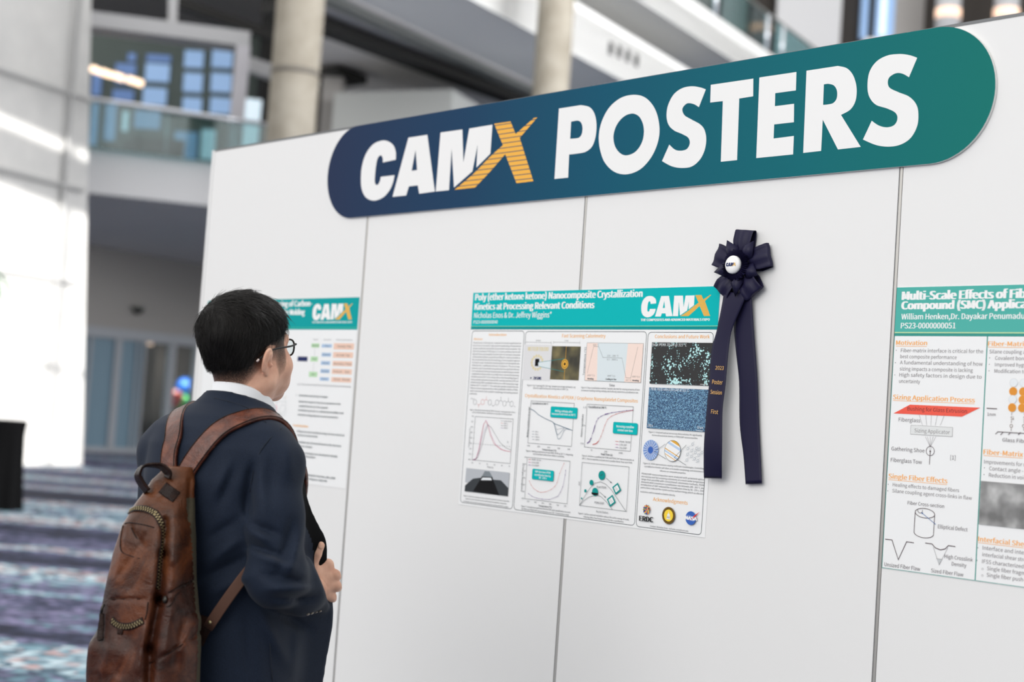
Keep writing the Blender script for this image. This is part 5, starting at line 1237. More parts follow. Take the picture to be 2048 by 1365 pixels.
# ------------------------------------------------------------------ the atrium behind
def _carpet(nt, b):
    v0 = coords(nt, rot=(0, 0, math.radians(-40)))
    wob = N(nt, 'ShaderNodeTexNoise', i_Scale=0.9, i_Detail=3.0); nt.links.new(v0, wob.inputs['Vector'])
    sx = nt.nodes.new('ShaderNodeSeparateXYZ'); nt.links.new(v0, sx.inputs[0])
    cb = nt.nodes.new('ShaderNodeCombineXYZ')                       # long bands running across, blurred along their length
    mx = N(nt, 'ShaderNodeMath', operation='MULTIPLY_ADD'); nt.links.new(wob.outputs['Fac'], mx.inputs[0]); mx.inputs[1].default_value = 0.5; nt.links.new(sx.outputs['Y'], mx.inputs[2])
    m2 = N(nt, 'ShaderNodeMath', operation='MULTIPLY'); nt.links.new(sx.outputs['X'], m2.inputs[0]); m2.inputs[1].default_value = 0.05
    nt.links.new(mx.outputs[0], cb.inputs['Y']); nt.links.new(m2.outputs[0], cb.inputs['X'])
    band = N(nt, 'ShaderNodeTexNoise', i_Scale=0.55, i_Detail=3.0, i_Roughness=0.6); nt.links.new(cb.outputs[0], band.inputs['Vector'])
    spot = N(nt, 'ShaderNodeTexVoronoi', i_Scale=11.0); nt.links.new(v0, spot.inputs['Vector'])
    hue = N(nt, 'ShaderNodeTexNoise', i_Scale=2.3, i_Detail=2.0); nt.links.new(v0, hue.inputs['Vector'])
    s1 = N(nt, 'ShaderNodeMath', operation='MULTIPLY_ADD'); nt.links.new(hue.outputs['Fac'], s1.inputs[0]); s1.inputs[1].default_value = 0.09; nt.links.new(band.outputs['Fac'], s1.inputs[2])
    vs = nt.nodes.new('ShaderNodeSeparateColor'); nt.links.new(spot.outputs['Color'], vs.inputs[0])
    s2 = N(nt, 'ShaderNodeMath', operation='MULTIPLY_ADD'); nt.links.new(vs.outputs[0], s2.inputs[0]); s2.inputs[1].default_value = 0.075; nt.links.new(s1.outputs[0], s2.inputs[2])
    r = ramp(nt, [(0.44, (26, 30, 50)), (0.50, (42, 48, 72)), (0.54, (80, 84, 112)), (0.57, (138, 132, 166)), (0.595, (66, 86, 102)), (0.62, (118, 156, 170)), (0.65, (206, 224, 230)), (0.675, (186, 138, 132)), (0.70, (58, 72, 88)), (0.74, (150, 190, 202)), (0.80, (96, 90, 124))])
    nt.links.new(s2.outputs[0], r.inputs[0])
    r2 = ramp(nt, [(0.0, (255, 255, 255)), (0.5, (215, 215, 218)), (1.0, (110, 112, 124))]); nt.links.new(spot.outputs['Distance'], r2.inputs[0])
    mxc = nt.nodes.new('ShaderNodeMix'); mxc.data_type = 'RGBA'; mxc.blend_type = 'MULTIPLY'; mxc.inputs[0].default_value = 1.0
    nt.links.new(r.outputs[0], mxc.inputs[6]); nt.links.new(r2.outputs[0], mxc.inputs[7]); nt.links.new(mxc.outputs[2], b.inputs['Base Color'])
    n = N(nt, 'ShaderNodeTexNoise', i_Scale=400.0); nt.links.new(coords(nt), n.inputs['Vector']); bump(nt, b, n.outputs['Fac'], 0.4, 0.004)
mat('carpet', (90, 100, 120), 0.85, spec=0.25, build=_carpet)
def _conc(c0, c1, sc):
    def f(nt, b):
        n = N(nt, 'ShaderNodeTexNoise', i_Scale=sc, i_Detail=5.0, i_Roughness=0.6); nt.links.new(coords(nt), n.inputs['Vector'])
        r = ramp(nt, [(0.3, c0), (0.7, c1)]); nt.links.new(n.outputs['Fac'], r.inputs[0]); nt.links.new(r.outputs[0], b.inputs['Base Color'])
        bump(nt, b, n.outputs['Fac'], 0.15, 0.01)
    return f
mat('pier_stone', (214, 214, 214), 0.6, build=_conc((190, 190, 189), (206, 205, 203), 1.2))
mat('joint_grey', (168, 168, 168), 0.8)
mat('concrete', (186, 178, 164), 0.8, build=_conc((132, 125, 112), (158, 152, 140), 2.2))
mat('concrete_seam', (108, 103, 95), 0.8)
mat('fascia_white', (238, 238, 236), 0.6); mat('fascia_grey', (200, 200, 202), 0.6); mat('frame_grey', (172, 172, 174), 0.6); mat('kiosk_grey', (166, 168, 166), 0.6); mat('soffit_grey', (243, 243, 241), 0.8); mat('soffit_dark', (226, 222, 218), 0.85)
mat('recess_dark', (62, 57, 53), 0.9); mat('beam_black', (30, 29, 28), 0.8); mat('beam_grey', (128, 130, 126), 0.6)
mat('wall_taupe', (150, 147, 144), 0.8); mat('mullion', (150, 154, 160), 0.5, metal=0.2); mat('frame_light', (182, 180, 186), 0.5)
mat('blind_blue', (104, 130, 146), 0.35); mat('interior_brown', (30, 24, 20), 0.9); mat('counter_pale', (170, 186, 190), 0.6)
mat('sky_pane', (120, 150, 190), 0.2, emit=(150, 180, 216), es=0.46); mat('sky_pane_deep', (90, 120, 170), 0.2, emit=(106, 132, 178), es=0.34); mat('sky_pane_pale', (200, 215, 225), 0.2, emit=(206, 222, 232), es=0.62)
mat('lamp_warm', (255, 226, 196), 0.4, emit=(255, 222, 190), es=1.5); mat('lamp_soft', (240, 205, 180), 0.4, emit=(246, 204, 176), es=0.85)
mat('rail_white', (238, 240, 246), 0.18, metal=0.5); mat('room_green', (92, 102, 98), 0.8); mat('sofa_dark', (34, 42, 44), 0.8)
mat('drape_black', (8, 8, 9), 0.9, spec=0.15); mat('leaf_green', (52, 104, 62), 0.5); mat('bark', (96, 76, 56), 0.9); mat('pot_grey', (90, 92, 92), 0.7)
mat('balloon_red', (206, 44, 40), 0.3, coat=0.4); mat('balloon_blue', (26, 110, 214), 0.3, coat=0.4); mat('balloon_green', (30, 172, 72), 0.3, coat=0.4)
def glassy(name, tint, gloss):
    m = bpy.data.materials.new(name); m.use_nodes = True; nt = m.node_tree; nt.nodes.remove(nt.nodes['Principled BSDF'])
    t = nt.nodes.new('ShaderNodeBsdfTransparent'); t.inputs[0].default_value = (*lin(tint), 1); g = nt.nodes.new('ShaderNodeBsdfGlossy'); g.inputs['Roughness'].default_value = 0.05
    mx = nt.nodes.new('ShaderNodeMixShader'); mx.inputs[0].default_value = gloss; nt.links.new(t.outputs[0], mx.inputs[1]); nt.links.new(g.outputs[0], mx.inputs[2]); nt.links.new(mx.outputs[0], nt.nodes['Material Output'].inputs[0]); MATS[name] = m
glassy('shop_glass', (232, 238, 240), 0.025); glassy('rail_glass', (196, 220, 222), 0.14)
def onz(px, py, z):
    d = _fw+_rt*(px-1024)/F_PX-_up*(py-682.5)/F_PX; return CAM+d*((z-CAM[2])/d[2])
def ground(px, D): p = at(px, 700, D); return np.array([p[0], p[1], 0.0])
def zof(px, py, D): return at(px, py, D)[2]
def struct(mb, name, parent=None, **t):
    o = mb.build(name, parent, **t); fix_normals(o)
    if parent is None: o['kind'] = 'structure'
    return o
Z3 = np.array([0, 0, 1.0])
def upright(p0, p1, z0, z1, th, m, mb=None):     # a straight upright wall between two ground points
    mb = mb or MB(); p0 = np.array([p0[0], p0[1], 0.0]); p1 = np.array([p1[0], p1[1], 0.0]); d = p1-p0; n = np.array([-d[1], d[0], 0]); n /= np.linalg.norm(n)
    if n @ (np.array([CAM[0], CAM[1], 0])-p0) > 0: n = -n
    q = [p0, p1, p1+n*th, p0+n*th]
    return mb.prism([c+Z3*z0 for c in q], [c+Z3*z1 for c in q], m)
struct(MB().box((-75, -22, -0.2), (16, 62, 0.0), 'carpet'), 'floor')
# far wall and the slab over the deep recess
fwd = np.array([_fw[0], _fw[1], 0]); fwd /= np.linalg.norm(fwd); sdw = np.array([_rt[0], _rt[1], 0]); sdw /= np.linalg.norm(sdw)
def ground2(px, D): return ground(px, D)
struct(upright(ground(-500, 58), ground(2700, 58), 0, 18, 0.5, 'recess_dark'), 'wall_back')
q = [ground(-300, 33.5), ground(1180, 35.5), ground(1260, 58), ground(-500, 58)]
struct(MB().prism([c+Z3*14.2 for c in q], [c+Z3*14.6 for c in q], 'wall_taupe'), 'ceiling')
# unseen sun-blocking wall added behind the camera, open only towards the stone pier
mb = MB(); X = 17.0
def wallrect(y0, y1, z0, z1): mb.box((X, y0, z0), (X+0.3, y1, z1), 'fascia_white')
PX, PZ = X+23.5, 0
ty = SUN_TO.y/SUN_TO.x; tz = SUN_TO.z/SUN_TO.x
def onX(p): k = X-p[0]; return p[1]+k*ty, p[2]+k*tz
P_BR = np.array([-23.9, 11.51, 0.0]); P_DIR = np.array([0.398, -0.917, 0.0]); P_BL = P_BR+P_DIR*8
yr, zb = onX(P_BR)
zs = [zb+zof(172, y, 30.6)-0.0 for y in (424, 322, 296)]
wallrect(-30, 45, 0, zb-0.5); wallrect(yr-0.04, 45, zb-0.5, 30); wallrect(-30, yr-9, zb-0.5, 30)
wallrect(yr-9, yr-0.04, zs[0], zs[1]); wallrect(yr-9, yr-0.04, zs[2], 30)
for k in range(4): wallrect(yr-0.9-2.1*k, yr-0.85-2.1*k, zb-0.5, zs[2])
for k in range(1): wallrect(yr-9, yr-0.04, zb+1.9, zb+1.94)
struct(mb, 'sun_blocker_wall')
# stone pier at the left, sunlit in its lower part
TR = at(183.7, -60, 30.75); TL = np.array([P_BL[0], P_BL[1], TR[2]]); bkw = np.array([-0.917, -0.398, 0])*1.6
pier = struct(MB().prism([P_BL, P_BR, P_BR+bkw, P_BL+bkw], [TL, TR, TR+bkw, TL+bkw], 'pier_stone'), 'wall_left')
nf = np.array([0.917, 0.398, 0])
def pier_pt(s, z): return P_BR+P_DIR*s+Z3*z
for z in (zof(172, 203, 30.7), zof(172, 384, 30.7), zof(172, 384, 30.7)-1.95):
    a, b2 = pier_pt(0.62, z), pier_pt(8, z)
    struct(MB().prism([a-Z3*.035+nf*.012, b2-Z3*.035+nf*.012, b2-Z3*.035-nf*.05, a-Z3*.035-nf*.05], [a+Z3*.035+nf*.012, b2+Z3*.035+nf*.012, b2+Z3*.035-nf*.05, a+Z3*.035-nf*.05], 'joint_grey'), 'panel_joint', pier)
for s in (1.25, 4.2):
    a = pier_pt(s, 0); d = P_DIR*.035; t = a+Z3*TR[2]
    struct(MB().prism([a-d+nf*.012, a+d+nf*.012, a+d-nf*.05, a-d-nf*.05], [t-d+nf*.012, t+d+nf*.012, t+d-nf*.05, t-d-nf*.05], 'joint_grey'), 'panel_joint', pier)
# shop front under the balcony
S0, S1 = ground(120, 37.4), ground(470, 41.2)
def sp(px):                                      # the point of the shop front base seen at a pixel column
    a = at(px, 780, 1.0)-CAM; A = np.array([[a[0], -(S1-S0)[0]], [a[1], -(S1-S0)[1]]]); t, s = np.linalg.solve(A, (S0-CAM)[:2]); return S0+(S1-S0)*s
struct(upright(S0, S1, 3.25, 6.3, 0.3, 'wall_taupe'), 'wall_shopfront')
mull = struct(upright(S0, S1, 2.98, 3.25, 0.25, 'mullion'), 'window_1')
struct(upright(S0, S1, 0, 0.14, 0.2, 'mullion'), 'window_sill', mull)
for px, w in ((176, .07), (231, .19), (270, .05), (284, .07), (341, .17), (391, .14)):
    c = sp(px); d = (S1-S0)/np.linalg.norm(S1-S0)*w/2; struct(upright(c-d, c+d, 0.1, 3.0, 0.2, 'mullion'), 'window_mullion', mull)
off = np.array([_fw[0], _fw[1], 0])*0.12
struct(upright(sp(120)+off, sp(284)+off, 0.1, 3.0, 0.04, 'blind_blue'), 'window_blind', mull)
struct(upright(sp(284)+off, sp(470)+off, 0.1, 3.0, 0.03, 'shop_glass'), 'window_pane', mull)
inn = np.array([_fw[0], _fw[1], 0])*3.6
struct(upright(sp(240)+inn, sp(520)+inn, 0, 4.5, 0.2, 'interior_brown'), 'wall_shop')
def shop_thing(px, py, D, r, m, name, lab, cat):
    c = at(px, py, D); t = empty(name, c, 0, lab, cat, 'balloons in the shop')
    mb = MB().lathe([(0.0, -r*1.12), (r*.42, -r*.98), (r*.8, -r*.55), (r, 0.05*r), (r*.86, r*.55), (r*.5, r*.9), (0.0, r*1.02)], m, 20); fix_normals(mb.build('bulb', t))
    fix_normals(MB().lathe([(0.02, -r*1.22), (0.045, -r*1.22), (0.02, -r*1.1), (0.0, -r*1.1)], m, 8).build('knot', t))
    MB().tube([(0, 0, -r*1.15), (0.02, 0.01, -r*1.6), (0.0, 0.0, -r*2.6)], 0.006, 'print_pale', 5).build('string', t)
shop_thing(351, 797, 41.0, .23, 'balloon_red', 'balloon', 'red balloon behind the shop window, left of the blue one', 'balloon')
shop_thing(371, 776, 42.4, .28, 'balloon_blue', 'balloon', 'blue balloon behind the shop window, highest of the bunch', 'balloon')
shop_thing(368, 808, 41.7, .26, 'balloon_green', 'balloon', 'green balloon behind the shop window, lowest of the bunch', 'balloon')
_b = at(362, 690, 41.5); area('balloon_fill_light', tuple(_b), (_b[0]-.3, _b[1]+.3, 0), 1.2, .5, 95, (1.0, 0.93, 0.84))  # extra fill lamp, added so the balloons read brighter
def tube_lamp(p, q_, m, name, lab, group, r=0.09, body=True):
    t = empty(name, (p+q_)/2, 0, lab, 'lamp', group); c = (p+q_)/2; d = (q_-p)/np.linalg.norm(q_-p)
    MB().tube([p-c, q_-c], r, m, 10).build('diffuser', t)
    MB().tube([p-c+Z3*r*1.05, q_-c+Z3*r*1.05], r*.55, 'beam_grey', 6).build('housing', t)
a, b2 = at(292, 684, 43.0), at(334, 690, 43.3); tube_lamp(a, b2, 'lamp_soft', 'strip_lamp', 'warm strip lamp over the darker left shop window bay', 'strip lamps in the shop', .085)
a, b2 = at(346, 676, 43.4), at(392, 684, 43.7); tube_lamp(a, b2, 'lamp_soft', 'strip_lamp', 'warm strip lamp over the shop window bay with balloons', 'strip lamps in the shop', .085)
cn = struct(upright(sp(302)+inn*.75, sp(470)+inn*.75, 0, 1.0, 0.4, 'counter_pale'), 'shop_counter'); del cn['kind']; tag(cn, 'pale shop counter low behind the glass under the balloons', 'counter')
c = at(276, 617, 38.9); t = empty('security_camera', c, 0, 'small dark dome camera on the taupe wall above the shop windows', 'camera')
MB().lathe([(0.0, -.16), (.1, -.13), (.15, -.05), (.16, 0.0), (0.0, 0.0)], 'beam_black', 16).build('dome', t); MB().lathe([(0.0, 0.0), (.19, 0.0), (.19, .06), (0, .06)], 'beam_grey', 16).build('mount', t)
# sloping ceiling below the balcony
q = [at(120, 380, 32.8), at(600, 432, 34.4), at(600, 640, 47), S1+Z3*5.15, S0+Z3*5.35]
q = [at(60, 374, 32.6), at(640, 436, 34.6), S1+(S1-S0)*.9+Z3*5.1, S0-(S1-S0)*.3+Z3*5.38]
struct(MB().prism(q, [c+Z3*.15 for c in q], 'soffit_dark'), 'ceiling_left')
# balcony room
def Dx(x): return 33+(x-185)/315
def bquad(pts, th, m, name, dd=0.0, parent=None, **t):
    return struct(MB().plate([at(x, y, Dx(x)+dd) for x, y in pts], th, m), name, parent, **t)
bquad([(90, 284), (600, 344), (600, 432), (90, 376)], 0.4, 'fascia_grey', 'trim_1')
bquad([(120, 14), (501, 63), (499, 93), (120, 44)], 0.9, 'frame_grey', 'trim_2')
bquad([(473, 88), (501, 92), (481, 330), (453, 326)], 0.25, 'frame_light', 'trim_3')
bquad([(496, 112), (552, 130), (550, 158), (494, 140)], 0.4, 'frame_grey', 'trim_4', 1.5)
bquad([(338, -40), (357, -38), (354, 46), (337, 44)], 0.3, 'frame_grey', 'trim_5', 0.6)
bquad([(352, -10), (560, 66), (560, 86), (344, 8)], 0.3, 'beam_black', 'trim_15', 2.0)
rw = bquad([(90, 30), (540, 60), (560, 345), (90, 330)], 0.3, 'room_green', 'wall_balcony', 5.0)
def pane(pts, m, name='window_pane', dd=4.9): bquad(pts, 0.03, m, name, dd, rw)
def rect(x0, y0, x1, y1, m): s = .068; pane([(x0+s*0, y0), (x1, y0+.07*(x1-x0)), (x1-s*(y1-y0), y1+.06*(x1-x0)), (x0-s*(y1-y0), y1)], m)
for x0, x1 in ((370, 408), (425, 466)):
    for y0, y1 in ((100, 134), (145, 183), (194, 226)): rect(x0-(y0-100)*.04, y0, x1-(y0-100)*.04, y1, 'sky_pane')
for x0, x1, y0, y1, m in ((294, 342, 108, 122, 'sky_pane_deep'), (292, 340, 126, 162, 'sky_pane'), (287, 334, 174, 208, 'sky_pane'), (256, 272, 106, 122, 'sky_pane_deep'), (232, 272, 126, 166, 'sky_pane_deep'), (226, 268, 178, 200, 'sky_pane_deep'), (186, 205, 132, 190, 'sky_pane_deep')): rect(x0, y0, x1, y1, m)
for x0, x1, y0, y1, m in ((350, 396, 262, 318, 'sky_pane'), (404, 432, 258, 318, 'sky_pane_pale'), (246, 258, 222, 262, 'sky_pane_pale'), (270, 322, 220, 256, 'sky_pane'), (184, 198, 206, 290, 'sky_pane'), (212, 234, 208, 280, 'sky_pane'), (298, 318, 288, 318, 'sky_pane_pale')): rect(x0, y0, x1, y1, m)
pane([(489, 196), (524, 200), (515, 300), (478, 296)], 'sky_pane_pale', dd=2.4)
struct(upright(ground(560, 38.4), ground(480, 37.6), 6.2, 14, .2, 'beam_black'), 'wall_recess')
for x0, x1, y0, y1, lab in ((246, 352, 262, 300, 'dark sofa behind the balcony glass, left of the pale window'), (203, 246, 282, 305, 'low dark seat behind the balcony glass near the stone pier')):
    a, b2 = at(x0, y1, 35.4), at(x1, y1+8, 35.7); t = empty('sofa', (a+b2)/2, 0, lab, 'sofa', 'seats on the balcony'); c = (a+b2)/2; d = (b2-a)/2; n = np.array([_fw[0], _fw[1], 0]); h = (y1-y0)/2940*35.5
    MB().prism([-d, d, d+n*.8, -d+n*.8], [-d+Z3*h*.5, d+Z3*h*.5, d+n*.8+Z3*h*.5, -d+n*.8+Z3*h*.5], 'sofa_dark').build('seat', t)
    MB().prism([-d+n*.6, d+n*.6, d+n*.85, -d+n*.85], [-d+n*.65+Z3*h, d+n*.65+Z3*h, d+n*.85+Z3*h, -d+n*.85+Z3*h], 'sofa_dark').build('backrest', t)
rl = empty('balcony_railing', at(370, 300, Dx(370)-.3), 0, 'glass balustrade with a white handrail along the left balcony', 'railing')
ro = np.array(rl.location)
P = [at(x, y, Dx(x)-.3)-ro for x, y in ((120, 190), (248, 207), (324, 218), (442, 236), (548, 251))]
MB().tube(P, 0.05, 'rail_white', 10).build('handrail', rl)
MB().plate([at(x, y, Dx(x)-.3)-ro for x, y in ((100, 192), (540, 254), (536, 338), (96, 286))], 0.02, 'rail_glass').build('glass_panel', rl)
for x, y in ((336, 219), (470, 240), (540, 250)): MB().tube([at(x, y, Dx(x)-.25)-ro, at(x-5, y+85, Dx(x)-.25)-ro], 0.03, 'rail_white', 8).build('post', rl)
for k, (x0, y0, x1, y1) in enumerate(((186, 138, 193, 141), (200, 143, 221, 150), (225, 150, 246, 157), (254, 158, 285, 168))):
    tube_lamp(at(x0, y0, 35.4), at(x1, y1, 35.6), 'lamp_warm', 'pendant_lamp', ('first', 'second', 'third', 'last')[k]+' warm pendant lamp of the row inside the balcony, counted from the pier', 'pendants in the balcony room', .085)
# round concrete columns
def column(px0, D, r, ring):
    p = ground(px0, D); c = MB().lathe([(r, 0), (r, 14.2)], 'concrete', 40, (p, (0, 0, 1))); o = struct(c, 'column')
    for z in ring: struct(MB().lathe([(r-.02, z-.05), (r+.006, z-.05), (r+.006, z+.05), (r-.02, z+.05)], 'concrete_seam', 40, (p, (0, 0, 1))), 'seam_band', o)
column(548, 24.0, 0.395, (zof(585, 140, 24.0), zof(585, 140, 24.0)-2.4, zof(585, 140, 24.0)+2.4)); column(1066, 26.6, 0.333, (zof(1112, 150, 26.6)-1.4,))
# dark upright behind the first column, pale room block above the sign
struct(upright(ground(605, 32), ground(645, 32), 5, 14, 0.5, 'wall_taupe'), 'wall_upright')
K0, K1, K2 = ground(630, 31.3), ground(868, 30.2), ground(990, 33.5)
kz = zof(905, 172, 30.2)
mb = MB(); q = [K0, K1, K2, K2+(K0-K1)]; mb.prism([c+Z3*5.5 for c in q], [c+Z3*kz for c in q], 'kiosk_grey'); struct(mb, 'wall_kiosk')
# first slab: soffit, white front, track beam; second slab the same further up
def line2(p, q, x): return p[1]+(q[1]-p[1])*(x-p[0])/(q[0]-p[0])
FA, FB = (950, 0), (1248, 160); LA, LB = (700, 0), (1080, 178)
z1 = 9.15
f0, f1 = onz(760, line2(FA, FB, 760), z1), onz(1420, line2(FA, FB, 1420), z1); l0, l1 = onz(480, line2(LA, LB, 480), z1), onz(1300, line2(LA, LB, 1300), z1)
q = [f0, f1, l1, l0]; struct(MB().prism(q, [c+Z3*.9 for c in q], 'soffit_grey'), 'ceiling_upper')
struct(upright(f0, f1, z1-.02, z1+1.06, .25, 'fascia_white'), 'trim_6')
d = (l1-l0)/np.linalg.norm(l1-l0); n = np.array([-d[1], d[0], 0]); n = n if n @ fwd > 0 else -n
struct(MB().prism([l0, l1, l1+n*.35, l0+n*.35], [c-Z3*.16 for c in (l0, l1, l1+n*.35, l0+n*.35)], 'beam_grey'), 'trim_7')
q = [onz(590, -52, z1-.05), onz(1300, 281, z1-.05), onz(1290, 330, z1-.05), onz(655, 212, z1-.05)]; struct(MB().prism(q, [c+Z3*.3 for c in q], 'soffit_dark'), 'ceiling_recess')
b0, b1 = onz(560, -2, z1-.12), onz(1120, 214, z1-.12); d2 = (b1-b0)/np.linalg.norm(b1-b0); n2 = np.array([-d2[1], d2[0], 0]); n2 = n2 if n2 @ fwd > 0 else -n2
struct(MB().prism([b0, b1, b1+n2*.5, b0+n2*.5], [c-Z3*.22 for c in (b0, b1, b1+n2*.5, b0+n2*.5)], 'beam_black'), 'trim_8')
b0, b1 = onz(676, 130, z1-.12), onz(735, 152, z1-.12); struct(MB().prism([b0, b1, b1+n2*.8, b0+n2*.8], [c-Z3*.2 for c in (b0, b1, b1+n2*.8, b0+n2*.8)], 'beam_black'), 'trim_9')
fd = (f1-f0)/np.linalg.norm(f1-f0); fn = np.array([-fd[1], fd[0], 0]); fn = fn if fn @ fwd < 0 else -fn
def on_front(px, py, base, dr):                  # where the sight line meets an upright front
    a = at(px, py, 1.0)-CAM; A = np.array([[a[0], -dr[0]], [a[1], -dr[1]]]); t, s = np.linalg.solve(A, (base-CAM)[:2]); return CAM+a*t
for k, (x, y) in enumerate(((1221, 97), (1238, 104), (1255, 112), (1272, 121))):
    c = on_front(x, y, f0, fd)+fn*.02; w = fd*.085; h = Z3*.13; t = empty('wall_vent', c, 0, ('first', 'second', 'third', 'fourth')[k]+' small dark vent in the white balcony front, counted from the column', 'vent', 'vents in the balcony front')
    MB().prism([-w-h, w-h, w+h, -w+h], [-w-h-fn*.05, w-h-fn*.05, w+h-fn*.05, -w+h-fn*.05], 'beam_black').build('grille', t)
GA, GB = (1281, 0), (1470, 122); z2 = 11.1
f2, f3 = onz(1080, line2(GA, GB, 1080), z2), onz(1640, line2(GA, GB, 1640), z2)
dd2 = (f3-f2)/np.linalg.norm(f3-f2); nn2 = np.array([-dd2[1], dd2[0], 0]); nn2 = nn2 if nn2 @ fwd > 0 else -nn2
q = [f2, f3, f3+nn2*7, f2+nn2*7]; struct(MB().prism(q, [c+Z3*.5 for c in q], 'soffit_grey'), 'ceiling_top')
struct(upright(f2, f3, z2-.02, z2+.80, .25, 'fascia_white'), 'trim_10')
rr2 = empty('balcony_railing', f3+Z3*(z2-f3[2]+.8), 0, 'glass balustrade on the white upper balcony front at the top right', 'railing')
ro = np.array(rr2.location); g0, g1 = f2+Z3*(z2+.8-f2[2])-ro, f3+Z3*(z2+.8-f3[2])-ro
MB().prism([g0, g1, g1+nn2*.03, g0+nn2*.03], [c+Z3*.95 for c in (g0, g1, g1+nn2*.03, g0+nn2*.03)], 'rail_glass').build('glass_panel', rr2)
MB().tube([g0+Z3*1.0, g1+Z3*1.0], .035, 'beam_grey', 8).build('handrail', rr2)
for x in (1430, 1532, 1562): c = on_front(x, line2((1387, 0), (1540, 106), x), f2, dd2)-ro; c[2] = g0[2]; MB().tube([c-dd2*0, c+Z3*.98], .06, 'rail_white', 8).build('post', rr2)
# far wall of the upper hall at the top right
def far(x0, x1, D, m, name, y1=170, y0=-260, th=.3): return struct(MB().plate([at(x0, y0, D), at(x1, y0, D), at(x1-.06*(y1-y0), y1, D), at(x0-.06*(y1-y0), y1, D)], th, m), name)
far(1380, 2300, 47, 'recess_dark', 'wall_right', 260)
far(1462, 1512, 46.5, 'wall_taupe', 'trim_11'); far(1572, 1700, 46.2, 'fascia_grey', 'trim_12'); far(1742, 1806, 46.4, 'sky_pane', 'window_2', 75); far(1757, 1768, 46.2, 'beam_black', 'window_mullion', 80); far(1778, 1790, 46.3, 'sky_pane_pale', 'window_3', 70)
far(1806, 1866, 46.4, 'wall_taupe', 'trim_13'); far(1730, 1812, 46.1, 'fascia_white', 'trim_14', 190, 76)
for x, D, lab in ((1900, 44, 'frosted cylinder lamp at the top right, left of its twin'), (2016, 44, 'frosted cylinder lamp in the top right corner')):
    p = at(x, -40, D); t = empty('column_lamp', (p[0], p[1], zof(x, 120, D)), 0, lab, 'lamp', 'cylinder lamps of the upper hall'); h = zof(x, 0, D)-zof(x, 120, D)
    fix_normals(MB().lathe([(0, 0), (.36, 0), (.36, h+3), (0, h+3)], 'fascia_grey', 24).build('shade', t)); z = zof(x, 30, D)-zof(x, 120, D)
    fix_normals(MB().lathe([(.25, z-.16), (.37, z-.14), (.37, z+.14), (.25, z+.16)], 'lamp_soft', 24).build('glowing_band', t, label='warm glowing band'))
# draped cocktail table and a palm at the left edge
p = ground(18, 18.6); t = empty('cocktail_table', (p[0], p[1], 0), 0, 'tall cocktail table under a floor length black cloth at the left edge', 'table')
V = []; F = []; n = 60; prof = [(.31, 0.0), (.30, .25), (.29, .6), (.285, .95), (.30, 1.09), (.30, 1.115), (.27, 1.125), (0.001, 1.125)]
for r, h in prof:
    for k in range(n): an = 2*math.pi*k/n; f = 1+.10*max(0, 1-h/1.1)*math.sin(an*9)+.04*max(0, 1-h/1.1)*math.sin(an*17); V.append((r*f*math.cos(an), r*f*math.sin(an), h))
for i in range(len(prof)-1):
    for k in range(n): F.append((i*n+k, i*n+(k+1) % n, (i+1)*n+(k+1) % n, (i+1)*n+k))
MB().add(V, F, 'drape_black', True).build('tablecloth', t); MB().lathe([(0, 0.0), (.2, 0.0), (.2, .02), (.03, .03), (.03, 1.09), (.29, 1.09), (.29, 1.11), (0, 1.11)], 'aluminium', 24).build('pedestal', t)
p = ground(-75, 20); t = empty('palm_plant', (p[0], p[1], 0), 0, 'palm plant with one leaf tip reaching in at the left edge', 'plant')
MB().lathe([(0, 0), (.25, 0), (.33, .6), (.30, .6), (.29, .55), (0, .55)], 'pot_grey', 24).build('pot', t); MB().tube([(0, 0, .5), (.05, 0, 1.6), (0, .05, 3.1)], [.07, .05, .04], 'bark', 10).build('trunk', t)
for k in range(11):
    an = k*2*math.pi/11+.35; L = .62; P = [np.array([.0, .05, 3.1])+np.array([math.cos(an)*L*s, math.sin(an)*L*s, .45*s-.85*s*s]) for s in np.linspace(0, 1, 7)]
    MB().ribbon(P, [np.array([-math.sin(an), math.cos(an), 0])]*7, [.02, .09, .12, .11, .09, .05, .01], .004, 'leaf_green').build('leaf', t)

# ------------------------------------------------------------------ solid modelling by signed distance
def v3(*a): return np.array(a, float)
def s_ell(P, c, r):
    r = np.array(r, float); q = (P-np.array(c))/r; k = np.sqrt((q*q).sum(1)); k2 = np.sqrt(((q/r)**2).sum(1)); return k*(k-1)/np.maximum(k2, 1e-9)
def s_ball(P, c, r): return np.sqrt(((P-np.array(c))**2).sum(1))-r
def s_cone(P, a, b, ra, rb):
    a = np.array(a, float); b = np.array(b, float); d = b-a; t = np.clip(((P-a) @ d)/(d @ d), 0, 1); return np.sqrt(((P-a-t[:, None]*d)**2).sum(1))-(ra+(rb-ra)*t)
def s_chain(P, pts, rad, k=0.0):
    f = None
    for i in range(len(pts)-1):
        g = s_cone(P, pts[i], pts[i+1], rad[i], rad[i+1]); f = g if f is None else (smin(f, g, k) if k else np.minimum(f, g))
    return f
def s_box(P, c, h, r, R=None):
    q = P-np.array(c)
    if R is not None: q = q @ np.array(R)
    q = np.abs(q)-(np.array(h)-r); return np.sqrt((np.maximum(q, 0)**2).sum(1))+np.minimum(q.max(1), 0)-r
def smin(a, b, k): h = np.maximum(k-np.abs(a-b), 0)/k; return np.minimum(a, b)-h*h*k*0.25
def smax(a, b, k): return -smin(-a, -b, k)
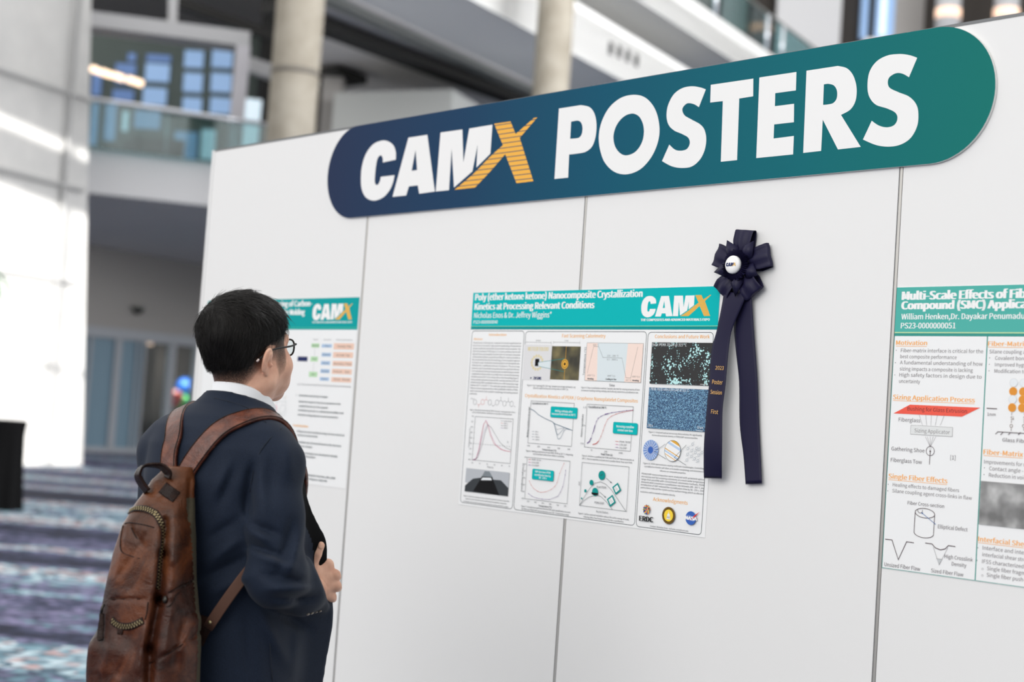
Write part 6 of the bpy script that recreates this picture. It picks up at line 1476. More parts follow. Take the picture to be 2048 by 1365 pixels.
def s_stack(P, rows, n=2.4):                     # elliptical sections: z, rx, ry, cx, cy
    R = np.array(rows, float); R = R[np.argsort(R[:, 0])]; z = P[:, 2]
    rx, ry, cx, cy = [np.interp(z, R[:, 0], R[:, k]) for k in (1, 2, 3, 4)]
    q = (np.abs((P[:, 0]-cx)/rx)**n+np.abs((P[:, 1]-cy)/ry)**n)**(1/n)
    return np.maximum((q-1)*np.minimum(rx, ry), np.maximum(z-R[-1, 0], R[0, 0]-z))
def wave(P, f, seed):
    r = np.random.default_rng(seed); o = np.zeros(len(P))
    for _ in range(6):
        k = r.normal(size=3); k *= f*r.uniform(.6, 1.6)/np.linalg.norm(k); o += np.sin(P @ k+r.uniform(0, 6.28))
    return o/6
def mesh_sdf(fn, lo, hi, h):                     # surface nets, evaluated only near the surface
    lo = np.array(lo, float); hi = np.array(hi, float); C = 4
    n = np.ceil((hi-lo)/(h*C)).astype(int)+1; N_ = (n-1)*C+1
    g = [lo[i]+np.arange(n[i])*h*C for i in range(3)]
    G = np.stack(np.meshgrid(*g, indexing='ij'), -1).reshape(-1, 3); fc = fn(G).reshape(n)
    near = np.abs(fc) < h*C*2.2
    cell = np.zeros(tuple(n-1), bool)
    for a in (0, 1):
        for b in (0, 1):
            for c in (0, 1): cell |= near[a:n[0]-1+a, b:n[1]-1+b, c:n[2]-1+c]
    F = np.repeat(np.repeat(np.repeat(fc[:-1, :-1, :-1], C, 0), C, 1), C, 2); F = np.pad(F, ((0, 1), (0, 1), (0, 1)), mode='edge')
    fm = np.repeat(np.repeat(np.repeat(cell, C, 0), C, 1), C, 2); M = np.zeros(tuple(N_), bool)
    for a in (0, 1):
        for b in (0, 1):
            for c in (0, 1): M[a:N_[0]-1+a, b:N_[1]-1+b, c:N_[2]-1+c] |= fm
    idx = np.argwhere(M); F[M] = fn(lo+idx*h)
    s = F < 0; A = s[:-1, :-1, :-1]; cnt = np.zeros(A.shape, int)
    cs = [(a, b, c) for a in (0, 1) for b in (0, 1) for c in (0, 1)]
    sl = lambda a, b, c: tuple(slice(q, N_[i]-1+q) for i, q in enumerate((a, b, c)))
    for q in cs: cnt += s[sl(*q)]
    act = (cnt > 0) & (cnt < 8); ci = np.argwhere(act); vid = -np.ones(act.shape, int); vid[act] = np.arange(len(ci))
    S = np.zeros((len(ci), 3)); W = np.zeros(len(ci)); i0, i1, i2 = ci.T
    for p in cs:
        for ax in range(3):
            if p[ax]: continue
            q = list(p); q[ax] = 1
            fa = F[i0+p[0], i1+p[1], i2+p[2]]; fb = F[i0+q[0], i1+q[1], i2+q[2]]; m = (fa < 0) != (fb < 0)
            t = np.where(m, fa/np.where(m, fa-fb, 1), 0); pt = np.tile(np.array(p, float), (len(ci), 1)); pt[:, ax] = t
            S[m] += pt[m]; W[m] += 1
    V = lo+(ci+S/W[:, None])*h; faces = []
    for ax in range(3):
        u, w = (ax+1) % 3, (ax+2) % 3
        a = [slice(None)]*3; b = [slice(None)]*3; a[ax] = slice(0, -1); b[ax] = slice(1, None)
        sa, sb = s[tuple(a)], s[tuple(b)]; e = np.argwhere(sa != sb)
        ok = (e[:, u] > 0) & (e[:, w] > 0) & (e[:, u] < N_[u]-1) & (e[:, w] < N_[w]-1); e = e[ok]
        def gv(du, dw): q = e.copy(); q[:, u] -= du; q[:, w] -= dw; return vid[q[:, 0], q[:, 1], q[:, 2]]
        Q = np.stack([gv(0, 0), gv(1, 0), gv(1, 1), gv(0, 1)], 1); fl = sa[e[:, 0], e[:, 1], e[:, 2]]
        Q[~fl] = Q[~fl][:, ::-1]; faces.append(Q)
    Q = np.concatenate(faces); Q = Q[(Q >= 0).all(1)]
    return V, Q
def grad(fn, P, e=1e-3):
    P = np.atleast_2d(P); g = np.stack([fn(P+np.eye(3)[k]*e)-fn(P-np.eye(3)[k]*e) for k in range(3)], 1); return g/(np.linalg.norm(g, axis=1)[:, None]+1e-12)
def solid(name, parts, m, parent, mats=None, pick=None, smooth=1, **tags):     # parts: list of (V, Q)
    V = np.concatenate([p[0] for p in parts]); o = 0; Q = []
    for p in parts: Q.append(p[1]+o); o += len(p[0])
    Q = np.concatenate(Q); me = bpy.data.meshes.new(name); me.from_pydata(V.tolist(), [], Q.tolist())
    for q in (mats or [m]): me.materials.append(MATS[q])
    if pick is not None: me.polygons.foreach_set('material_index', pick(V[Q].mean(1)).astype(np.int32))
    me.polygons.foreach_set('use_smooth', np.ones(len(Q), bool)); me.update()
    ob = bpy.data.objects.new(name, me); COL.objects.link(ob); ob.parent = parent
    if smooth:
        md = ob.modifiers.new('smooth', 'SMOOTH'); md.iterations = smooth; md.factor = 0.5
    return tag(ob, **tags)
# ------------------------------------------------------------------ the man
def _skin(nt, b):
    a = nt.nodes.new('ShaderNodeAttribute'); a.attribute_name = 'stubble'
    n = N(nt, 'ShaderNodeTexNoise', i_Scale=900.0, i_Detail=2.0); nt.links.new(coords(nt), n.inputs['Vector'])
    n2 = N(nt, 'ShaderNodeTexNoise', i_Scale=28.0, i_Detail=3.0); nt.links.new(coords(nt), n2.inputs['Vector'])
    r = ramp(nt, [(0.35, (218, 164, 139)), (0.65, (238, 190, 164))]); nt.links.new(n2.outputs['Fac'], r.inputs[0])
    ad = N(nt, 'ShaderNodeMath', operation='MULTIPLY_ADD'); nt.links.new(n.outputs['Fac'], ad.inputs[0]); ad.inputs[1].default_value = 0.9; ad.inputs[2].default_value = 0.1
    mu = N(nt, 'ShaderNodeMath', operation='MULTIPLY'); mu.use_clamp = True; nt.links.new(a.outputs['Fac'], mu.inputs[0]); nt.links.new(ad.outputs[0], mu.inputs[1])
    mu2 = N(nt, 'ShaderNodeMath', operation='MULTIPLY'); mu2.use_clamp = True; nt.links.new(mu.outputs[0], mu2.inputs[0]); mu2.inputs[1].default_value = 2.1
    mx = nt.nodes.new('ShaderNodeMix'); mx.data_type = 'RGBA'; nt.links.new(mu2.outputs[0], mx.inputs[0]); nt.links.new(r.outputs[0], mx.inputs[6]); mx.inputs[7].default_value = (*lin((60, 44, 36)), 1)
    nt.links.new(mx.outputs[2], b.inputs['Base Color']); bump(nt, b, n.outputs['Fac'], 0.08, 0.0006)
    b.inputs['Subsurface Weight'].default_value = 0.12; b.inputs['Subsurface Radius'].default_value = (0.012, 0.005, 0.003)
mat('skin', (208, 160, 136), 0.48, spec=0.4, build=_skin)
mat('hair_black', (16, 14, 13), 0.6, spec=0.2); mat('hair_strand', (20, 17, 15), 0.42, spec=0.4); mat('hair_brown', (52, 40, 33), 0.55, spec=0.3)
def _wool(nt, b):
    n = N(nt, 'ShaderNodeTexNoise', i_Scale=1100.0, i_Detail=1.0); nt.links.new(coords(nt, (1, 1, .3)), n.inputs['Vector'])
    r = ramp(nt, [(0.3, (17, 26, 41)), (0.7, (27, 38, 56))]); nt.links.new(n.outputs['Fac'], r.inputs[0]); nt.links.new(r.outputs[0], b.inputs['Base Color'])
    n2 = N(nt, 'ShaderNodeTexNoise', i_Scale=1400.0, i_Detail=1.0); nt.links.new(coords(nt), n2.inputs['Vector']); bump(nt, b, n2.outputs['Fac'], 0.25, 0.0006)
mat('suit_navy', (34, 46, 66), 0.75, spec=0.2, sheen=0.05, build=_wool); mat('lining_black', (6, 6, 8), 0.8, spec=0.1); mat('seam_dark', (18, 26, 40), 0.8)
mat('shirt_white', (238, 240, 244), 0.7); mat('frame_black', (18, 14, 14), 0.4, spec=0.3); mat('tip_pale', (214, 196, 190), 0.3); mat('shoe_black', (20, 18, 18), 0.3); mat('button_horn', (150, 140, 128), 0.35)
glassy('lens', (238, 246, 246), 0.06)
def _leather(c0, c1, c2, sc, worn=False):
    def f(nt, b):
        n = N(nt, 'ShaderNodeTexNoise', i_Scale=sc, i_Detail=5.0, i_Roughness=0.62, i_Distortion=0.6); nt.links.new(coords(nt), n.inputs['Vector'])
        r = ramp(nt, [(0.28, c0), (0.5, c1), (0.74, c2)]); nt.links.new(n.outputs['Fac'], r.inputs[0]); col = r.outputs[0]
        if worn:                                 # suede-like scuffing that fades in towards the top of the bag
            t = nt.nodes.new('ShaderNodeTexCoord'); sx = nt.nodes.new('ShaderNodeSeparateXYZ'); nt.links.new(t.outputs['Object'], sx.inputs[0])
            m1 = N(nt, 'ShaderNodeMath', operation='MULTIPLY_ADD'); nt.links.new(n.outputs['Fac'], m1.inputs[0]); m1.inputs[1].default_value = 0.55; nt.links.new(sx.outputs['Z'], m1.inputs[2])
            mr = ramp(nt, [(0.56, (0, 0, 0)), (0.86, (190, 190, 190))]); nt.links.new(m1.outputs[0], mr.inputs[0])
            mx = nt.nodes.new('ShaderNodeMix'); mx.data_type = 'RGBA'; nt.links.new(mr.outputs[0], mx.inputs[0]); nt.links.new(col, mx.inputs[6]); mx.inputs[7].default_value = (*lin((122, 72, 38)), 1); col = mx.outputs[2]
        nt.links.new(col, b.inputs['Base Color'])
        v = N(nt, 'ShaderNodeTexVoronoi', i_Scale=520.0); nt.links.new(coords(nt), v.inputs['Vector']); w = N(nt, 'ShaderNodeTexNoise', i_Scale=26.0, i_Detail=3.0, i_Distortion=1.5); nt.links.new(coords(nt), w.inputs['Vector'])
        ad = N(nt, 'ShaderNodeMath', operation='MULTIPLY_ADD'); nt.links.new(w.outputs['Fac'], ad.inputs[0]); ad.inputs[1].default_value = 5.0; nt.links.new(v.outputs['Distance'], ad.inputs[2])
        bump(nt, b, ad.outputs[0], 0.34, 0.0016)
        rr = ramp(nt, [(0.3, (150, 150, 150)), (0.7, (104, 104, 104))]); nt.links.new(n.outputs['Fac'], rr.inputs[0]); nt.links.new(rr.outputs[0], b.inputs['Roughness'])
    return f
mat('leather_brown', (92, 54, 36), 0.45, spec=0.24, build=_leather((24, 12, 9), (62, 32, 21), (104, 57, 34), 11.0, True))
mat('leather_tan', (128, 80, 50), 0.5, spec=0.45, build=_leather((78, 44, 28), (116, 68, 42), (146, 92, 60), 22.0))
mat('leather_dark', (52, 34, 28), 0.45, spec=0.14, build=_leather((18, 10, 8), (32, 18, 14), (50, 30, 22), 26.0))
mat('leather_strap', (108, 62, 42), 0.42, spec=0.5, build=_leather((56, 29, 22), (92, 48, 34), (122, 70, 48), 30.0))
mat('canvas_olive', (64, 58, 42), 0.9); mat('webbing_brown', (88, 58, 44), 0.75); mat('brass', (168, 154, 116), 0.38, metal=0.8); mat('steel_dark', (66, 64, 60), 0.4, metal=0.8)
mat('trouser_navy', (30, 40, 58), 0.8)
RM = at(449, 880, 3.2); MAN = v3(RM[0], RM[1], 0.0); MROT = math.radians(15.7)
_c, _s = math.cos(MROT), math.sin(MROT)
def w2l(p): q = np.array(p)-MAN; return v3(_c*q[0]+_s*q[1], -_s*q[0]+_c*q[1], q[2])
def loc(px, py, dd): return w2l(at(px, py, 3.2-dd))        # nearer to the camera by dd than the man's middle
def ray_l(px, py):
    a = w2l(at(px, py, 1.8)); b = w2l(at(px, py, 4.2)); return a, (b-a)/np.linalg.norm(b-a)
def surf(fn, px, py, lift=0.0):                  # first point of a solid along a sight line, and its normal
    o, d = ray_l(px, py); t = 0.0; best = (9.0, 0.0)
    for _ in range(160):
        f = float(fn((o+d*t)[None])[0])
        if f < best[0]: best = (f, t)
        if f < 3e-4 or t > 2.4: break
        t += max(f*.75, 3e-4)
    p = o+d*best[1]; n = grad(fn, p, 4e-3)[0]
    for _ in range(6 if best[0] > 3e-4 else 0): p = p-n*float(fn(p[None])[0]); n = grad(fn, p, 4e-3)[0]      # grazing sight line: nearest point of the solid
    return p+n*lift, n
man = empty('person', MAN, MROT, 'man in navy suit and glasses standing with his back turned, reading the middle poster', 'person')
HC = v3(0.0, 0.045, 1.668)
EAR = HC+v3(.0785, -.014, -.028); EV = v3(.12, -.99, 0.05); EV /= np.linalg.norm(EV); EW = v3(.16, -.22, 1.0); EW -= EV*(EW @ EV); EW /= np.linalg.norm(EW); EN = np.cross(EW, EV)
def ear_sdf(P, sx):
    Q = P.copy(); Q[:, 0] *= sx; q = Q-EAR; L = np.stack([q @ EV, q @ EW, q @ EN], 1)/.93
    f = s_ell(L, (.001, 0, 0), (.0165, .0262, .0040))
    rim = [(.0182*math.cos(a)+.001, .0275*math.sin(a)+.001, .0035*math.cos(a)-.001) for a in np.linspace(math.radians(152), math.radians(-62), 11)]
    f = smin(f, s_chain(L, rim, [.0040]*11), .004)
    anti = [(.0085*math.cos(a), .019*math.sin(a)-.001, .003) for a in np.linspace(math.radians(110), math.radians(-50), 7)]
    f = smin(f, s_chain(L, anti, [.0030]*7), .004)
    f = smax(f, -s_ell(L, (-.003, -.005, .0065), (.0075, .0115, .0075)), .004)
    f = smin(f, s_ell(L, (-.004, -.0265, 0), (.0078, .0080, .0042)), .006)
    f = smin(f, s_ball(L, (-.0125, -.008, .003), .0045), .005)
    return f*.93
def skull_sdf(P):
    q = P-HC; f = s_ell(q, (0, -.012, .022), (.075, .097, .090))
    f = smin(f, s_ell(q, (0, .034, -.030), (.063, .068, .086)), .03)
    f = smin(f, s_ell(q, (0, .050, -.074), (.050, .050, .034)), .03)
    f = smin(f, s_cone(q, (0, -.034, -.030), (0, .002, -.090), .0515, .045), .03)
    return smin(f, s_cone(P, HC+v3(0, .004, -.055), v3(0, .020, 1.44), .051, .058), .030)
def head_sdf(P):
    q = P-HC; f = skull_sdf(P)
    a = q.copy(); a[:, 0] = np.abs(a[:, 0])
    f = smin(f, s_ball(a, (.046, .066, -.034), .027), .03); f = smin(f, s_ball(a, (.047, .010, -.070), .026), .03)
    f = smin(f, s_ball(a, (.022, .086, -.068), .027), .025); f = smin(f, s_ball(q, (0, .107, -.093), .020), .022)
    f = smin(f, s_cone(a, (.004, .089, .030), (.040, .076, .028), .012, .012), .018)
    f = smax(f, -s_ball(a, (.032, .104, .012), .016), .014); f = smin(f, s_ball(a, (.032, .079, .012), .0135), .006)
    f = smin(f, s_cone(q, (0, .096, .010), (0, .116, -.034), .008, .0115), .012); f = smin(f, s_ball(a, (.011, .106, -.038), .008), .008)
    f = smin(f, s_ell(q, (0, .106, -.064), (.023, .010, .0055)), .006); f = smin(f, s_ell(q, (0, .105, -.075), (.020, .010, .006)), .006)
    f = smin(f, s_cone(P, HC+v3(0, .03, -.095), v3(0, .035, 1.46), .030, .040), .03)
    f = smin(f, np.minimum(ear_sdf(P, 1), ear_sdf(P, -1)), .005)
    return f
# arms, shared by the body and the jacket
SR = v3(.150, -.012, 1.435); ER = loc(552, 1156, .175); WR = loc(632, 1180, -.055)
SL = v3(-.150, -.012, 1.435); EL = v3(-.195, .03, 1.15); WL = v3(-.14, .22, 1.05)
def hand_px(l): return [loc(*q) for q in l]
KN = hand_px([(655, 1131, -.072), (670, 1151, -.070), (672, 1173, -.070), (663, 1195, -.074)])
def right_hand(P):
    f = None; wr = loc(632, 1174, -.056)
    pal = [loc(640, 1148, -.058), loc(644, 1160, -.056), loc(645, 1174, -.057), loc(642, 1188, -.062)]
    for p, k, r in zip(pal, KN, (.0125, .0125, .0120, .0110)):
        g = s_chain(P, [wr, p, k], [.019, .0150, r]); f = g if f is None else smin(f, g, .012)
    for i, k in enumerate(KN):                   # each finger: knuckle, then curled away around the cloth
        px = (655, 670, 672, 663)[i]; py = (1131, 1151, 1173, 1195)[i]; L = (1.0, 1.08, 1.0, .84)[i]; r = (.0098, .0102, .0096, .0086)[i]
        a = loc(px+3*L, py+3, -.072-.034*L); b = loc(px-16*L, py+7, -.072-.054*L); c = loc(px-30*L, py+8, -.072-.046*L)
        f = smin(f, s_chain(P, [k, a, b, c], [r*1.12, r, r*.95, r*.8], .002), .0045)
    th = [loc(629, 1158, -.046), loc(624, 1130, -.036), loc(633, 1109, -.036), loc(641, 1092, -.040)]
    f = smin(f, s_chain(P, th, [.0150, .0128, .0112, .0092], .004), .010)
    f = smin(f, s_chain(P, [loc(630, 1142, -.050), KN[0]], [.012, .009]), .014)
    for k in KN: f = smin(f, s_ball(P, k+(loc(660, 1160, .0)-loc(660, 1160, -.01))*.35, .0085), .006)
    return f
def body_low(P):
    f = s_stack(P, [(1.50, .10, .07, 0, -.01), (1.45, .15, .085, 0, -.012), (1.35, .155, .10, 0, -.008), (1.1, .145, .10, 0, .005), (.95, .16, .11, 0, .01), (.82, .15, .10, 0, .01)])
    f = smin(f, s_chain(P, [SR, ER, WR], [.036, .034, .029]), .02); f = smin(f, s_chain(P, [SL, EL, WL], [.036, .034, .029]), .02)
    for s in (-1, 1): f = smin(f, s_chain(P, [v3(s*.085, .01, .86), v3(s*.095, .03, .48), v3(s*.10, .0, .09)], [.085, .055, .04]), .03)
    return f
_hp = np.array([loc(x, y, d) for x in (600, 690) for y in (1075, 1225) for d in (-.015, -.135)]); HB = (_hp.min(0)-.01, _hp.max(0)+.01)
parts = [mesh_sdf(head_sdf, (-.115, -.11, 1.44), (.115, .20, 1.80), .0026), mesh_sdf(body_low, (-.32, -.22, .05), (.32, .30, 1.56), .012),
         mesh_sdf(lambda P: smin(right_hand(P), s_cone(P, WR, loc(632, 1174, -.056), .026, .022), .012), *HB, .0016)]
def left_hand(P):
    f = s_cone(P, WL, WL+v3(.01, .075, -.045), .026, .022)
    for i in range(4):
        a = WL+v3(-.028+.019*i, .082-.006*abs(i-1.4), -.05); f = smin(f, s_chain(P, [WL+v3(0, .02, -.01), a, a+v3(0, .030, -.03), a+v3(0, .022, -.056)], [.016, .0105, .0095, .008]), .008)
    return smin(f, s_chain(P, [WL+v3(.02, .02, -.01), WL+v3(.045, .055, -.03), WL+v3(.045, .085, -.045)], [.015, .012, .009]), .01)
parts.append(mesh_sdf(left_hand, WL-v3(.09, .05, .16), WL+v3(.11, .19, .07), .004))
body = solid('body', parts, 'skin', man, smooth=1)
# cropped stubble: where the clipped sides and nape run out
co = np.empty(len(body.data.vertices)*3); body.data.vertices.foreach_get('co', co); q = co.reshape(-1, 3)-HC
def hairline(y, x):                              # height above which the hair is long, by depth along the head
    return np.interp(y, [-.13, -.075, -.050, -.030, -.004, .018, .040, .058, .070, .090], [-.058, -.056, -.044, -.006, .014, .020, .034, .052, .066, .074])
hl = hairline(q[:, 1], q[:, 0]); fade = np.interp(q[:, 1], [-.11, -.07, -.05, -.03, -.005, .022, .036, .050, .060, .07], [.062, .062, .064, .056, .036, .048, .094, .092, .034, .012])
k = 1-np.clip((hl-q[:, 2])/fade, 0, 1)
earm = np.abs(np.abs(q[:, 0])-.082) < .020; earm &= (np.abs(q[:, 1]+.012) < .026) & (np.abs(q[:, 2]+.032) < .040) & (np.abs(q[:, 0]) > .0725)
beard = np.clip(1-np.abs(q[:, 2]+.095)/.05, 0, 1)*np.clip((q[:, 1]-.0)/.05, 0, 1)*.16
st = np.clip(np.where((q[:, 2] > -.16) & ~earm, np.maximum(k**.55, beard), 0), 0, 1); st[co.reshape(-1, 3)[:, 2] < 1.45] = 0
at_ = body.data.attributes.new('stubble', 'FLOAT', 'POINT'); at_.data.foreach_set('value', st.astype(np.float32))
nail, nn = surf(right_hand, 642, 1094)
mb = MB().lathe([(0, .0014), (.0042, .0012), (.0058, .0004), (.0060, -.002), (0, -.002)][::-1], 'skin', 16, (nail, nn)); mb.build('thumbnail', man)
# hair: a clipped cap with loose strands over it
def hair_sdf(P):
    q = P-HC
    th = np.interp(q[:, 2], [-.10, -.075, -.04, .0, .05, .10], [.0012, .0035, .0062, .0075, .0110, .0160])*np.interp(q[:, 1], [-.10, -.03, .02, .06], [1, .75, .62, .72])
    f = skull_sdf(P)-th
    f = smin(f, s_ell(q, (.004, .018, .064), (.057, .056, .046)), .03); f = smin(f, s_ell(q, (-.010, -.082, .034), (.046, .027, .046)), .03)
    f = f-.0030*wave(q, 95, 3)-.0018*wave(q*np.array([1, 1, .5]), 230, 5)
    return smax(f, hairline(q[:, 1], q[:, 0])-q[:, 2]+.003*wave(q, 260, 9), .006)
hair = solid('hair', [mesh_sdf(hair_sdf, (-.11, -.10, 1.58), (.11, .17, 1.80), .003)], 'hair_black', man, smooth=1, label='short black hair combed forward with clipped sides')
V = []; F = []; r = np.random.default_rng(11); n_s = 5200
roots = hair.data; tot = len(hair.data.polygons); ce = np.empty(tot*3); hair.data.polygons.foreach_get('center', ce); ce = ce.reshape(-1, 3); no = np.empty(tot*3); hair.data.polygons.foreach_get('normal', no); no = no.reshape(-1, 3)
for i in r.choice(tot, n_s):
    p = ce[i]; n = no[i]; q = p-HC
    if n @ q < 0.0: continue
    top = np.clip((q[2]-.03)/.05, 0, 1); back = np.clip((-q[1])/.08, 0, 1)
    front = np.clip((q[1]-.045)/.04, 0, 1)
    d = v3(.35*top+r.normal()*.22, (.9-.5*front)*top-.25*back+r.normal()*.2, -1.0*(1-top)-.25+.3*front+r.normal()*.12); d -= n*(d @ n); d /= np.linalg.norm(d)
    L = r.uniform(.014, .034)*(0.6+.7*top)*(1-.62*front)*np.interp(q[2], [-.09, -.03], [.35, 1]); lift = r.uniform(.0, .14)+(0.30 if r.random() < .04 else 0); rad = r.uniform(.00035, .00065); pts = []
    for k in range(5):
        t = k/4; pts.append(p+d*L*t+n*(.0004+L*lift*t*(1.15-.55*t))-v3(0, 0, 1)*.004*t*t)
    o = len(V); s1 = np.cross(d, n)
    for k, c in enumerate(pts):
        rr = rad*(1-.75*k/4); V += [c+s1*rr, c-s1*rr*.5+n*rr*.87, c-s1*rr*.5-n*rr*.87]
    for k in range(4):
        for j in range(3): F.append((o+k*3+j, o+k*3+(j+1) % 3, o+(k+1)*3+(j+1) % 3, o+(k+1)*3+j))
st_o = MB().add(V, F, 'hair_strand', True).build('hair_strands', hair, label='loose combed strands'); st_o['kind'] = 'stuff'
V = []; F = []; cov = co.reshape(-1, 3); nb = np.empty(len(cov)*3); body.data.vertices.foreach_get('normal', nb); nb = nb.reshape(-1, 3)
cand = np.where((st > .22) & (cov[:, 2] > HC[2]-.135) & (beard < .1))[0]
for i in r.choice(cand, 9000):
    if r.random() > st[i]*1.15: continue
    n = nb[i]; d = v3(r.normal()*.25, -.25+r.normal()*.25, -1.0); d -= n*(d @ n); d /= np.linalg.norm(d); L = r.uniform(.003, .0065)*st[i]; p = cov[i]+v3(*r.normal(size=3))*.0008; e = p+d*L*.9+n*L*.45; s1 = np.cross(d, n)*.00028
    o = len(V); V += [p-s1, p+s1, e]; F.append((o, o+1, o+2))
so_ = MB().add(V, F, 'hair_brown').build('clipped_hair', hair, label='short clipped brown-black hairs at the sides and nape'); so_['kind'] = 'stuff'
MB().tube(spline3([HC+v3(s_, .0835+.004*(1-abs(s_)/.05), .041-abs(s_)*.10) for s_ in (.014, .024, .036, .047)], 4), [.0022]*6+[.0028]*4+[.0018]*3, 'hair_black', 8).build('eyebrow', man)
MB().tube(spline3([HC+v3(-s_, .0835+.004*(1-abs(s_)/.05), .041-abs(s_)*.10) for s_ in (.014, .024, .036, .047)], 4), [.0022]*6+[.0028]*4+[.0018]*3, 'hair_black', 8).build('eyebrow', man)
# spectacles
gl = empty('spectacles', HC, 0); gl.parent = man
def rim(sx):
    c = []
    for k in range(28):
        a = 2*math.pi*k/28; x = .0235*np.sign(math.cos(a))*abs(math.cos(a))**.7; z = .0185*np.sign(math.sin(a))*abs(math.sin(a))**.75
        c.append(v3(sx*(.033+x), .1075-abs(.033+x)*.26+.003, .010+z))
    return c
for sx in (-1, 1):
    c = rim(sx); MB().tube(c+[c[0], c[1]], .0021, 'frame_black', 8).build('rim', gl)
    MB().add(c, [tuple(range(len(c)))], 'lens').build('lens', gl, label='clear spectacle lens')
    A = [v3(sx*.0575, .095, .018), v3(sx*.070, .086, .017), v3(sx*.0780, .055, .010), v3(sx*.0805, .015, .003), v3(sx*.0805, -.008, -.004), v3(sx*.0800, -.030, -.016), v3(sx*.0790, -.044, -.026)]
    tm = MB().tube(spline3(A, 4), .0018, 'frame_black', 8, flat=1.25, upv=(0, 0, 1)).build('temple', gl)
    MB().tube([A[-1], A[-1]+v3(-sx*.0003, -.0045, -.0045)], .0024, 'tip_pale', 8).build('temple_tip', tm, label='pale tip of the temple')
MB().tube(spline3([v3(-.0105, .106, .014), v3(0, .110, .018), v3(.0105, .106, .014)], 4), .0018, 'frame_black', 8).build('bridge', gl)
# shirt collar
V = []; F = []; n = 48
for j, (dr, dz) in enumerate(((.0, -.055), (.0, .0), (-.003, .004), (-.006, .0), (-.006, -.055))):
    for k in range(n):
        a = 2*math.pi*k/n; y = math.sin(a); x = math.cos(a); fr_ = max(0, y)
        rx, ry = .0630+dr+.006*fr_, .0665+dr+.030*fr_; z = 1.588-.036*(y+1)/2-.030*fr_*fr_
        V.append((rx*x, .043+ry*y, z+dz))
for j in range(4):
    for k in range(n): F.append((j*n+k, j*n+(k+1) % n, (j+1)*n+(k+1) % n, (j+1)*n+k))
MB().add(V, F, 'shirt_white', True).build('shirt_collar', man, label='white shirt collar')
sh = mesh_sdf(lambda P: s_stack(P, [(1.52, .075, .085, 0, .03), (1.48, .11, .10, 0, .02), (1.40, .13, .115, 0, .02), (1.0, .14, .115, 0, .02)]), (-.2, -.15, .98), (.2, .2, 1.54), .010)
solid('shirt', [sh], 'shirt_white', man, smooth=1)
# jacket
ROWS = [(1.590, .0680, .0715, 0, .042), (1.56, .073, .075, 0, .036), (1.54, .088, .079, 0, .024), (1.515, .126, .090, 0, .004), (1.49, .158, .098, 0, -.006), (1.45, .174, .110, 0, -.012), (1.38, .178, .122, 0, -.010), (1.25, .174, .124, 0, .002), (1.10, .166, .120, 0, .010), (.95, .182, .132, 0, .016), (.80, .196, .148, 0, .02), (.76, .198, .150, 0, .02)]
EDGE = [(592, 955, -.02), (602, 985, -.03), (618, 1030, -.045), (634, 1066, -.055), (642, 1090, -.060), (643, 1120, -.066), (650, 1160, -.085), (652, 1215, -.085), (650, 1260, -.085), (642, 1310, -.085), (633, 1365, -.085), (626, 1440, -.08)]
CREASE = [((508, 925), (497, 985), -.006, .010), ((497, 985), (500, 1040), -.008, .012), ((505, 1048), (560, 1072), -.005, .008), ((500, 1062), (540, 1085), .006, .010), ((502, 1092), (575, 1120), -.007, .008), ((510, 1108), (590, 1140), .006, .010), ((585, 1040), (556, 1150), -.005, .008), ((603, 1060), (580, 1150), .005, .009),
          ((525, 1150), (610, 1165), -.006, .008), ((530, 1180), (625, 1178), .005, .009), ((548, 1198), (632, 1196), -.005, .007), ((520, 940), (530, 1040), .004, .014), ((545, 900), (540, 1000), -.003, .015), ((575, 890), (580, 960), .003, .012),
          ((470, 935), (440, 1010), -.003, .010), ((455, 930), (425, 1000), .003, .012), ((480, 1080), (410, 1130), .004, .012), ((490, 1115), (405, 1160), -.004, .010), ((500, 1150), (420, 1190), .004, .012), ((475, 1040), (415, 1080), -.003, .010), ((520, 1225), (575, 1330), .004, .014), ((490, 1230), (500, 1365), -.003, .012), ((600, 1250), (590, 1365), .004, .016), ((560, 1230), (620, 1260), -.005, .010)]
_cam_r = w2l(MAN+v3(*_rt)); _cam_u = w2l(MAN+v3(*_up)); _cam_f = w2l(MAN+v3(*_fw)); _O = w2l(CAM)
def to_px(P):
    q = P-_O; z = q @ _cam_f; return np.stack([1024+F_PX*(q @ _cam_r)/z, 682.5-F_PX*(q @ _cam_u)/z], 1), z
def folds(P):
    d = np.zeros(len(P)); S, z = to_px(P)
    for a, b, amp, w in CREASE:
        a = np.array(a, float); b = np.array(b, float); e = b-a; t = np.clip(((S-a) @ e)/(e @ e), 0, 1); r = np.sqrt(((S-a-t[:, None]*e)**2).sum(1))/919
        d += amp*np.exp(-(r/w)**2)*np.sin(np.clip(t*.8+.1, 0, 1)*math.pi)
    return np.clip(2.3*d, -.0105, .016)*(z < 3.32)
CUFF_A = loc(623, 1130, -.03); CUFF_N = _cam_r*.90+_cam_u*.40+_cam_f*.22; CUFF_N = CUFF_N/np.linalg.norm(CUFF_N)
def sleeve(P):
    f = s_chain(P, [v3(.130, -.012, 1.452), SR+v3(.006, 0, -.012), (SR+ER)/2+v3(.003, -.002, 0), ER], [.052, .059, .057, .056], .03)
    fore = s_chain(P, [ER, ER*.5+WR*.5+v3(0, 0, -.004), WR], [.056, .054, .051], .05)
    return smin(f, smax(fore, (P-CUFF_A) @ CUFF_N, .006), .035)
def sleeve_l(P):
    f = s_chain(P, [v3(-.130, -.012, 1.452), SL+v3(-.006, 0, -.012), EL, WL], [.052, .059, .054, .044], .03)
    return smax(f, ((P-WL) @ ((WL-EL)/np.linalg.norm(WL-EL)))-.004, .006)
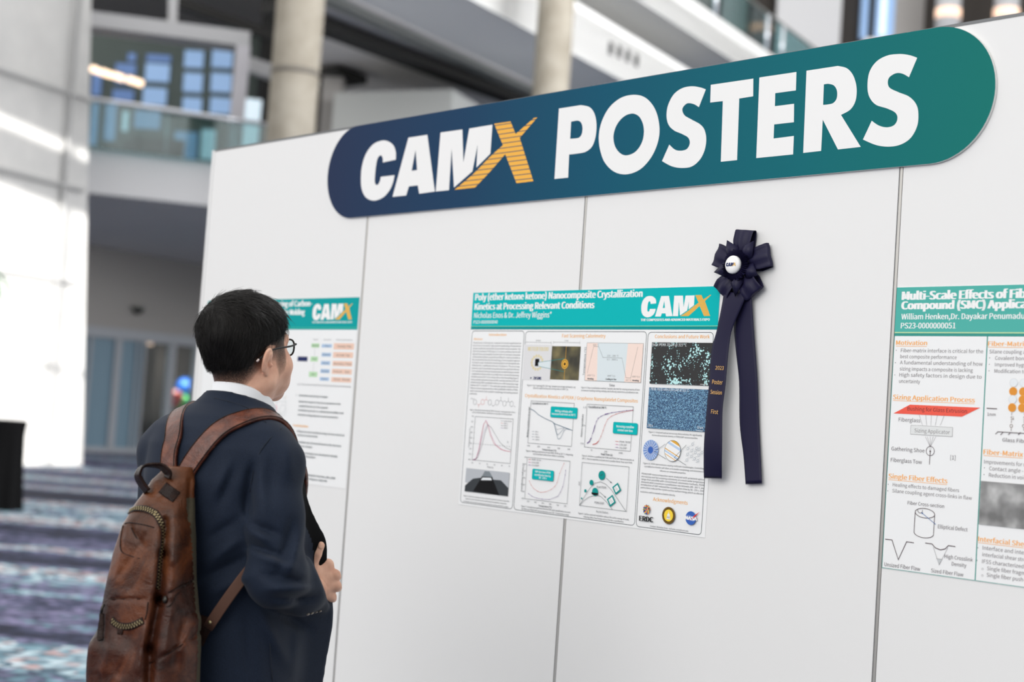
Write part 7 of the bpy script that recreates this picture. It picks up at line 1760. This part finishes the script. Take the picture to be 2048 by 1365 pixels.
def flap(P):
    E_ = np.array(EDGE, float); t = np.linspace(0, len(EDGE)-1, 26); f = None; pv = None
    for u in t:
        o = loc(*[np.interp(u, range(len(EDGE)), E_[:, k]) for k in range(3)]); low = np.clip((u-5)/2, 0, 1)
        inn_ = v3(.12-.03*low, .045+.03*low, o[2]); g = s_cone(P, o, inn_, .009+.006*low, .03+.02*low); f = g if f is None else smin(f, g, .02)
        if pv is not None: f = np.minimum(f, s_cone(P, pv, o, .009, .009))
        pv = o
    return f
NECK = [(1.66, .0632, .0668, 0, .043), (1.56, .0632, .0668, 0, .043), (1.50, .058, .075, 0, .06), (1.40, .034, .06, 0, .11), (1.25, .014, .045, 0, .14)]
def near_edge(c):
    S_, z_ = to_px(c); E_ = np.array(EDGE[:6], float); d = np.full(len(c), 9.0)
    for i in range(5):
        a = E_[i, :2]; e = E_[i+1, :2]-a; t = np.clip(((S_-a) @ e)/(e @ e), 0, 1); d = np.minimum(d, np.sqrt(((S_-a-t[:, None]*e)**2).sum(1))/919)
    return np.where(c[:, 1] > .06, d, 9.0)
def jacket_sdf(P):
    f = s_stack(P, ROWS, 2.25)
    f = smin(f, s_chain(P, [v3(-.130, -.012, 1.458), v3(.130, -.012, 1.458)], [.050, .050]), .035)
    f = smin(f, flap(P), .045)
    f = smin(f, sleeve(P), .016); f = smin(f, sleeve_l(P), .016)
    q = P-v3(0, .03, 1.60)                      # neck opening
    f = smax(f, P[:, 2]-(1.570-.28*(P[:, 1]+.03)-1.2*np.maximum(P[:, 1]-.07, 0)), .006)
    f = smax(f, -s_stack(P, NECK), .005)
    return f-folds(P)-.0016*wave(P, 42, 21)
jk = solid('jacket', [mesh_sdf(jacket_sdf, (-.33, -.20, .745), (.34, .36, 1.60), .0056)], 'suit_navy', man, mats=['suit_navy', 'lining_black'], pick=lambda c: (s_stack(c, NECK) < .0022) | (near_edge(c) < .017) & (sleeve(c) > .006), smooth=2, label='navy suit jacket held shut by his right hand')
def on_jacket(pts, lift): 
    o = [surf(jacket_sdf, x, y, lift) for x, y in pts]; return [a for a, b in o], [b for a, b in o]
def seam(path, name='seam', r=.0009, lift=.0004):
    P, n = on_jacket(path, lift); MB().tube(spline3(P, 4), r, 'seam_dark', 5).build(name, jk)
seam([(562, 858), (540, 878), (520, 905), (508, 940), (500, 985)], 'shoulder_seam'); seam([(428, 797), (455, 803), (485, 812), (512, 826), (532, 846)], 'collar_seam')
seam([(537, 1232), (540, 1290), (545, 1364)], 'side_seam')
for k in range(4):
    p, n_ = surf(jacket_sdf, 616+8*k, 1229-2*k, .0012); fix_normals(MB().lathe([(0, -.002), (.0036, -.0015), (.0036, .0005), (.003, .001), (0, .0008)], 'button_horn', 14, (p, n_)).build('cuff_button', jk, label='small pale cuff button'))
# trousers and shoes, below the frame
tr = mesh_sdf(lambda P: smin(smin(s_stack(P, [(1.0, .16, .115, 0, .012), (.86, .175, .125, 0, .012), (.80, .17, .12, 0, .012)]), s_chain(P, [v3(-.09, .012, .84), v3(-.098, .025, .48), v3(-.102, .0, .09)], [.095, .075, .065]), .03), s_chain(P, [v3(.09, .012, .84), v3(.098, .025, .48), v3(.102, .0, .09)], [.095, .075, .065]), .03), (-.25, -.2, .04), (.25, .25, 1.02), .012)
solid('trousers', [tr], 'trouser_navy', man, smooth=1)
for s in (-1, 1):
    so = mesh_sdf(lambda P: smax(smin(s_ell(P, (s*.105, .10, .03), (.048, .13, .055)), s_ell(P, (s*.102, -.0, .055), (.045, .075, .075)), .03), -P[:, 2], .004), (s*.105-.08, -.12, -.02), (s*.105+.08, .26, .16), .007)
    solid('shoe', [so], 'shoe_black', man, smooth=1)
# ------------------------------------------------------------------ the backpack
bag = empty('backpack', MAN+v3(0, 0, .84), MROT, 'worn brown leather backpack with brass zips on the man\'s back', 'backpack')
bo = v3(0, 0, .84)
BROWS = [(1.405, .028, .022, .004, -.152), (1.375, .048, .036, .002, -.164), (1.345, .054, .044, 0, -.172), (1.31, .066, .053, 0, -.184), (1.28, .075, .058, 0, -.191), (1.20, .089, .063, .004, -.198), (1.10, .102, .068, .006, -.2), (1.04, .112, .074, .010, -.200), (.95, .118, .078, .010, -.202), (.88, .112, .074, .01, -.2), (.845, .09, .056, .01, -.196)]
def pocket_sdf(P): return s_box(P, (-.026, -.246, .952), (.072, .038, .108), .032)+.002*wave(P, 40, 4)
def upper_sdf(P): return s_stack(P, [(1.295, .022, .014, -.024, -.200), (1.27, .042, .026, -.026, -.206), (1.22, .052, .033, -.028, -.216), (1.14, .058, .038, -.028, -.224), (1.06, .062, .040, -.028, -.228), (1.045, .058, .036, -.028, -.226)], 2.8)*.9
GROOVE = [((331, 1040), (327, 1110), -.009, .007), ((327, 1110), (318, 1200), -.015, .009), ((318, 1200), (300, 1300), -.017, .010), ((300, 1300), (297, 1365), -.013, .009), ((318, 1200), (385, 1165), -.003, .003), ((300, 1330), (402, 1265), -.003, .003), ((225, 1199), (292, 1199), -.004, .003), ((380, 960), (377, 1040), -.004, .004), ((330, 985), (300, 1010), -.003, .004),
          ((352, 1020), (345, 1120), .006, .012), ((362, 1060), (345, 1190), .005, .014), ((250, 1080), (232, 1160), .003, .010), ((290, 1090), (262, 1180), -.003, .008), ((240, 1150), (300, 1060), -.0025, .005), ((345, 1220), (330, 1300), .004, .012), ((370, 1230), (350, 1330), -.004, .008), ((395, 1240), (360, 1300), .004, .010), ((225, 1275), (205, 1340), .004, .010), ((262, 1270), (240, 1350), -.004, .009), ((290, 1260), (275, 1340), .004, .009), ((310, 1310), (300, 1365), -.004, .006), ((270, 1045), (262, 1070), -.003, .004), ((262, 1052), (285, 1090), -.003, .004)]
def bag_folds(P):
    d = np.zeros(len(P)); S, z = to_px(P)
    for a, b, amp, w in GROOVE:
        a = np.array(a, float); b = np.array(b, float); e = b-a; t = np.clip(((S-a) @ e)/(e @ e), 0, 1); r = np.sqrt(((S-a-t[:, None]*e)**2).sum(1))/919; d += amp*np.exp(-(r/w)**2)
    return d
def bag_sdf(P0):
    P = P0-v3(.012, .006, 0)
    f = s_stack(P, BROWS, 2.6)*.9
    f = smin(f, upper_sdf(P), .018); f = smin(f, pocket_sdf(P), .012)
    return f-bag_folds(P0)-.0022*wave(P, 38, 8)-.0012*wave(P, 90, 12)
def toB(p): return np.asarray(p)-bo
Vb, Qb = mesh_sdf(bag_sdf, (-.18, -.34, .80), (.18, -.09, 1.44), .0042)
solid('shell', [(Vb-bo, Qb)], 'leather_brown', bag, mats=['leather_brown', 'canvas_olive', 'leather_tan', 'leather_dark'],
      pick=lambda c: np.select([(c[:, 1] > -.172) & (c[:, 2]+.84 < 1.345), (c[:, 2]+.84 < .915-.25*(c[:, 0]-.07)) & (c[:, 0] > .03)], [1, 1], 0), smooth=1)
def on_bag(pts, lift): o = [surf(bag_sdf, x, y, lift) for x, y in pts]; return [toB(a) for a, b in o], [b for a, b in o]
def strip(path, w, lift, th, m, name, par=None, fn=on_bag, **t):
    P, n = fn(path, lift); k = len(P); sd = []
    for i in range(k): tg = P[min(i+1, k-1)]-P[max(i-1, 0)]; sd.append(np.cross(tg, n[i])/np.linalg.norm(np.cross(tg, n[i])))
    P2 = spline3(P, 5); S2 = spline3(sd, 5); return MB().ribbon(P2, S2, w if np.isscalar(w) else list(np.interp(np.linspace(0, 1, len(P2)), np.linspace(0, 1, len(w)), w)), th, m).build(name, par or bag, **t)
def zipper(path, name, label, step=.0033):
    z = strip(path, .0145, .0010, .0016, 'leather_dark', name, label=label)
    P, n = on_bag(path, .0022); D = spline3(P, 14); NN = spline3(n, 14); mb = MB(); acc = 0; side = 1; used = 0
    for i in range(1, len(D)):
        seg = np.linalg.norm(D[i]-D[i-1]); acc += seg
        while acc >= step:
            acc -= step; tg = D[i]-D[i-1]; tg /= np.linalg.norm(tg); nn_ = NN[i]/np.linalg.norm(NN[i]); sd = np.cross(tg, nn_); c = D[i]-tg*acc; side = -side
            a = sd*side*.0004; b2 = sd*side*.0044; h = tg*.00095; u = nn_*.0009
            mb.prism([c+a-h-u, c+b2-h-u, c+b2+h-u, c+a+h-u], [c+a-h+u, c+b2-h+u, c+b2+h+u, c+a+h+u], 'brass'); used += 1
    t = mb.build('zip_teeth', z, label='brass zip teeth'); return z
zipper([(259, 1023), (272, 1018), (290, 1019), (304, 1024), (312, 1029)], 'zip', 'zip across the top of the upper compartment')
zipper([(310, 1026), (319, 1040), (325, 1060), (326, 1082), (323, 1100), (319, 1125), (317, 1150), (315, 1178)], 'zip', 'zip running down the side seam')
zipper([(224, 1240), (233, 1249), (248, 1254), (266, 1252), (287, 1242)], 'zip', 'zip of the lower pocket')
# stitched seams
for pth in ([(318, 1193), (340, 1184), (362, 1172), (384, 1163)], [(298, 1327), (330, 1312), (365, 1290), (404, 1262)], [(221, 1199), (245, 1199), (270, 1199), (292, 1199)], [(249, 1048), (262, 1046), (290, 1051), (308, 1056)], [(296, 1205), (294, 1225), (290, 1240)], [(246, 1052), (241, 1082), (243, 1103), (262, 1113), (280, 1118)], [(262, 1056), (270, 1072), (283, 1088)]):
    P, n = on_bag(pth, .0004); MB().tube(spline3(P, 4), .0011, 'leather_dark', 5).build('stitched_seam', bag)
# patch, flap stud, rivets
P, n = on_bag([(328, 972), (340, 984), (352, 997)], .0012); strip([(326, 976), (339, 986), (353, 996)], .026, .0012, .0022, 'leather_dark', 'leather_patch', label='small dark square leather patch')
p, n_ = surf(bag_sdf, 331, 1200, .001); fix_normals(MB().lathe([(0, .0042), (.0045, .0036), (.0072, .0020), (.0076, -.001), (0, -.001)][::-1], 'steel_dark', 20, (toB(p), n_)).build('snap_stud', bag, label='dark metal snap stud'))
P, n = on_bag([(312, 1205), (322, 1213), (336, 1214), (346, 1205), (352, 1192), (360, 1184)], .0005); MB().tube(spline3(P, 4), .0010, 'leather_dark', 5).build('stitched_seam', bag)
# carry handle
a, na = surf(bag_sdf, 300, 985, .002); b2, nb2 = surf(bag_sdf, 336, 958, .002)
up_ = loc(300, 930, .0)-loc(300, 960, .0); up_ /= np.linalg.norm(up_); lf = loc(270, 960, 0)-loc(300, 960, 0); lf /= np.linalg.norm(lf)
Hp = [a+lf*.004, a+lf*.018+up_*.020, a+lf*.023+up_*.036, a+lf*.010+up_*.052, (a*.4+b2*.6)+up_*.036+lf*.002, b2+up_*.012, b2]
MB().ribbon(spline3([toB(q_) for q_ in Hp], 6), [_cam_f*.80-_cam_r*.60-_cam_u*.25]*37, .030, .0045, 'leather_dark').build('carry_handle', bag, label='dark leather carry loop')
# lower side tab and webbing strap going under the arm
def torso(P): return s_stack(P, ROWS, 2.25)-.004
tabp = [surf(torso, x, y, l_)[0] for x, y, l_ in ((388, 1216, .030), (436, 1238, .014), (412, 1292, .014), (388, 1268, .030))]
mb = MB(); nrm = -_cam_f; mb.prism([toB(q_)-nrm*.002 for q_ in tabp], [toB(q_)+nrm*.002 for q_ in tabp], 'leather_dark'); fix_normals(mb.build('side_tab', bag, label='dark triangular leather side tab'))
rv = surf(torso, 426, 1244, .0185)[0]; fix_normals(MB().lathe([(0, .002), (.003, .0016), (.0042, 0), (.0042, -.003), (0, -.003)][::-1], 'brass', 14, (toB(rv), nrm)).build('rivet', bag, label='round metal rivet'))
wa, wn_ = surf(torso, 421, 1256, .016); wb = surf(torso, 512, 1118, .010)[0]; wp = [wa+(wb-wa)*t+wn_*.010*math.sin(math.pi*t) for t in np.linspace(0, 1, 9)]
tg_ = (wb-wa)/np.linalg.norm(wb-wa); MB().ribbon([toB(q_) for q_ in wp], np.cross(tg_, -_cam_f), .0225, .0022, 'webbing_brown').build('webbing_strap', bag, label='plain brown lower webbing strap')
# shoulder straps over the jacket
def strap(pts, tails, name, lab):               # over the jacket: way points pulled onto the cloth, then smoothed
    W_ = [surf(jacket_sdf, x, y, .006)[0] for x, y in pts]+[v3(*q_) for q_ in tails]; D = np.array(spline3(W_, 5)); n = None
    for _ in range(10):
        n = grad(jacket_sdf, D, 1.2e-2); D = D-n*(jacket_sdf(D)-.0075)[:, None]
    def sm(A, k=6):
        for _ in range(k): A = np.concatenate([A[:1], (A[:-2]+2*A[1:-1]+A[2:])/4, A[-1:]])
        return A
    D = sm(D); n = sm(n); n /= np.linalg.norm(n, axis=1)[:, None]; T_ = np.gradient(D, axis=0); S_ = sm(np.cross(T_, n), 8); S_ /= np.linalg.norm(S_, axis=1)[:, None]
    P2 = [toB(q_) for q_ in D]; S2 = list(S_); N2 = list(n)
    s_ = MB().ribbon(P2, S2, .044, .0075, 'leather_strap').build(name, bag, label=lab)
    mb = MB()
    for e in (-1, 1): mb.tube([p_+sd_*e*.0198+n_*.0042 for p_, sd_, n_ in zip(P2, S2, N2)], .0016, 'leather_dark', 5)
    mb.build('stitched_edge', s_)
strap([(374, 950), (388, 925), (408, 897), (434, 868), (462, 850), (486, 841)], [(.112, -.005, 1.515), (.118, .035, 1.50), (.120, .08, 1.44), (.118, .10, 1.36), (.12, .105, 1.25)], 'shoulder_strap', 'right shoulder strap of creased brown leather')
strap([(343, 948), (342, 920), (346, 893), (353, 868)], [(-.092, -.02, 1.515), (-.104, .025, 1.505), (-.112, .07, 1.45), (-.115, .10, 1.36), (-.12, .11, 1.25)], 'shoulder_strap', 'left shoulder strap of lighter brown leather')
# zip puller
p, n_ = surf(bag_sdf, 213, 1216, .004); dn = v3(0, 0, -1.0)
pz = MB().tube([toB(p)+v3(0, 0, .006)+n_*.002, toB(p)+n_*.006, toB(p)+v3(0, 0, -.012)+n_*.007], .0030, 'steel_dark', 8).build('zip_slider', bag, label='bright metal zip slider')
q0 = [surf(bag_sdf, x, y, .006)[0] for x, y in ((209, 1228), (208, 1248), (206, 1268), (205, 1284))]
MB().ribbon(spline3([toB(q_) for q_ in q0], 4), [_cam_r]*13, [.0095]*4+[.012]*5+[.0125]*3+[.009], .003, 'leather_dark').build('zip_pull', bag, label='leather zip pull tab')
P, n = on_bag([(256, 1264), (270, 1262)], .001); strip([(236, 1262), (246, 1263)], .014, .001, .002, 'leather_dark', 'tape_stop')


COL.objects.unlink(_to); bpy.data.objects.remove(_to)
